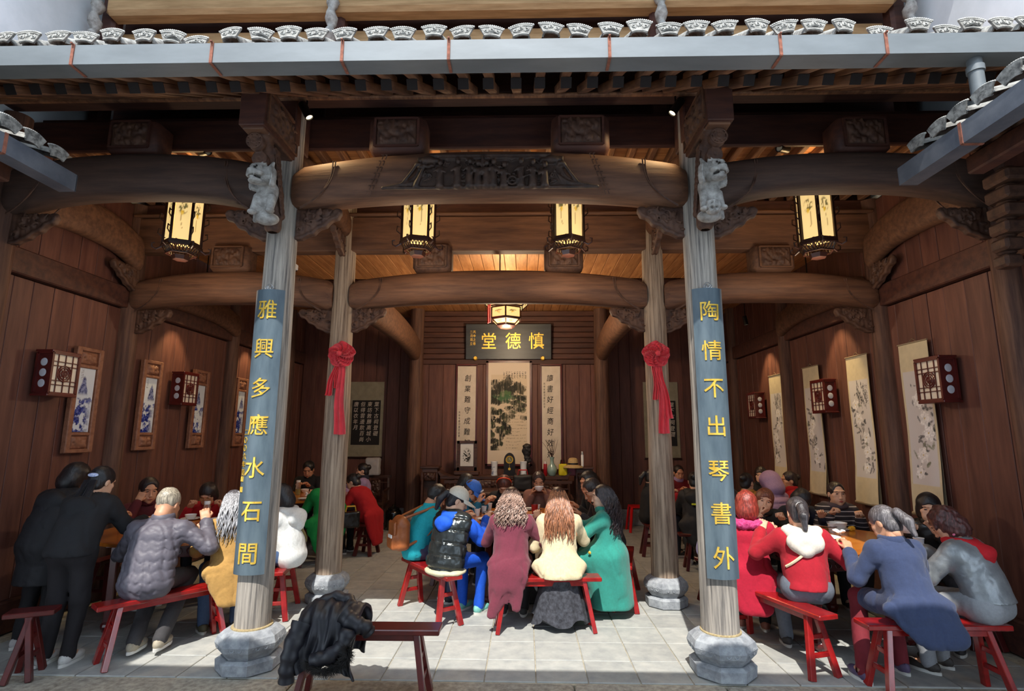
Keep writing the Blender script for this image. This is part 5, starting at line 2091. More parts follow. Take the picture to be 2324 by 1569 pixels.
# centre table
cup('paper cup on the centre table by the white cap diner', -.56, 6.55)
cup('paper cup touching the plate edge on the centre table', -.50, 6.76)
cup('paper cup standing before the red headband woman', -.45, 7.05)
cup('paper cup on the centre table behind the maroon coat curls', -.14, 6.95)
cup('second paper cup behind the maroon coat curls', -.06, 6.83)
cup('paper cup between the maroon coat and cream coat diners', .06, 6.09)
cup('small paper cup beside the tall red cup', .17, 7.1, r=.03, h=.06)
cup('tall glossy red cup on the centre table', .12, 6.62, r=.042, h=.12, m=mat('red_cup', rgb(150, 14, 24), rough=.25, coat=.4))
plate('white plate before the blue cap diner', -.42, 6.72)
plate('white plate with scraps near the headband woman', .05, 7.06, r=.1)
plate('white plate in front of the silver vest diner', -.45, 6.22)
plate('white plate beside the cream coat sleeve', .12, 5.93, r=.07)
bowl('small white bowl before the blue cap diner', -.6, 6.85)
bowl('white bowl before the teal coat woman', .46, 6.18)
tissue('crumpled tissue by the teal coat woman', .42, 6.42, seed=3)
tissue('crumpled tissue before the two men', .5, 6.6, seed=4)
sticks('dark chopsticks resting across the centre table plate', (-.5, 6.68), (1, .2), .825, .825)
sticks('dark chopsticks near the red cup', (.0, 7.0), (1, -.25), .825, .825)
# right table
cup('paper cup beside the big bowl on the sunlit table', 3.06, 5.62)
bowl('large white bowl before the striped jacket woman', 3.19, 5.74, r=.085, h=.075)
plate('saucer under the large white bowl', 3.19, 5.74, z=.7995, r=.1)
corn('corn piece beside the large white bowl', 3.30, 5.70)
corn('corn piece in front of the auburn-haired woman', 2.52, 5.92, rz=1.2)
corn('corn piece beside the red sweater hair', 2.62, 5.42, rz=.2)
tissue('crumpled tissue pile near the navy coat', 3.02, 5.42, s=.08, seed=6)
tissue('crumpled tissue by the fur collar', 2.28, 5.45, s=.08, seed=8)
cup('paper cup before the polka dot diner', 2.74, 5.95)
plate('wide white plate at the sunlit table middle', 2.82, 5.28, r=.12)
plate('white plate touching the table edge by the silver jacket diner', 3.06, 4.66, r=.085)
cup('white mug shaped cup on the table edge by the silver jacket diner', 3.37, 4.86, r=.04, h=.085)
bowl('white bowl behind the mug near the silver jacket diner', 3.41, 5.0, r=.07)
plate('saucer under the bowl near the silver jacket diner', 3.41, 5.0, z=.7995, r=.09)
plate('small dish before the black leather woman', 3.42, 5.3, r=.08)
cup('paper cup beside the navy coat shoulder', 3.12, 4.9)
sticks('dark chopsticks lying by the small dish', (3.3, 5.28), (1, .1), .826, .826)
sticks('dark chopsticks lying across the tissue', (2.9, 5.5), (1, .6), .86, .85)
# left table
plate('large oval white serving plate on the table before the pictures', -3.25, 5.42, r=.16)
plate('white plate at the table edge by the tan coat woman', -2.98, 5.22, r=.1)
bowl('white bowl in front of the glasses woman', -3.72, 6.1, r=.06)
plate('saucer under the glasses woman bowl', -3.72, 6.1, z=.7995, r=.1)
bowl('stacked white bowl before the burgundy top woman', -3.92, 5.72, r=.07)
glass_bottle('tall glass tea bottle on the table before the pictures', -3.36, 5.78, h=.24, r=.038)
glass_bottle('wide lidded glass jar beside the grey jacket man', -3.62, 5.62, h=.2, r=.05, tea=.3)
bowl('white cup bowl by the tan coat woman', -3.02, 5.42, r=.05)
plate('plate of food near the glasses woman', -3.4, 6.1, r=.09)
sticks('dark chopsticks on the sunlit table edge', (-3.12, 5.1), (1, .3), .806, .806)
# back tables
glass_bottle('lidded glass tea bottle on the back porcelain-side table', -3.58, 8.62, h=.22, r=.04)
bowl('white bowl before the man in black', -3.58, 8.9, r=.065)
cup('paper cup on the back table by the green coat', -3.1, 8.13)
plate('white plate on the back table edge by the green coat', -3.22, 8.02, r=.1)
tissue('crumpled tissue heap on the back porcelain-side table', -3.3, 8.42, s=.12, seed=9)
glass_bottle('lidded glass jar on the back scroll-side table', 3.1, 8.5, h=.24, r=.045)
cup('paper cup on the back scroll-side table', 2.5, 8.05)
plate('white plate on the back scroll-side table', 2.8, 8.2, r=.1)

# ---------------------------------------------------------------- altar and its things
M_ROSE = mat('rosewood', rgb(54, 32, 26), rgb(84, 54, 42), rough=.4, scale=5, stretch=(.7, 4, 4))
t = thing('altar_table', 'long narrow rosewood altar table against the back wall', 'table', (-.36, 9.9, 0))
MB().box((0, 0, .99), (2.28, .42, .06), b=.008).build('top', M_ROSE, t)
for s in (-1, 1):
    MB().prism([(s * 1.0, 1.02), (s * 1.14, 1.02), (s * 1.19, 1.09), (s * 1.16, 1.10), (s * 1.1, 1.045)], .42).build('upturned_end', M_ROSE, t)
    MB().box((s * .98, 0, .49), (.07, .36, .94), b=.006).build('end_panel', M_ROSE, t)
    MB().box((s * .42, -.17, .49), (.06, .05, .94), b=.006).build('leg', M_ROSE, t)
rv, rf = relief(1.9, .16, 77, 150, .013)
npmesh('carved_apron', rv + np.array([[0, -.2, .87]]), rf, M_ROSE, t)
t = thing('square_table', 'square rosewood offering table before the altar', 'table', (-.3, 9.25, 0))
MB().box((0, 0, .80), (.98, .84, .05), b=.008).build('top', M_ROSE, t)
for sx in (-1, 1):
    for sy in (-1, 1):
        MB().box((sx * .44, sy * .37, .39), (.07, .07, .78), b=.008).build('leg', M_ROSE, t)
rv, rf = relief(.8, .14, 78, 70, .013)
npmesh('carved_apron', rv + np.array([[0, -.39, .70]]), rf, M_ROSE, t)
fr_ = MB()
for x in (-.3, -.1, .1, .3):
    fr_.bar((x, -.39, .56), (x, -.39, .63), .014, .014)
fr_.bar((-.42, -.39, .56), (.42, -.39, .56), .016, .016)
fr_.build('fret_rail', M_ROSE, t)


def armchair(label, x, y, rz):
    t = thing('armchair', label, 'chair', (x, y, 0), rz)
    MB().box((0, 0, .47), (.58, .46, .05), b=.008).build('seat', M_ROSE, t)
    for sx in (-1, 1):
        for sy in (-1, 1):
            MB().box((sx * .25, sy * .19, .23), (.05, .05, .45), b=.005).build('leg', M_ROSE, t)
        ar = MB()
        ar.bar((sx * .27, -.2, .5), (sx * .27, -.2, .68), .03, .03).bar((sx * .27, -.22, .69), (sx * .27, .2, .72), .035, .03)
        for i in range(3):
            ar.bar((sx * .27, -.1 + i * .1, .5), (sx * .27, -.1 + i * .1, .69), .018, .018)
        ar.build('armrest', M_ROSE, t)
    bk = MB()
    for sx in (-1, 1):
        bk.bar((sx * .26, .21, .48), (sx * .24, .25, .92), .035, .035)
    bk.bar((-.3, .25, .93), (.3, .25, .93), .04, .05)
    for z in (.6, .82):
        bk.bar((-.25, .235, z), (.25, .235, z), .022, .022)
    bk.build('back_frame', M_ROSE, t)
    rv, rf = relief(.2, .3, 55, 40, .012)
    npmesh('splat', rv + np.array([[0, .225, .71]]), rf, M_ROSE, t)
    return t


armchair('carved rosewood armchair beside the offering table, porcelain side', -1.1, 9.3, 0)
armchair('carved rosewood armchair beside the offering table, scroll side', .52, 9.3, 0)
armchair('dark armchair standing in the dim passage by the rubbing', -2.9, 10.4, 0)
for s, x in ((-1, -1.69), (1, 1.05)):
    t = thing('flower_stand', f'tall carved rosewood flower stand at the {SIDE[s]} end of the altar', 'stand', (x, 9.85, 0))
    MB().box((0, 0, 1.165), (.34, .34, .04), b=.008).build('top', M_ROSE, t)
    MB().box((0, 0, 1.11), (.28, .28, .07), b=.006).build('neck', M_ROSE, t)
    for sx in (-1, 1):
        for sy in (-1, 1):
            MB().box((sx * .13, sy * .13, .54), (.035, .035, 1.08), b=.005).build('leg', M_ROSE, t)
    rv, rf = relief(.22, .14, 66 + s, 26, .011)
    npmesh('carved_apron', rv + np.array([[0, -.135, 1.0]]), rf, M_ROSE, t)
    MB().box((0, .0, .5), (.24, .015, .86)).build('inset_panel', M_ROSE, t)
    MB().box((0, 0, .12), (.26, .26, .02)).build('lower_shelf', M_ROSE, t)
ZA = 1.0225
t = thing('table_screen', 'dark framed tabletop screen with black and white flower picture', 'screen', (-1.04, 9.82, ZA))
MB().box((0, 0, .34), (.36, .03, .54)).build('panel', M_ROSE, t)
MB().box((0, 0, .04), (.46, .2, .08), b=.02).build('foot', M_ROSE, t)
MB().box((-.16, -.02, .34), (.05, .02, .54)).box((.16, -.02, .34), (.05, .02, .54)).box((0, -.02, .585), (.36, .02, .05)).box((0, -.02, .11), (.36, .02, .06)).build('frame', M_ROSE, t)
def flowers_bw(u, v):
    n = fbm(u, v, 31, 12, 18, 3)
    d = np.hypot(u - .5, (v - .45))
    ink = sst(.42, .25, d + .2 * (n - .5)) * (n > .5)
    return mixc(np.repeat(C3(206, 206, 206), len(u), 0), C3(36, 36, 36), ink)
painted('picture', .235, .40, 40, 60, flowers_bw, M_SCROLL, t, Matrix.Translation((0, -.018, .16)))


def vase_print(u, v):
    return u


M_BW = mat('blue_white_vase', rgb(216, 220, 226), rgb(120, 132, 170), rough=.2, scale=14, lo=.55, hi=.66)
for s, x in ((-1, -.54), (1, -.02)):
    o = MB().lathe([(.055, 0), (.06, .01), (.052, .06), (.058, .2), (.066, .245), (.058, .25), (.05, .2), (.001, .02)], 24).build('cylinder_vase', M_BW, None, smooth=True, angle=60)
    o.location = (x, 9.76, ZA)
    tag(o, 'white sleeve vase beside the framed flower screen' if s < 0 else 'white sleeve vase in front of the black scholar stone', 'vase')
t = thing('mantel_clock', 'black arched mantel clock with gilt dial and pendulum on the altar', 'clock', (-.27, 9.8, ZA))
poly = [(-.115, 0), (.115, 0), (.115, .04), (.1, .05), (.1, .26)] + [(.1 * math.cos(a), .26 + .14 * math.sin(a)) for a in [PI * k / 12 for k in range(1, 12)]] + [(-.1, .26), (-.1, .05), (-.115, .04)]
MB().prism(poly, .14).build('case', mat('clock_ebony', rgb(26, 18, 16), rough=.35), t)
MB().tube([(.06 * math.cos(k * PI / 12), -.075, .28 + .06 * math.sin(k * PI / 12)) for k in range(25)], .009, 6).build('dial_ring', M_GOLD, t, smooth=True)
MB().lathe([(.0005, 0), (.052, 0), (.052, .004), (.0005, .004)], 20, c=(0, -.07, .28), axis='y', cap=False).build('dial', mat('clock_dial', rgb(60, 66, 50), rgb(150, 140, 80), rough=.4, scale=60), t)
MB().bar((0, -.078, .28), (.0, -.078, .32), .005, .004).bar((0, -.078, .28), (.03, -.078, .27), .005, .004).build('hands', M_WHITE, t)
MB().bar((0, -.074, .2), (0, -.074, .13), .004, .004).build('pendulum_rod', M_GOLD, t)
MB().lathe([(.0005, 0), (.024, 0), (.024, .006), (.0005, .006)], 16, c=(0, -.075, .12), axis='y', cap=False).build('pendulum_bob', M_GOLD, t)
F = Field((-.1, -.07, 0), (.1, .07, .56), .011)
r = random.Random(3)
for i in range(12):
    F.ell((r.uniform(-.03, .03) + .01, 0, .04 + i * .043), (.05 + .02 * r.random() + (.02 if i > 8 else 0), .045, .045), k=.02)
F.disp(lambda P: wav(P, 5, 55, .014))
F.cut((0, 0, -1), 0)
v, f = F.mesh()
o = npmesh('scholar_stone', v, f, mat('black_stone', rgb(22, 20, 20), rgb(40, 36, 36), rough=.5, scale=20))
o.location = (.02, 9.92, ZA)
tag(o, 'tall black scholar stone behind the white vase on the altar', 'stone')
t = thing('celadon_vase', 'round celadon vase holding dry branches on the altar', 'vase', (.49, 9.78, ZA))
MB().lathe([(.05, 0), (.058, .01), (.085, .07), (.09, .11), (.07, .17), (.035, .22), (.03, .28), (.045, .33), (.038, .33), (.024, .28), (.001, .2)], 28).build('body', mat('celadon', rgb(150, 176, 168), rgb(128, 156, 150), rough=.2, scale=5, coat=.5), t, smooth=True, angle=60)
r = random.Random(8)
for i in range(9):
    p = V(0, 0, .3)
    pts = [p]
    d = V(r.uniform(-.35, .35), r.uniform(-.2, .2), 1).normalized()
    for k in range(6):
        p = p + d * .06
        d = (d + V(r.uniform(-.35, .35), r.uniform(-.2, .2), .1)).normalized()
        pts.append(p)
    MB().tube(pts, .005, 5, r1=.002).build('branch', M_DARKW, t)
t = thing('red_thermos', 'slim red bottle with clear cap beside the celadon vase', 'bottle', (.37, 9.76, ZA))
MB().lathe([(.03, 0), (.033, .005), (.033, .2), (.028, .21)], 16).build('body', mat('red_plastic', rgb(150, 16, 26), rough=.3), t, smooth=True, angle=40)
MB().lathe([(.028, .21), (.028, .235), (.008, .26)], 16).build('cap', mat('clear_cap', rgb(190, 180, 180), rough=.2), t, smooth=True, angle=40)


def soft_bag(name, label, cat, loc, dims, m, seed, handle=None, rz=0.0):
    t = thing(name, label, cat, loc, rz)
    F = Field((-dims[0] / 2, -dims[1] / 2, 0), (dims[0] / 2, dims[1] / 2, dims[2]), .013)
    F.box((0, 0, dims[2] * .46), (dims[0] * .46, dims[1] * .42, dims[2] * .46), k=0, rd=min(dims) * .2)
    F.disp(lambda P: wav(P, seed, 26, .012))
    F.cut((0, 0, -1), 0)
    v, f = F.mesh()
    npmesh('body', v, f, m, t)
    if handle:
        for sy in (-1, 1):
            MB().tube([(-dims[0] * .25, sy * dims[1] * .2, dims[2] * .88), (-dims[0] * .2, sy * dims[1] * .22, dims[2] * 1.2), (dims[0] * .2, sy * dims[1] * .22, dims[2] * 1.2), (dims[0] * .25, sy * dims[1] * .2, dims[2] * .88)], .008, 6).build('handle', handle, t, smooth=True)
    return t


soft_bag('gift_bag', 'bright yellow gift bag with dark handles on the altar', 'bag', (.68, 9.75, ZA), (.16, .1, .23), mat('yellow_bag', rgb(206, 190, 24), rough=.4), 5, M_DARKW)
soft_bag('tote_bag', 'dusky pink bag under the straw hat on the altar', 'bag', (.84, 9.8, ZA), (.18, .12, .2), mat('pink_bag', rgb(140, 78, 92), rough=.7), 6)
t = thing('straw_hat', 'wide brimmed straw hat with black band resting on the pink bag', 'hat', (.86, 9.72, ZA + .185))
MB().lathe([(.18, -.035), (.165, -.01), (.1, .008), (.092, .03), (.085, .1), (.06, .13), (.001, .138)], 32).lathe([(.178, -.038), (.1, .004), (.001, .004)], 32).build('straw', mat('straw', rgb(196, 168, 116), rgb(170, 142, 96), rough=.8, scale=60), t, smooth=True, angle=60)
MB().lathe([(.097, .012), (.094, .045)], 32, cap=False).build('band', M_BLACK, t, smooth=True)
t = thing('white_flask', 'slim white flask standing on the flower stand', 'bottle', (1.04, 9.85, 1.185))
MB().lathe([(.026, 0), (.026, .2), (.02, .21)], 14).build('body', M_WHITE, t, smooth=True, angle=40)
MB().lathe([(.022, .205), (.022, .26), (.018, .265)], 14).build('cap', mat('steel', rgb(170, 170, 172), rough=.3, metal=.8), t, smooth=True, angle=40)
soft_bag('black_backpack', 'black backpack with red trim resting on the offering table', 'backpack', (-.03, 9.15, .826), (.34, .2, .28), mat('black_nylon', rgb(26, 24, 26), rgb(36, 34, 36), rough=.6, scale=20), 9, mat('red_trim', rgb(170, 30, 36), rough=.5))
soft_bag('white_pillow_bag', 'white lumpy bag lying on the passage armchair', 'bag', (-2.9, 10.4, .97), (.3, .2, .36), mat('white_cloth', rgb(170, 166, 166), rough=.9), 12)
t = thing('storage_urn', 'black glazed lidded urn on the floor by the back column', 'urn', (-2.45, 10.3, 0))
MB().lathe([(.13, 0), (.15, .02), (.15, .3), (.13, .34), (.1, .36)], 24).build('body', mat('black_glaze', rgb(18, 20, 22), rough=.15, coat=.6), t, smooth=True, angle=50)
MB().lathe([(.11, .35), (.11, .38), (.03, .42), (.02, .45), (.001, .455)], 24).build('lid', mat('black_glaze', rgb(18, 20, 22)), t, smooth=True, angle=50)
t = thing('plastic_stool', 'bright red plastic stool in the dim scroll-side passage', 'stool', (2.1, 10.3, 0))
pm = mat('red_stool_plastic', rgb(196, 18, 22), rough=.35)
MB().box((0, 0, .44), (.32, .32, .03), b=.008).build('seat', pm, t)
for sx in (-1, 1):
    for sy in (-1, 1):
        MB().bar((sx * .19, sy * .19, 0), (sx * .14, sy * .14, .43), .05, .03, b=.004).build('leg', pm, t)
soft_bag('paper_carrier', 'white paper carrier bag with black outline standing behind the couplet column', 'bag', (-2.5, 5.1, 0), (.24, .1, .24), mat('carrier_paper', rgb(226, 226, 226), rough=.6), 2, M_BLACK)
soft_bag('dark_tote', 'dark grey tote bag with white mark under the centre table', 'bag', (.1, 6.0, 0), (.3, .14, .3), mat('dark_tote_fabric', rgb(44, 44, 48), rough=.8), 17, M_BLACK, rz=.3)

# black coat thrown over the lone bench
t = thing('black_coat', 'black padded coat with fur-trimmed hood thrown over the lone bench', 'coat', (-1.29, 3.88, 0))
M_PUFFK = mat('black_nylon_down', rgb(13, 13, 20), rgb(24, 24, 34), rough=.5, scale=14, bump=.25)
prof = [(.155, .27), (.165, .36), (.155, .45), (.125, .52), (.07, .555), (0, .565), (-.07, .55), (-.125, .52), (-.165, .45), (-.185, .37), (-.20, .30), (-.205, .25)]


def cloth(x0, x1, nx, nz, seed, th=.02, hemdip=.05, lift=.045):
    """padded cloth lying over the bench: front and back layers closed at the rim"""
    r_ = np.random.RandomState(seed)
    ph = r_.rand(6) * 6.28
    L1, L2 = [], []
    for j in range(nz + 1):
        q = j / nz * (len(prof) - 1)
        i = min(int(q), len(prof) - 2)
        f_ = q - i
        y = prof[i][0] * (1 - f_) + prof[i + 1][0] * f_
        z = prof[i][1] * (1 - f_) + prof[i + 1][1] * f_
        ty, tz = prof[i + 1][0] - prof[i][0], prof[i + 1][1] - prof[i][1]
        ln = math.hypot(ty, tz)
        ny, nz_ = tz / ln, -ty / ln
        a_, b_ = [], []
        for k in range(nx + 1):
            u = k / nx
            x = x0 + (x1 - x0) * u
            env = math.sin(PI * min(1, max(0, u))) ** .6
            side = abs(j / nz - .5) * 2
            w_ = (.016 * math.sin(u * 21 + ph[0] + 2.2 * math.sin(j * .22 + ph[1])) + .010 * math.sin(u * 43 + ph[2] + 1.5 * math.sin(j * .4 + ph[3]))) * (.35 + .8 * side)
            bump_ = lift * env * max(0, 1 - side * 1.6) * (1 + .25 * math.sin(u * 9 + ph[4]))
            o_ = .018 + w_ + .016 * env
            dz = hemdip * math.sin(u * 5 + ph[5]) * max(0, side - .7) * 3
            xs_ = x + .03 * math.sin(j * .35 + ph[1]) * side
            a_.append((xs_, y + ny * o_, z + nz_ * o_ + bump_ + dz))
            b_.append((xs_, y + ny * (o_ - th), z + nz_ * (o_ - th) + bump_ * .92 + dz))
        L1.append(a_)
        L2.append(b_)
    rings = [a_ + b_[::-1] for a_, b_ in zip(L1, L2)]
    return MB().ring_loft(rings)


cloth(-.21, .19, 56, 44, 3).build('padded_shell', M_PUFFK, t, smooth=True, angle=70)
def puff(pts, r0, r1, seed, name):
    pts = [Vector(p) for p in pts]
    full = []
    for a_, b_ in zip(pts[:-1], pts[1:]):
        full += [a_.lerp(b_, k / 6) for k in range(6)]
    full.append(pts[-1])
    MB().tube(full, lambda q: (r0 + (r1 - r0) * q) * (1 + .10 * math.sin(q * 26 + seed)), 18).build(name, M_PUFFK, t, smooth=True, angle=80)


puff([(-.17, -.15, .52), (-.20, -.215, .40), (-.215, -.235, .29), (-.22, -.23, .20)], .066, .046, 1, 'sleeve')
puff([(.10, -.12, .56), (.18, -.16, .52), (.245, -.15, .50), (.27, -.13, .46)], .06, .042, 2, 'sleeve')
puff([(-.12, -.02, .60), (-.02, .03, .635), (.08, .02, .61), (.13, -.05, .57)], .04, .045, 4, 'collar_roll')
puff([(.15, -.19, .50), (.13, -.23, .41), (.04, -.25, .35), (-.06, -.245, .33)], .05, .045, 5, 'hood')
r = random.Random(5)
fu = MB()
for i in range(1500):
    q = i / 1500
    a = -2.6 + q * 3.4
    c = V(.03 + .15 * math.cos(a * .8 - .35), -.27 - .015 * math.sin(3 * a), .40 + .11 * math.sin(a * .8 - .35))
    d = V(r.uniform(-1, 1), r.uniform(-1, .4), r.uniform(-1, .6)).normalized()
    fu.tube([c, c + d * r.uniform(.03, .06)], .0022, 3, r1=.0006, cap=False)
o = fu.build('fur_trim', mat('black_fur', rgb(20, 18, 18), rgb(40, 36, 34), rough=.7, scale=20), t, fix=False)
o['kind'] = 'stuff'
# ---------------------------------------------------------------- people: sculpted templates
def head_template(fem):
    F = Field((-.10, -.13, -.2), (.10, .14, .15), .0058)
    jw = .050 if fem else .056
    F.ell((0, -.012, .035), (.074, .093, .088), k=0)
    F.ell((0, .022, -.025), (.062, .070, .080), k=.03)
    F.ell((0, .040, -.075), (jw, .048, .042), k=.03)
    F.ell((0, .076, -.096), (.020, .018, .017), k=.02)
    for s in (-1, 1):
        F.ell((s * .044, .058, -.008), (.024, .022, .020), k=.02)
        F.ell((s * .034, .062, -.05), (.026, .026, .030), k=.02)
        F.ell((s * .074, -.012, -.008), (.008, .019, .031), k=.006)
        F.cone((s * .012, .088, .042), (s * .048, .070, .042), .010, .008, k=.014)
        F.ell((s * .031, .098, .016), (.017, .016, .010), k=.012, op='sub')
        F.ell((s * .031, .079, .016), (.014, .010, .009), k=.004)
        F.ell((s * .010, .104, -.030), (.009, .009, .008), k=.006)
    F.cone((0, .088, .022), (0, .106, -.024), .0085, .0105, k=.012)
    F.ell((0, .108, -.027), (.011, .011, .009), k=.006)
    F.ell((0, .093, -.055), (.023, .013, .0065), k=.006)
    F.ell((0, .090, -.068), (.020, .014, .0075), k=.006)
    F.cone((-.02, .106, -.061), (.02, .106, -.061), .004, .004, k=.004, op='sub')
    F.cone((0, -.02, -.04), (0, -.03, -.09), .05 if fem else .056, .046 if fem else .054, k=.025)
    return F.mesh()


def hand_template(bends, spread=1.0, thumb=((.034, .03, -.012), (.052, .06, -.028), (.046, .088, -.042))):
    F = Field((-.06, -.05, -.11), (.09, .19, .03), .0062)
    F.cone((0, -.06, 0), (0, .012, 0), .026, .026, k=.02, sc=(1.15, 1, .8))
    F.box((0, .045, 0), (.038, .044, .0135), k=.015, rd=.013)
    for i, (x, L) in enumerate(((-.030, .058), (-.010, .070), (.011, .075), (.031, .066))):
        p = np.array([x, .084 - .004 * abs(i - 1.6), 0.0])
        a = 0.0
        for seg, b_ in zip((.44, .32, .24), bends):
            a += math.radians(b_)
            q = p + np.array([x * .12 * spread, math.cos(a), -math.sin(a)]) * L * seg
            F.cone(p, q, .0093, .0085, k=.004)
            p = q
    tb = [np.array(t) for t in ((.022, .012, -.006),) + thumb]
    for a, b_, r_ in zip(tb[:-1], tb[1:], (.0125, .0105, .0095)):
        F.cone(a, b_, r_, r_ * .92, k=.006)
    return F.mesh()


HEADS = {True: head_template(True), False: head_template(False)}
HANDS = {'curl': hand_template((28, 38, 25)), 'grip': hand_template((55, 65, 40), thumb=((.036, .03, -.02), (.038, .06, -.042), (.018, .08, -.05))), 'flat': hand_template((12, 14, 8))}


def surf_y(fem, x, z):
    v = HEADS[fem][0]
    m = v[:, 1] > .02
    d = (v[m, 0] - x) ** 2 + (v[m, 2] - z) ** 2
    i = np.argsort(d)[:4]
    return v[m, 1][i].mean()


def skin_mat(i):
    c = [(224, 176, 146), (206, 150, 118), (196, 140, 108), (232, 190, 164)][i]
    return mat(f'skin_tone_{i}', rgb(*c), rgb(*[int(q * .93) for q in c]), rough=.5, scale=18)


def fabric(name, c, rough=.85, c2=None, bump=.15, scale=60, **k):
    c2 = c2 or tuple(int(q * .93) for q in c)
    return mat('fabric_' + name, rgb(*c), rgb(*c2), rough=rough, scale=scale, bump=bump, **k)


def hair_mat(c):
    n = 'hair_%d_%d_%d' % c
    return mat(n, rgb(*c), rgb(*[min(255, int(q * 1.7 + 14)) for q in c]), rough=.38, scale=30, stretch=(3, 3, .4), bump=.35, lo=.45, hi=.75)


def np_rot(M3, v):
    return (np.array(M3) @ v.T).T


def frame_from(yaxis, up):
    y = Vector(yaxis).normalized()
    z = Vector(up)
    z = (z - y * z.dot(y))
    z = z.normalized() if z.length > 1e-4 else y.orthogonal().normalized()
    x = y.cross(z)
    return Matrix((x, y, z)).transposed()


def ik(a, c, l1, l2, pole):
    a, c, pole = Vector(a), Vector(c), Vector(pole)
    d = c - a
    L = min(d.length, (l1 + l2) * .995)
    d.normalize()
    c = a + d * L
    q = (l1 * l1 - l2 * l2 + L * L) / (2 * L)
    h = math.sqrt(max(0, l1 * l1 - q * q))
    p = pole - d * pole.dot(d)
    p = p.normalized() if p.length > 1e-5 else d.orthogonal().normalized()
    return a + d * q + p * h, c


HAIRF = {}


def hair_shape(style, seed):
    """hair mesh in head space; returns list of (name, v, f)"""
    key = (style, seed)
    if key in HAIRF:
        return HAIRF[key]
    F = Field((-.14, -.2, -.24), (.14, .12, .16), .0088)
    if style in ('short', 'crop'):
        g = .006 if style == 'crop' else .014
        F.ell((0, -.014, .038), (.075 + g, .094 + g, .089 + g), k=0)
        F.cut((0, .25, -1), .045)
        F.ell((0, .09, -.045), (.085, .055, .10), k=.01, op='sub')
        F.ell((0, .117, .05), (.066, .068, .056), k=.012, op='sub')
        for sg in (-1, 1):
            F.ell((sg * .088, .002, -.012), (.03, .03, .036), k=.006, op='sub')
        F.disp(lambda P: wav(P, seed, 70, .004))
    elif style in ('bob', 'curlybob'):
        F.ell((0, -.016, .038), (.092, .108, .104), k=0)
        F.ell((0, -.03, -.04), (.098, .092, .10), k=.03)
        F.ell((0, .105, -.05), (.066, .095, .115), k=.012, op='sub')
        F.ell((0, .135, .02), (.062, .06, .05), k=.012, op='sub')
        F.cut((0, .1, -1), .125)
        F.disp(lambda P: wav(P, seed, 60 if style == 'bob' else 75, .004 if style == 'bob' else .015))
    elif style in ('bun', 'ponytail', 'half'):
        F.ell((0, -.014, .036), (.082, .102, .096), k=0)
        F.ell((0, -.05, -.04), (.066, .052, .06), k=.03)
        F.ell((0, .092, -.045), (.085, .070, .11), k=.008, op='sub')
        F.ell((0, .115, .053), (.066, .069, .058), k=.012, op='sub')
        for sg in (-1, 1):
            F.ell((sg * .088, .002, -.012), (.03, .03, .036), k=.006, op='sub')
        F.cut((0, .35, -1), .085)
        if style == 'bun':
            F.ell((0, -.115, .04), (.045, .038, .045), k=.01)
        if style == 'ponytail':
            F.cone((0, -.10, .03), (0, -.135, .02), .022, .026, k=.01)
            F.cone((0, -.135, .02), (0, -.165, -.06), .034, .036, k=.015)
            F.cone((0, -.165, -.06), (0, -.15, -.16), .036, .016, k=.015)
        F.disp(lambda P: wav(P, seed, 80, .003))
    elif style == 'hood':
        F.ell((0, -.03, .03), (.13, .14, .14), k=0)
        F.ell((0, -.05, -.08), (.14, .12, .11), k=.05)
        F.ell((0, .12, .0), (.085, .12, .11), k=.01, op='sub')
        F.cut((0, 0, -1), .19)
    HAIRF[key] = F.mesh()
    return HAIRF[key]


PEOPLE = {}


def folds(P, seed, amp):
    n1, n2 = wav(P, seed, 17, 1, (1, 1, .35)), wav(P, seed + 1, 30, 1, (1, 1, .6))
    return amp * (1.2 * np.exp(-(n1 / .10) ** 2) + .7 * np.exp(-(n2 / .10) ** 2)) + wav(P, seed + 2, 9, amp * .9) + wav(P, seed + 3, 48, amp * .35, (1, 1, .7)) - amp * .4


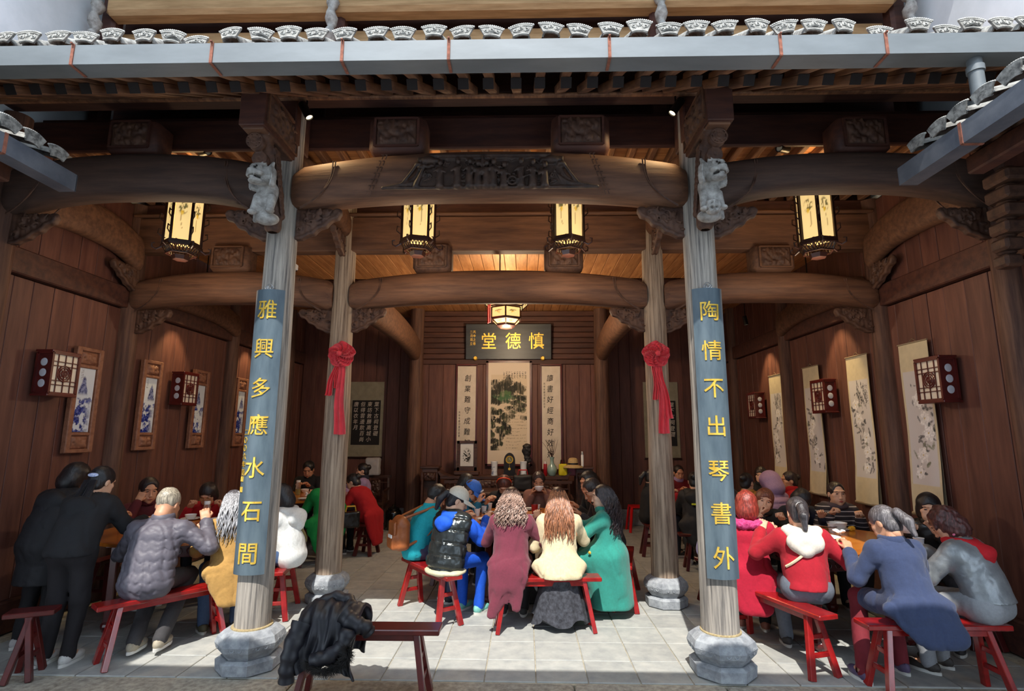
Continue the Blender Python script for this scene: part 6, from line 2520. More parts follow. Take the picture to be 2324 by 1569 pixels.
def person(key, label, x, y, face, seat=.46, lean=18, side=0, head=(25, 0), s=.94, fem=True, skin=0, hair=('bun', (30, 26, 26)), top=None, legs=(40, 40, 48),
           shoes=(60, 58, 60), hands=((-.17, .36, .86), (.17, .36, .86)), pose='curl', hh=.015, feats=True, stand=False, kneef=.40, feet=None, foot_fwd=.0, pants_h=None, knees=.09, hipr=.103):
    """seated or standing figure; +y of the local frame is where it faces"""
    t = thing('person', label, 'person', (x, y, 0), math.atan2(-face[0], face[1]))
    top = dict(top or {})
    fat = top.get('fat', 1.0)
    seed = sum(ord(c) for c in key)
    rs = np.random.RandomState(seed)
    hipz = (seat + .112 * s) if not stand else .86 * s

    def d(a, sd=side):
        a, sd = math.radians(a), math.radians(sd)
        return Vector((math.sin(sd), math.sin(a) * math.cos(sd), math.cos(a) * math.cos(sd)))
    hip = V(0, -.01, hipz)
    w1 = hip + d(lean * .45) * .155 * s
    w2 = w1 + d(lean * .9) * .16 * s
    shc = w2 + d(lean * 1.12) * .09 * s
    nk = shc + d(lean * 1.12) * .05 * s
    hp, hy = math.radians(head[0]), math.radians(head[1])
    hr = math.radians(head[2]) if len(head) > 2 else 0
    hc = nk + d(lean * 1.0 + head[0] * .35) * .062 * s + Vector((0, math.sin(hp * .6), math.cos(hp * .6))) * .075 * s
    HR = Matrix.Rotation(hy, 3, 'Z') @ Matrix.Rotation(hr, 3, 'Y') @ Matrix.Rotation(-hp, 3, 'X')
    sw = (.155 if fem else .178) * s
    sh = [shc + V(-sw, 0, -.015), shc + V(sw, 0, -.015)]
    arms = []
    for i, sg in ((0, -1), (1, 1)):
        tgt = V(*hands[i])
        el, wr = ik(sh[i], tgt, .27 * s, .245 * s, V(sg * top.get('elbow', .42), -.3, -.9))
        arms.append((sh[i], el, wr))
    hj = [hip + V(-.085 * s, .02, -.01), hip + V(.085 * s, .02, -.01)]
    lg = []
    for i, sg in ((0, -1), (1, 1)):
        if stand:
            kn = V(sg * .085, .03, .46 * s)
            an = V(sg * .09, -.03, .075)
        else:
            kn = V(sg * (.085 + knees * .5), kneef * s, max(.44, seat + .055))
            an = V(sg * .10, kneef * s - .02 + foot_fwd, .075)
        if feet:
            an = V(*feet[i])
        lg.append((hj[i], kn, an))
    # --- body: one skin mesh (head and neck, trunk, limbs, hands)
    B = Field((-.45, -.3, .05), (.45, .62, 1.45), .024)
    tr = dict(k=.05)
    B.cone(hip, w1, .105 * s, .095 * s, sc=(1.2, .9, 1), **tr)
    B.cone(w1, w2, .095 * s, .105 * s, sc=(1.2, .9, 1), **tr)
    B.cone(w2, shc, .105 * s, .075 * s, sc=(1.25, .85, 1), **tr)
    B.cone(sh[0], sh[1], .045, **tr)
    for a, e, w in arms:
        B.cone(a, e, .044, .038, k=.02)
        B.cone(e, w, .038, .030, k=.02)
    for a, k_, n_ in lg:
        B.cone(a, k_, .070, .052, k=.04)
        B.cone(k_, n_, .050, .036, k=.02)
        B.cone(n_, n_ + V(0, .08, -.03), .034, k=.02)
    bv, bf = B.mesh()
    vs, fs = [bv], [bf]
    n0 = len(bv)
    hv, hf = HEADS[fem]
    S_ = s * 1.07
    vs.append(np_rot(HR, hv * S_) + np.array(hc))
    fs.append(hf + n0)
    n0 += len(hv)
    nb = MB()
    q0, q1 = hc + HR @ (V(0, -.02, -.04) * S_), nk - d(lean) * .06
    qm = (q0 + q1) / 2 + V(0, -.008, .01)
    nb.tube([q0, q0.lerp(qm, .5), qm, qm.lerp(q1, .5), q1], (.052 if fem else .06) * s, 16, r1=(.06 if fem else .07) * s)
    vs.append(np.array(nb.v))
    nq = np.array([q_ for q_ in nb.f if len(q_) == 4])
    fs.append(nq + n0)
    n0 += len(nb.v)
    for i, (a, e, w) in enumerate(arms):
        pv_, pf_ = HANDS[pose if isinstance(pose, str) else pose[i]]
        pv_ = pv_ * s
        if i == 0:
            pv_ = pv_ * np.array([[-1, 1, 1]])
            pf_ = pf_[:, ::-1]
        dr = (w - e).normalized()
        Rm = frame_from(dr, V(-.25 if i else .25, .0, 1))
        if i == 0:
            pass
        vs.append(np_rot(Rm, pv_) + np.array(w + dr * .03))
        fs.append(pf_ + n0)
        n0 += len(pv_)
    npmesh('body', np.concatenate(vs), np.concatenate(fs), skin_mat(skin), t)
    # --- face
    if feats:
        for sg in (-1, 1):
            def place(nm, dx, dz, rad, m, lift, rot=0.0):
                yy = surf_y(fem, sg * dx if dx else 0, dz)
                c = hc + HR @ (V(sg * dx, yy + lift, dz) * S_)
                MB().ball(c, [q * S_ for q in rad], 10, 7, R=HR @ Matrix.Rotation(sg * rot, 3, 'Y')).build(nm, m, t, smooth=True)
            place('eye', .031, .016, (.0125, .005, .0048), mat('eye_dark', rgb(28, 20, 18), rough=.2), -.001, .08)
            place('eyebrow', .033, .038, (.017, .005, .0035), hair_mat((36, 28, 26)), .0, .12)
        yy = surf_y(fem, 0, -.061)
        c = hc + HR @ (V(0, yy + .002, -.061) * S_)
        opn = top.get('mouth', .005)
        MB().ball(c, (.021 * S_, .006, opn), 10, 7, R=HR).build('lips', mat('lips', rgb(150, 66, 62), rgb(168, 84, 76), rough=.45, scale=30), t, smooth=True)
    # --- hair
    style, hcol = hair[0], hair[1]
    hm = hair_mat(hcol)
    base = {'long': 'half', 'curly': 'half', 'longbob': 'bob', 'cap': 'bun'}.get(style, style)
    if base:
        v_, f_ = hair_shape(base, 1 + seed % 3)
        npmesh('hair', np_rot(HR, v_ * S_ * 1.005) + np.array(hc), f_, hm, t)
    if style in ('long', 'curly'):
        L_end = hair[2] if len(hair) > 2 else .30
        wav_a = .009 if style == 'long' else .013
        turns = 2.0 if style == 'long' else 4.2
        mb = MB()
        N_ = 230
        for i in range(N_):
            a = math.radians(rs.uniform(-125, 125))
            el_ = rs.uniform(-.2, .75)
            A = hc + HR @ (V(math.sin(a) * .082 * math.cos(el_), -.012 - math.cos(a) * .1 * math.cos(el_), .035 + .09 * math.sin(el_)) * S_)
            bk = max(0, math.cos(a))
            Lq = L_end * rs.uniform(.75, 1.05)
            endx = math.sin(a) * .13 + rs.uniform(-.03, .03)
            bi = shc + V(0, -.125 * fat - .02, 0)
            C = V(endx, min(A.y - .03, bi.y - .0 + (1 - bk) * .10) - .015, A.z - Lq)
            # follow the slope of the back
            C.y = min(C.y, (w2.y + (C.z - w2.z) * math.tan(math.radians(lean)) * .8) - .13 * fat * (.4 + .6 * bk) - .015) if bk > .2 else C.y
            Bq = V((A.x + endx) / 2 * 1.25, min(A.y, C.y) - .015, (A.z + C.z) / 2 + .03)
            pts = []
            ph = rs.uniform(0, 6.28)
            for k_ in range(19):
                q = k_ / 18
                p = A * (1 - q) ** 2 + Bq * 2 * q * (1 - q) + C * q * q
                w_ = wav_a * min(1, q * 2.2)
                p = p + V(w_ * math.sin(ph + q * turns * 6.28), w_ * .7 * math.cos(ph + q * turns * 6.28), 0)
                pts.append(p)
            mb.tube(pts, lambda q: .0078 * (1 - .7 * q ** 1.5), 4)
        o = mb.build('hair_locks', hair_mat(hair[3]) if len(hair) > 3 else hm, t, smooth=True, fix=False)
        o['kind'] = 'stuff'
    # --- upper garment
    kind = top.get('kind', 'jacket')
    m = top.get('m') or fabric('plain', (90, 90, 90))
    hem = top.get('hem', seat - .01 if not stand else hipz - .12)
    T = Field((-.52, -.48, min(hem, .4, top.get('back_hem', 1)) - .02), (.52, .62, 1.38 if not stand else 1.55), hh)
    kk = dict(k=.06)
    g = .018 * fat
    T.cone(hip + V(0, -.015, -.01), w1, (.138 * fat) * s, .122 * s * fat, sc=(1.3, .98, 1), **kk)
    T.cone(w1, w2, .118 * s * fat, .124 * s * fat, sc=(1.25, .95, 1), **kk)
    T.cone(w2, shc, .124 * s * fat, .085 * s * fat, sc=(1.3, .88, 1), **kk)
    T.cone(sh[0], sh[1], .062 * (1 + (fat - 1) * .6), **kk)
    if kind != 'vest':
        for i, (a, e, w) in enumerate(arms):
            rr = 1 + (fat - 1) * .9
            dr = (w - e).normalized()
            T.cone(a, e, .066 * rr, .055 * rr, k=.035)
            T.cone(e, w - dr * .01, .056 * rr, .047 * rr, k=.025)
    if kind == 'coat':
        # skirt over the lap and hanging behind the seat
        fl = top.get('flare', .24)
        bz = top.get('back_hem', hem)
        if not stand:
            for sg, (a, k_, n_) in zip((-1, 1), lg):
                T.cone(a, a.lerp(k_, .7), .10 * s, .085 * s, k=.05)
            bz = top.get('skirt_hem', bz)
            if bz < seat:
                sh_ = top.get('skirt_shift', 0.0)
                T.cone((-.02, -.10, hipz), (sh_, -.17, bz + .04), .10, .055, k=.05, sc=(fl / .11, .75, 1))
        else:
            T.cone(hip, (0, 0, bz), .13, .16, k=.05, sc=(1.3, 1, 1))
    for q in top.get('add', []):
        T.cone(*q[:4], **(q[4] if len(q) > 4 else dict(k=.04)))
    quilt = top.get('quilt')
    zig = top.get('zigzag')
    if zig:
        def zz(P):
            tri = np.abs(((P[:, 0] / .085) % 1) - .5) * .05
            z = (P[:, 2] + tri) / zig
            e = np.abs(z - np.round(z)) * zig
            return .0055 * np.exp(-(e / .009) ** 2)
        T.disp(zz)
    wa = top.get('wrinkle', .0055)
    if quilt:
        def fn(P):
            z = (P[:, 2] + .25 * P[:, 1]) / quilt
            e = np.abs(z - np.round(z)) * quilt
            return .012 * np.exp(-(e / .011) ** 2) - .004 + np.exp(-(e / .04) ** 2) * wav(P, seed, 60, .008, (1, 1, .2)) + folds(P, seed + 1, .0035)
        T.disp(fn)
    else:
        T.disp(lambda P: folds(P, seed, wa))
    if kind == 'coat':
        T.disp(lambda P: np.where(P[:, 1] < hip.y - .02, .0045 * np.exp(-(P[:, 0] / .009) ** 2), 0))
    T.cut((0, 0, -1), -min(hem, top.get('back_hem', hem)))
    if not stand and top.get('clear', True):
        # clear the bench surface under the thighs
        pass
    # neck opening
    T.cone(nk + d(lean) * -.02, nk + d(lean * 1.1) * .14, .058 * s, .075, k=.01, op='sub')
    v_, f_ = T.mesh()
    nm = {'coat': 'coat', 'vest': 'vest', 'sweater': 'sweater', 'puffer': 'padded_jacket'}.get(kind, 'jacket')
    gar = npmesh(nm, v_, f_, m, t)
    if kind == 'vest':
        T = Field((-.52, -.3, .5), (.52, .62, 1.3), hh)
        for i, (a, e, w) in enumerate(arms):
            T.cone(a.lerp(e, .22), e, .070, .068, k=.03)
            T.cone(e, w, .066, .052, k=.03)
        T.disp(lambda P: folds(P, seed + 2, .009))
        v_, f_ = T.mesh()
        npmesh('sleeves', v_, f_, top['m2'], t)
    col = top.get('collar', 'plain')
    cm = top.get('collar_m', m)
    if col:
        Cf = Field((-.26, -.34, nk.z - .3), (.26, .4, nk.z + .2), .0105)
        Rn = frame_from(V(0, 0, 1).cross(V(1, 0, 0)), d(lean * 1.1))
        if col == 'plain':
            Cf.torus(nk + d(lean) * .012, .068, .020, k=.02, R=np.array(Rn), sc=(1, 1.05, 1.8))
        elif col == 'hood':
            b_ = nk + V(0, -.075, -.03)
            Cf.torus(nk + V(0, -.01, 0), .082, .035, k=.04, R=np.array(Rn))
            go = -.05 - .22 * (fat - 1)
            hs_ = top.get('hood_s', 1.0)
            Cf.ell(b_ + V(0, go, -.045 * hs_), (.14 * hs_, .06, .095 * hs_), k=.05)
            Cf.cone(b_ + V(-.12 * hs_, .03, .03), b_ + V(0, go - .01, -.11 * hs_), .036 * hs_, .042 * hs_, k=.04)
            Cf.cone(b_ + V(.12 * hs_, .03, .03), b_ + V(0, go - .01, -.11 * hs_), .036 * hs_, .042 * hs_, k=.04)
            Cf.disp(lambda P: wav(P, seed, 28, .007))
        elif col == 'fur':
            Cf.torus(nk + V(0, -.015, -.015), .105, .04, k=.04, R=np.array(Rn))
            Cf.disp(lambda P: wav(P, seed, 120, .012) + wav(P, seed + 3, 60, .01))
        elif col == 'stand':
            Cf.torus(nk + d(lean) * .02, .072, .020, k=.02, R=np.array(Rn), sc=(1, 1.05, 2.3))
        Cf.cone(nk + d(lean) * -.05, nk + d(lean * 1.1) * .22, .052 * s, .062, k=.008, op='sub')
        v_, f_ = Cf.mesh()
        if len(v_):
            npmesh({'hood': 'hood', 'fur': 'fur_collar'}.get(col, 'collar'), v_, f_, cm, gar)
    # --- trousers or skirt and shoes
    if legs is not None:
        lm = legs if not isinstance(legs, tuple) else fabric('leg_%d_%d_%d' % legs, legs)
        P_ = Field((-.3, -.22, .05), (.3, .62, hipz + .14), .0165)
        P_.cone(hj[0] + V(0, -.015, 0), hj[1] + V(0, -.015, 0), hipr * s, k=.05, sc=(1, 1.02, 1))
        for a, k_, n_ in lg:
            P_.cone(a, k_, .088 * s, .068 * s, k=.05)
            P_.cone(k_, n_ + V(0, 0, .0), .064 * s, .056 * s, k=.03)
        P_.disp(lambda P: folds(P, seed + 4, .005))
        P_.cut((0, 0, 1), pants_h or hipz + .10)
        v_, f_ = P_.mesh()
        npmesh('trousers', v_, f_, lm, t)
    sm = fabric('shoe_%d_%d_%d' % shoes, shoes, .6)
    for a, k_, n_ in lg:
        yaw = 0.0
        G = Field((-.06, -.09, 0), (.06, .19, .12), .009)
        G.ell((0, .095, .038), (.042, .085, .036), k=0)
        G.ell((0, -.01, .045), (.036, .055, .045), k=.03)
        G.cone((0, -.005, .045), (0, -.005, .062), .038, .036, k=.02)
        G.cone((0, -.005, .07), (0, -.005, .14), .032, .034, k=.01, op='sub')
        G.cut((0, 0, -1), -.012)
        v_, f_ = G.mesh()
        o = npmesh('shoe', v_ + np.array([[n_.x, n_.y - .01, n_.z - .075]]), f_, sm, t)
        so = MB()
        rings = []
        for z in (0.0, .022):
            rings.append([V(n_.x + .046 * math.cos(q) * (1.0 if math.sin(q) > 0 else .85), n_.y - .01 + .055 + .125 * math.sin(q), n_.z - .075 + z) for q in [2 * PI * k2 / 20 for k2 in range(20)]])
        so.ring_loft(rings).build('sole', mat('white_sole', rgb(206, 204, 198), rough=.7), o, smooth=True, angle=40)
    PEOPLE[key] = dict(t=t, hc=hc, HR=HR, nk=nk, w1=w1, w2=w2, shc=shc, arms=arms, hip=hip, S=S_, gar=gar, sh=sh, d=d(lean))
    return PEOPLE[key]


def back_strap(P, x0, z0, x1, z1, name, m, r=.011, fat=1.0):
    """strap lying across the back from one shoulder to the opposite hip"""
    pts = []
    for i in range(11):
        q = i / 10
        x, z = x0 + (x1 - x0) * q, z0 + (z1 - z0) * q
        a, b_ = (P['w1'], P['w2']) if z < P['w2'].z else (P['w2'], P['shc'])
        tq = (z - a.z) / (b_.z - a.z)
        yc = a.y + (b_.y - a.y) * tq
        hw = (.165 if z < P['w2'].z else .165 - .02 * tq) * fat
        dp = (.122 if z < P['w2'].z else .122 - .045 * tq) * fat
        pts.append(V(x, yc - dp * math.sqrt(max(.02, 1 - (x / hw) ** 2)) - .008, z))
    return MB().tube(pts, r, 6).build(name, m, P['gar'], smooth=True)


def local_mb(P, name, mb, m, parent=None, **k):
    return mb.build(name, m, parent or P['t'], **k)


def head_ball(P, name, off, rad, m, n=14):
    c = P['hc'] + P['HR'] @ (V(*off) * P['S'])
    return MB().ball(c, rad, n, 9, R=P['HR']).build(name, m, P['t'], smooth=True)


def cap_hat(P, m):
    F = Field((-.12, -.14, -.02), (.12, .22, .16), .0085)
    F.ell((0, -.012, .035), (.094, .112, .108), k=0)
    F.cut((0, 0, -1), -.03)
    v, f = F.mesh()
    HR, hc = P['HR'], P['hc']
    o = npmesh('cap', np_rot(HR, v * P['S']) + np.array(hc), f, m, P['t'])
    bm_ = MB()
    n = 16
    up, lo = [], []
    for lst, dz in ((up, .006), (lo, -.002)):
        for i in range(n + 1):
            a = PI * i / n
            lst.append((math.cos(a) * .092, .035 + math.sin(a) * .075, .038 + dz))
        for i in range(n + 1):
            a = PI - PI * i / n
            lst.append((math.cos(a) * .096, .05 + math.sin(a) * .145, .030 - .018 * math.cos(a) ** 2 - .012 * math.sin(a) + dz))
    m_ = len(up)
    fs = []
    for i in range(n):
        a, b_, c_, d_ = i, i + 1, m_ - 2 - i, m_ - 1 - i
        fs += [(a, b_, c_, d_), (a + m_, d_ + m_, c_ + m_, b_ + m_)]
    for i in range(m_):
        j = (i + 1) % m_
        fs.append((i, i + m_, j + m_, j))
    vv = [tuple(hc + HR @ (V(*p) * P['S'])) for p in up + lo]
    bm_.add(vv, fs).build('peak', m, o, smooth=True, angle=50)
    b2 = MB().ball(hc + HR @ (V(0, -.012, .143) * P['S']), .008, 8, 6).build('button', m, o, smooth=True)
    return o
# ---------------------------------------------------------------- the diners
BLK = (30, 28, 28)
def to(x, y, tx, ty):
    return (tx - x, ty - y)


M_TEAL = fabric('teal_wool', (36, 138, 124), .9, sheen=.15)
M_CYAN = fabric('cyan_fleece', (22, 168, 184), .85)
M_MAROON = fabric('maroon_wool', (112, 42, 60), .95, sheen=.12)
M_CREAM = fabric('cream_wool', (216, 198, 160), .9, sheen=.1)
M_TAN = fabric('camel_wool', (180, 138, 74), .92, sheen=.1)
M_GREYJ = fabric('grey_bomber', (92, 88, 98), .55, bump=.3, scale=14)
M_NAVY = fabric('blue_wool', (48, 60, 92), .95, sheen=.1)
M_REDK = fabric('crimson_knit', (168, 10, 34), .9, sheen=.05)
M_REDC = fabric('rose_red_wool', (174, 8, 46), .9, sheen=.05)
M_SILV = mat('silver_leatherette', rgb(128, 132, 136), rgb(150, 154, 156), rough=.4, metal=.35, scale=12, bump=.5)
M_VEST = mat('pewter_down', rgb(46, 50, 52), rgb(64, 68, 68), rough=.24, metal=.6, scale=14, bump=.4)
M_BLUEH = fabric('cobalt_fleece', (10, 84, 206), .8)
M_BLKJ = fabric('black_parka', (26, 26, 32), .7, bump=.3, scale=20)
M_BLK2 = fabric('black_hoodie', (24, 24, 28), .85)
M_WHITEH = fabric('white_hoodie', (224, 226, 224), .9)
M_LEATH = mat('black_leather', rgb(22, 20, 20), rgb(34, 32, 32), rough=.28, scale=24, bump=.4)
M_GREEN = fabric('green_wool', (8, 140, 66), .85)
M_SCAR = fabric('scarlet_wool', (168, 12, 24), .9)
M_LILAC = fabric('lilac_down', (168, 134, 168), .7)
M_LILS = fabric('lilac_blouse', (160, 136, 176), .8)
M_DARKN = fabric('dark_navy', (26, 28, 46), .85)
M_BURG = fabric('burgundy_knit', (84, 22, 34), .9)
M_BROWN = fabric('dusty_brown', (136, 92, 80), .9)
M_RUSTR = fabric('dark_red_top', (120, 20, 30), .9)
M_DENIM = fabric('denim', (70, 92, 128), .9)
M_GDENIM = fabric('grey_denim', (104, 110, 122), .9)
M_SDENIM = fabric('washed_grey_denim', (150, 152, 156), .9)

# striped jacket: stripes come from the object's own height
def striped():
    m = bpy.data.materials.new('striped_knit')
    m.use_nodes = True
    N, L = m.node_tree.nodes, m.node_tree.links
    tc, sp = N.new('ShaderNodeTexCoord'), N.new('ShaderNodeSeparateXYZ')
    L.new(tc.outputs['Object'], sp.inputs[0])
    a = N.new('ShaderNodeMath'); a.operation = 'MULTIPLY'; a.inputs[1].default_value = 130
    L.new(sp.outputs['Z'], a.inputs[0])
    b = N.new('ShaderNodeMath'); b.operation = 'SINE'
    L.new(a.outputs[0], b.inputs[0])
    c = N.new('ShaderNodeMath'); c.operation = 'GREATER_THAN'; c.inputs[1].default_value = .82
    L.new(b.outputs[0], c.inputs[0])
    mx = N.new('ShaderNodeMixRGB')
    mx.inputs[1].default_value, mx.inputs[2].default_value = rgb(52, 46, 52), rgb(190, 180, 176)
    L.new(c.outputs[0], mx.inputs[0])
    L.new(mx.outputs[0], N['Principled BSDF'].inputs['Base Color'])
    N['Principled BSDF'].inputs['Roughness'].default_value = .9
    return m


M_STRIPE = striped()

# ---- centre table (middle at -.05, 6.45)
P = person('maroon', 'person in a long maroon coat with frizzy ash-blond curls, seated on the bench', -.13, 5.26, (.05, 1), lean=12, head=(14, 0), hair=('curly', (52, 34, 32), .27, (128, 104, 92)),
           top=dict(kind='coat', m=M_MAROON, hem=.46, back_hem=.13, skirt_hem=.36, flare=.21, skirt_shift=-.03, add=[((-.04, -.15, .5), (-.15, -.19, .16), .10, .035, dict(k=.05, sc=(1.25, .6, 1))), ((.06, -.14, .45), (.06, -.17, .22), .08, .03, dict(k=.05, sc=(1.2, .6, 1)))]), legs=(30, 28, 32), hands=((-.2, .34, .86), (.25, .3, .9)), feats=False, hh=.0112)
MB().lathe([(.03, -.012), (.03, .012)], 14, c=P['arms'][1][2], axis='y').build('wrist_watch', M_BLACK, P['t'], smooth=True)
P = person('cream', 'person in a cream coat with long wavy chestnut hair, seated on the bench', .33, 5.30, (-.02, 1), lean=14, head=(18, 0), hair=('long', (46, 28, 24), .40, (120, 76, 50)),
           top=dict(kind='coat', m=M_CREAM, hem=.455, back_hem=.455, flare=.25, add=[((0, -.05, .52), (0, -.12, .47), .15, .12, dict(k=.06, sc=(1.45, .9, .6)))]), legs=None, hands=((-.18, .30, .76), (.2, .36, .86)), feats=False, hh=.0112)
sk = MB()
rings = []
for i in range(12):
    q = i / 11
    z = .47 - .40 * q
    rings.append([V((.15 + .11 * q) * math.cos(a) * (1 + .10 * q * math.sin(a * 9 + q * 2)), -.0 + (.13 + .08 * q) * math.sin(a) * (1 + .12 * q * math.sin(a * 9)), z + .03 * q * math.sin(a * 5)) for a in [2 * PI * k / 72 for k in range(72)]])
sk.ring_loft(rings).build('tulle_skirt', fabric('grey_tulle', (70, 72, 80), .9, c2=(36, 36, 42), scale=30), P['t'], smooth=True, angle=80)
P = person('vest', 'person in blue hoodie, shiny pewter down vest and white baseball cap', -.74, 5.36, (.5, .86), lean=18, head=(28, -45), hair=('ponytail', (26, 22, 24)),
           top=dict(kind='vest', m=M_VEST, m2=M_BLUEH, fat=1.2, quilt=.12, hem=.45, collar='hood', collar_m=M_BLUEH, hood_s=.72), legs=M_BLUEH, shoes=(120, 190, 180), hands=((-.12, .42, .86), (.16, .42, .88)), hh=.0112, kneef=.44)
cap_hat(P, fabric('stone_cap', (206, 200, 186), .8))
F = Field((-.3, -.3, .42), (.3, .3, .56), .012)
F.ell((0, -.03, .475), (.215, .17, .045), k=0)
F.disp(lambda Q: wav(Q, 9, 40, .006))
v, f = F.mesh()
npmesh('cream_lining', v, f, fabric('cream_lining', (206, 196, 164), .6), P['gar'])
P = person('backpack', 'person in a turquoise jacket wearing a tan leather backpack', -1.13, 5.86, (.85, .5), lean=26, head=(30, -10), fem=False, hair=('short', (28, 26, 26)), skin=1,
           top=dict(kind='jacket', m=M_CYAN, hem=.47, fat=1.06, collar='stand'), legs=(58, 64, 92), hands=((-.1, .42, .86), (.2, .42, .86)), hh=.0145, shoes=(40, 40, 46))
bp = thing('leather_backpack', 'tan leather rucksack worn by the turquoise jacket diner', 'backpack', P['t'].location, P['t'].rotation_euler[2])
bc = P['w1'].lerp(P['w2'], .35) + V(.02, -.235, -.03)
F = Field(tuple(bc - V(.2, .16, .2)), tuple(bc + V(.2, .14, .25)), .0105)
F.box(bc, (.135, .075, .15), k=0, rd=.055)
F.cone(bc + V(-.06, .0, .14), bc + V(.06, .0, .14), .05, k=.04)
F.box(bc + V(0, -.085, -.06), (.10, .03, .075), k=.02, rd=.025)
F.disp(lambda Q: wav(Q, 4, 26, .006))
v, f = F.mesh()
npmesh('bag', v, f, mat('tan_leather', rgb(136, 72, 32), rgb(164, 94, 48), rough=.42, scale=10, bump=.2), bp)
M_TANL = MATS['tan_leather']
for i, sx in ((0, -1), (1, 1)):
    s0 = P['sh'][i]
    MB().tube([bc + V(sx * .07, .03, .17), s0 + V(-sx * .05, -.07, .06), s0 + V(-sx * .045, .0, .085), s0 + V(-sx * .04, .07, .04), s0 + V(-sx * .02, .09, -.06), P['w1'] + V(sx * .15, .02, 0), bc + V(sx * .11, .05, -.1)], .014, 8).build('strap', M_TANL, bp, smooth=True)
MB().box(bc + V(.05, -.122, -.0), (.10, .012, .03)).build('white_patch', M_WHITE, bp)
MB().box(bc + V(0, -.082, .07), (.21, .03, .14), b=.014).build('flap', M_TANL, bp)
P = person('bluecap', 'person in a bright blue floral cap bending over the centre table', -.88, 6.8, (1, -.15), lean=30, head=(40, 0), fem=True, skin=1, hair=('short', (60, 44, 40)),
           top=dict(kind='jacket', m=fabric('petrol_jacket', (20, 98, 130), .8), hem=.47), hands=((-.1, .38, .88), (.12, .34, .92)), hh=.017)
o = cap_hat(P, fabric('sky_cap', (52, 112, 206), .7, c2=(40, 96, 190)))
for i in range(5):
    q = MB()
    a0 = rng.uniform(-1.2, 1.2)
    for j in range(5):
        a = j * 2 * PI / 5
        c = P['hc'] + P['HR'] @ (V(math.sin(a0) * .096 + .012 * math.cos(a), math.cos(a0) * .114 - .012, .085 + .012 * math.sin(a)) * P['S'])
        q.ball(c, .006, 6, 5)
    q.build('embroidery', M_WHITE, o)
P = person('darkhair', 'person with dark hair half hidden behind the blue cap diner', -.92, 7.35, (1, -.4), lean=20, head=(25, 0), hair=('bob', BLK), top=dict(kind='jacket', m=M_DARKN, hem=.47), hh=.02)
P = person('headband', 'person with brown fringe and orange headband behind the centre table', -.28, 7.72, (0, -1), lean=26, head=(48, 0), hair=('bob', (70, 40, 34)), top=dict(kind='sweater', m=M_BLK2, hem=.47), hh=.02)
MB().tube([P['hc'] + P['HR'] @ (V(.098 * math.cos(a), -.02 + .01 * math.sin(a), .035 + .108 * math.sin(a)) * P['S']) for a in [PI * k / 12 for k in range(13)]], .009, 6).build('headband', fabric('orange_band', (232, 74, 30), .5), P['t'], smooth=True)
P = person('bowlholder', 'person in a dusty brown top drinking from a white bowl behind the centre table', .20, 7.70, (-.03, -1), lean=14, head=(20, 0), hair=('short', (40, 30, 30)), skin=2, top=dict(kind='sweater', m=M_BROWN, hem=.47), hands=((-.10, .22, .93), (.10, .22, .93)), pose='grip', hh=.02)
bowl('white bowl lifted to the mouth of the dusty brown top diner', .195, 7.42, 1.0, r=.065)
P = person('manblack', 'man with short black hair in a black jacket leaning on the centre table', .98, 7.02, (-1, -.25), lean=22, head=(16, 15), fem=False, skin=2, s=1.02, hair=('short', (22, 22, 24)), top=dict(kind='jacket', m=M_BLK2, hem=.47), hh=.018)
P = person('mancrop', 'man with cropped hair in a dark shirt looking down beside the teal coat', .98, 6.34, (-1, -.1), lean=24, head=(34, 8), fem=False, skin=2, s=1.0, hair=('crop', (40, 34, 32)), top=dict(kind='jacket', m=fabric('charcoal', (46, 44, 48), .85), hem=.47), hh=.017)
P = person('teal', 'person in a long teal coat with long black curls sitting sideways at the bench end',   .83, 5.62, (-1, .32), lean=6, head=(6, 0), hair=('curly', (26, 22, 24), .40, (44, 36, 38)), skin=3,
           top=dict(kind='coat', m=M_TEAL, hem=.46, back_hem=.09, flare=.20, wrinkle=.0035, add=[((-.03, .05, .55), (-.05, .02, .12), .15, .13, dict(k=.08, sc=(1.15, 1.25, 1))), ((.03, .0, .55), (.05, -.06, .12), .15, .14, dict(k=.08, sc=(1.1, 1.2, 1)))]),
           legs=(40, 40, 44), hands=((-.14, .42, .84), (.10, .45, .86)), hh=.0112)
for z in (.62, .80):
    MB().ball((-.22, .14, z), (.008, .016, .016), 10, 6).build('gold_button', M_GOLD, P['gar'], smooth=True)

# ---- right table (middle at 2.76, 5.30)
P = person('fur', 'person in a rose-red wool coat with magenta fur collar and auburn bob', 1.98, 4.98, (.35, .95), lean=12, head=(18, 0), hair=('bob', (112, 42, 34)),
           top=dict(kind='coat', m=M_REDC, hem=.46, back_hem=.26, flare=.26, collar='fur', collar_m=fabric('magenta_fur', (170, 24, 96), .9, c2=(206, 84, 140), scale=90)), legs=(24, 24, 28), shoes=(150, 96, 80), hands=((-.2, .36, .86), (.22, .36, .86)), feats=False, hh=.0112)
P = person('sweater', 'person in crimson sweater with white hood, grey jeans and ponytail, on the bench', 2.24, 4.56, (.22, .97), lean=10, head=(20, 0), hair=('ponytail', (46, 42, 44)),
           top=dict(kind='sweater', m=M_REDK, hem=.555, collar='hood', collar_m=fabric('white_fleece', (226, 214, 200), .95), wrinkle=.005, fat=1.04, elbow=.8), legs=M_GDENIM, hipr=.122, hands=((-.26, .26, .93), (.36, .24, .84)), feats=False, hh=.0112)
back_strap(P, -.15, .72, .13, P['sh'][1].z + .03, 'shoulder_strap', fabric('cream_strap', (220, 204, 170), .7), fat=1.04)
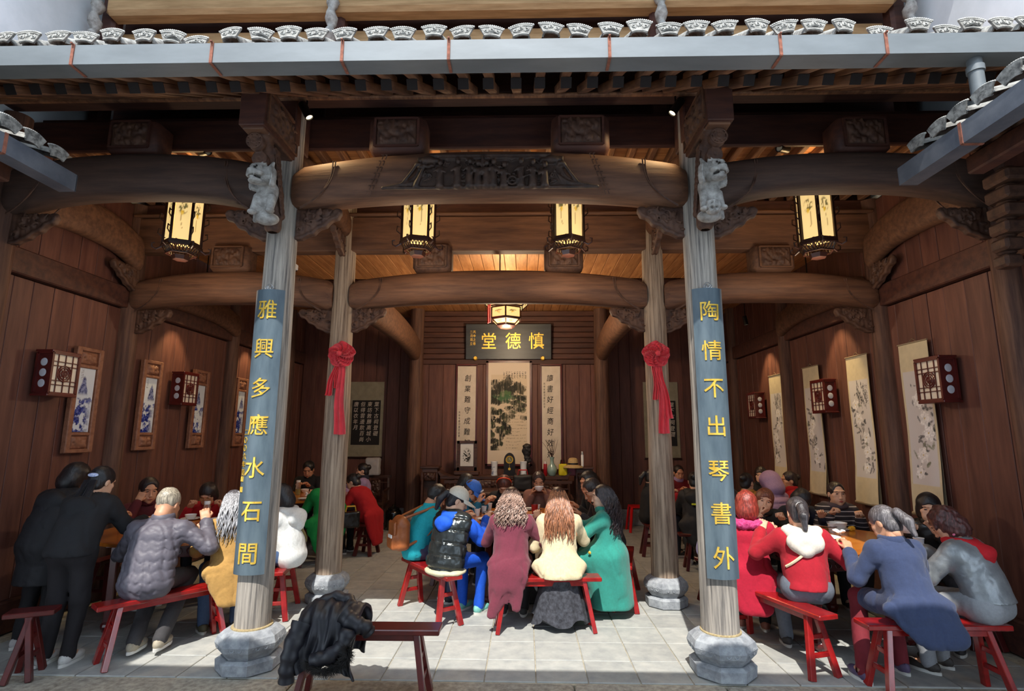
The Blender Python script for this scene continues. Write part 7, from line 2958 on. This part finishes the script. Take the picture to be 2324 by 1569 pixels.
MB().tube([P['hc'] + P['HR'] @ (V(.026 * math.cos(a), -.118, .028 + .026 * math.sin(a)) * P['S']) for a in [2 * PI * k / 12 for k in range(13)]], .008, 6).build('hair_tie', M_WHITE, P['t'], smooth=True)
P = person('navy', 'person in a slate blue wool coat with grey ponytail and wine red trousers', 2.74, 4.11, (-.05, 1), lean=16, side=-3, head=(34, 18), hair=('ponytail', (74, 70, 72)),
           top=dict(kind='coat', m=M_NAVY, hem=.46, back_hem=.33, flare=.28, skirt_shift=.04, add=[((0.05, -.12, .5), (.17, -.17, .40), .10, .06, dict(k=.05, sc=(1.3, .7, 1)))]), legs=(112, 22, 34), shoes=(88, 74, 104), hands=((-.2, .32, .85), (.2, .36, .84)), feats=False, hh=.0112, feet=((-.28, .16, .075), (.1, .3, .075)), skin=1)
P = person('silver', 'person in a silver jacket over a red hood with washed grey jeans', 3.31, 4.15, (-.5, .86), lean=23, head=(40, 20), hair=('curlybob', (62, 34, 32)), skin=1,
           top=dict(kind='jacket', m=M_SILV, hem=.60, fat=1.14, collar='hood', collar_m=fabric('red_hood', (190, 14, 30), .85), hood_s=.6, wrinkle=.0045), hipr=.132, legs=M_SDENIM, shoes=(64, 58, 54), hands=((-.12, .44, .84), (.14, .42, .84)), hh=.0112, kneef=.42)
MB().ball(P['hc'] + P['HR'] @ V(-.078, .0, -.06), (.008, .012, .02), 8, 6).build('earring', fabric('pink_earring', (226, 120, 150), .3), P['t'], smooth=True)
P = person('leather', 'person in a black leather jacket with black fringe holding up a white bowl and chopsticks', 3.71, 5.16, (-.62, -.8), lean=18, head=(10, 6), hair=('bob', (20, 18, 20)), skin=0, fem=True,
           top=dict(kind='jacket', m=M_LEATH, hem=.47, fat=1.08, wrinkle=.009), hands=((-.06, .33, .90), (.16, .30, .90)), pose=('flat', 'grip'), hh=.0145)
bowl('white bowl held up by the black leather jacket diner', 3.37, 4.99, .905, r=.078, h=.07)
sticks('dark chopsticks held over the lifted bowl', (3.42, 4.93), (.7, -.5), .985, 1.05, L=.2)
P = person('striped', 'person in a striped dark knit jacket facing the courtyard, eating with both hands', 3.46, 6.3, (-.1, -1), lean=18, head=(4, 0), s=.95, hair=('bun', (30, 22, 22)), skin=0,
           top=dict(kind='jacket', m=M_STRIPE, hem=.47, fat=1.14, collar='hood', collar_m=fabric('grey_plum', (84, 72, 78), .9), mouth=.009), hands=((-.15, .27, .87), (.15, .27, .89)), pose='grip', hh=.0145)
P = person('polka', 'person in a dark navy coat with bowed dark head across the sunlit table', 3.1, 6.45, (-.15, -1), lean=32, head=(62, 0), hair=('bob', (26, 24, 28)), top=dict(kind='jacket', m=M_DARKN, hem=.47), hh=.017)
P = person('auburn', 'person with short auburn hair squinting and chewing, chin near hand', 2.64, 6.22, (-.3, -1), lean=36, head=(6, 0, -14), hair=('bob', (98, 56, 40)), skin=0, top=dict(kind='jacket', m=fabric('dark_olive', (44, 42, 38), .85), hem=.47, mouth=.011), hands=((-.16, .34, .86), (.05, .32, .90)), pose='grip', hh=.015)
P = person('dark2', 'person with black hair and pale lavender sleeve behind the auburn bob', 1.98, 5.98, (.75, -.6), lean=22, head=(42, 0), hair=('short', (24, 22, 24)), top=dict(kind='jacket', m=fabric('lavender', (190, 180, 220), .8), hem=.47), hh=.017)

# ---- left table (middle at -3.4, 5.55)
P = person('greyman', 'man with cropped grey hair in a grey quilted bomber jacket, back turned', -3.06, 4.52, (-.12, 1), lean=22, head=(30, 0), fem=False, s=1.02, skin=1, hair=('crop', (130, 122, 108)),
           top=dict(kind='jacket', m=M_GREYJ, hem=.45, fat=1.12, collar='stand', wrinkle=.006, zigzag=.075, elbow=.8), legs=(60, 58, 60), shoes=(170, 160, 140), hands=((-.2, .36, .86), (.30, .26, .98)), feats=False, hh=.0112, feet=((-.05, .0, .11), (.12, .05, .11)))
P = person('tan', 'person in a camel coat with long silver-black hair tied by a scrunchie', -2.60, 4.93, (-.62, .78), lean=16, head=(24, 0), hair=('long', (66, 64, 68), .36, (120, 120, 124)),
           top=dict(kind='coat', m=M_TAN, hem=.44, back_hem=.30, flare=.24), legs=M_DENIM, shoes=(90, 84, 66), hands=((-.2, .36, .86), (.2, .36, .86)), feats=False, hh=.0112, feet=((-.14, .26, .075), (.12, .22, .075)))
head_ball(P, 'scrunchie', (.03, -.135, -.06), (.035, .02, .035), fabric('beige_scrunchie', (176, 152, 120), .8))
P = person('hoodie', 'person in a white hoodie with crossbody strap half hidden by the couplet column', -2.36, 5.56, (-1, .15), lean=14, head=(30, 0), hair=('bob', (30, 28, 30)),
           top=dict(kind='jacket', m=M_WHITEH, hem=.45, fat=1.1, collar='hood', collar_m=M_WHITEH), legs=M_DENIM, shoes=(200, 200, 200), feats=False, hh=.0145)
back_strap(P, -.12, P['sh'][0].z + .03, .15, .66, 'crossbody_strap', fabric('olive_strap', (120, 104, 60), .8), .013, 1.1)
P = person('glasses', 'person in a red coat with glasses bending low over a white bowl', -3.70, 6.52, (.2, -1), lean=32, head=(34, 0), hair=('bob', (30, 24, 24)), skin=1,
           top=dict(kind='jacket', m=M_SCAR, hem=.47, mouth=.008), hands=((-.19, .30, .90), (.17, .30, .90)), pose='grip', hh=.0155)
gl = MB()
for sg in (-1, 1):
    gl.tube([P['hc'] + P['HR'] @ (V(sg * .033 + .022 * math.cos(a), .104, .014 + .018 * math.sin(a)) * P['S']) for a in [2 * PI * k / 14 for k in range(15)]], .0022, 5)
    gl.tube([P['hc'] + P['HR'] @ (V(sg * .055, .102, .016) * P['S']), P['hc'] + P['HR'] @ (V(sg * .08, -.0, .014) * P['S'])], .002, 5)
gl.tube([P['hc'] + P['HR'] @ (V(-.011, .106, .016) * P['S']), P['hc'] + P['HR'] @ (V(.011, .106, .016) * P['S'])], .002, 5)
gl.build('glasses', mat('gilt_wire', rgb(170, 140, 80), rough=.3, metal=.8), P['t'])
P = person('burgundy', 'person with short dark side-swept hair in a burgundy top lifting chopsticks', -4.22, 6.02, (.72, -.6), lean=18, head=(12, 0), s=.98, hair=('short', (30, 24, 26)), skin=1,
           top=dict(kind='sweater', m=M_BURG, hem=.47), hands=((-.14, .30, .86), (.12, .24, 1.02)), pose='grip', hh=.0155)
P = person('red2', 'person in a red top with dark hair partly behind the signed couplet board', -3.12, 6.62, (-.12, -1), lean=20, head=(30, 0), hair=('bob', (30, 28, 30)), top=dict(kind='jacket', m=M_SCAR, hem=.47), hands=((-.14, .34, .86), (.2, .30, .92)), pose='grip', hh=.016)
P = person('standa', 'person in black standing bent over the table, blue patterned clip in long black hair', -3.60, 4.38, (-.06, 1), stand=True, lean=30, head=(26, -10), s=.96, hair=('half', (20, 20, 24)), top=dict(kind='jacket', m=M_BLK2, hem=.80, fat=1.1, wrinkle=.007, collar='hood'),
           legs=(26, 22, 26), shoes=(206, 204, 200), hands=((-.2, .52, .98), (.22, .50, .98)), feats=False, hh=.0145)
hl = MB()
for i in range(40):
    a = rng.uniform(-.9, .9)
    A = P['hc'] + P['HR'] @ V(math.sin(a) * .07, -.10, -.02)
    C = P['nk'] + V(math.sin(a) * .10, -.16 + rng.uniform(-.02, .02), -.16 + rng.uniform(-.06, .04))
    hl.tube([A, (A + C) / 2 + V(0, -.03, .02), C], .010, 5, r1=.004)
o = hl.build('hair_locks', hair_mat((20, 20, 24)), P['t'], smooth=True, fix=False)
o['kind'] = 'stuff'
head_ball(P, 'hair_clip', (.01, -.112, .02), (.05, .016, .018), fabric('blue_clip', (96, 124, 206), .3, c2=(220, 226, 240), scale=50))
P = person('standb', 'person in a long black parka standing bent over behind the hair clip woman', -4.1, 4.7, (.0, 1), stand=True, lean=28, head=(28, -20), s=.96, skin=2, hair=('bob', (24, 20, 22)), top=dict(kind='coat', m=M_BLKJ, hem=.50, back_hem=.50, fat=1.16, collar='hood', collar_m=M_BLKJ, wrinkle=.007),
           legs=(26, 24, 28), shoes=(190, 186, 184), hands=((-.2, .52, .98), (.22, .50, .98)), feats=False, hh=.0155)

# ---- back tables
P = person('manback', 'man in black facing the courtyard, head bowed, at the dim back table', -3.72, 9.46, (.08, -1), lean=16, head=(26, 0), fem=False, s=1.0, skin=2, hair=('short', (20, 20, 22)), top=dict(kind='jacket', m=M_BLK2, hem=.47), hands=((-.1, .34, .87), (.1, .34, .87)), hh=.02)
P = person('green', 'person in a bright green coat seated behind the rosette column', -2.74, 7.62, (-.5, .85), lean=20, head=(30, 0), hair=('bun', BLK), top=dict(kind='coat', m=M_GREEN, hem=.45, back_hem=.14, flare=.32, fat=1.1), shoes=(210, 210, 212), legs=(20, 20, 24), feats=False, hh=.018, feet=((-.36, .1, .075), (.1, .2, .075)))
soft_bag('black_handbag', 'glossy black handbag with gilt clasp beside the green coat', 'bag', (-2.42, 7.66, .465), (.28, .14, .24), M_LEATH, 31, M_GOLD, rz=.4)
P = person('scarlet', 'person in a scarlet wool coat leaning far forward, seen from behind', -2.33, 8.22, (-.9, .25), lean=40, head=(30, 0), hair=('bun', BLK), top=dict(kind='coat', m=M_SCAR, hem=.45, back_hem=.14, flare=.28, fat=1.12), legs=(20, 20, 24), feats=False, hh=.018)
P = person('lilacw', 'person with tied black hair in a lilac blouse, mask under the chin', -2.76, 9.38, (-1, -.2), lean=4, head=(12, 0), hair=('bun', (22, 18, 20)), skin=0, top=dict(kind='jacket', m=M_LILS, hem=.47, collar='stand', collar_m=M_DARKN), hh=.018)
head_ball(P, 'face_mask', (0, .075, -.105), (.045, .02, .022), fabric('blue_mask', (160, 190, 214), .8))
P = person('vestred', 'person in a dark vest with red sleeves beside the rosette column', 1.86, 8.3, (1, .1), lean=8, head=(20, 0), hair=('ponytail', BLK), top=dict(kind='vest', m=M_BLK2, m2=M_REDK, hem=.46, fat=1.05), legs=(40, 44, 54), feats=False, hh=.019)
P = person('blackhood', 'person in a long black hooded jacket with yellow back patch, back turned', 2.32, 7.56, (.25, .95), lean=10, head=(20, 0), hair=('bun', (22, 20, 22)), top=dict(kind='coat', m=M_BLKJ, hem=.45, back_hem=.30, flare=.24, fat=1.1, collar='hood', collar_m=M_BLKJ), legs=(30, 34, 44), shoes=(216, 216, 220), feats=False, hh=.0175, feet=((-.1, .2, .075), (.24, .05, .075)))
MB().box((-.02, -.168, .84), (.075, .012, .022)).build('yellow_patch', fabric('yellow_patch', (214, 222, 40), .6), P['gar'])
P = person('puffer', 'person in a lilac quilted puffer with the hood raised', 3.32, 7.34, (-.35, .9), lean=14, head=(22, 10), hair=('hood', (168, 134, 168)), top=dict(kind='puffer', m=M_LILAC, hem=.45, fat=1.2, quilt=.085, collar=None), feats=False, hh=.0165)
for c in P['t'].children:
    if c.name.startswith('hair'):
        c.name = 'raised_hood'
        c.data.materials[0] = M_LILAC
P = person('mustard', 'person with hair pinned in a bun and a mustard collar', 2.98, 7.40, (.1, 1), lean=8, head=(14, -40), hair=('bun', (24, 20, 22)), top=dict(kind='sweater', m=fabric('mustard', (170, 120, 50), .9), hem=.46), feats=False, hh=.018)
P = person('redprof', 'person in a red jacket with pulled-back hair seen in profile by the scroll wall', 3.72, 7.75, (-1, .15), lean=4, head=(8, 0), hair=('bun', (36, 26, 26)), skin=1, top=dict(kind='jacket', m=M_SCAR, hem=.46, collar='stand'), hh=.0165)
P = person('pale', 'person with centre-parted long hair and pale face in the dim corner', 3.72, 8.72, (-.5, -.85), lean=2, head=(6, 0), hair=('bob', (30, 22, 22)), skin=3, top=dict(kind='jacket', m=M_BLK2, hem=.46), hh=.02)
P = person('redfar', 'person in a dark red top eating in the far scroll-side corner', 3.2, 9.32, (-.2, -1), lean=12, head=(24, 0), hair=('short', BLK), skin=2, top=dict(kind='jacket', m=M_RUSTR, hem=.46), hh=.02)
P = person('farwoman', 'person with tied hair and patterned red blouse facing the courtyard, dim back table', 2.58, 9.38, (.3, -1), lean=8, head=(18, -10), hair=('bun', (30, 22, 22)), skin=1, top=dict(kind='jacket', m=M_RUSTR, hem=.46, collar='stand', collar_m=M_LILS), hh=.02)
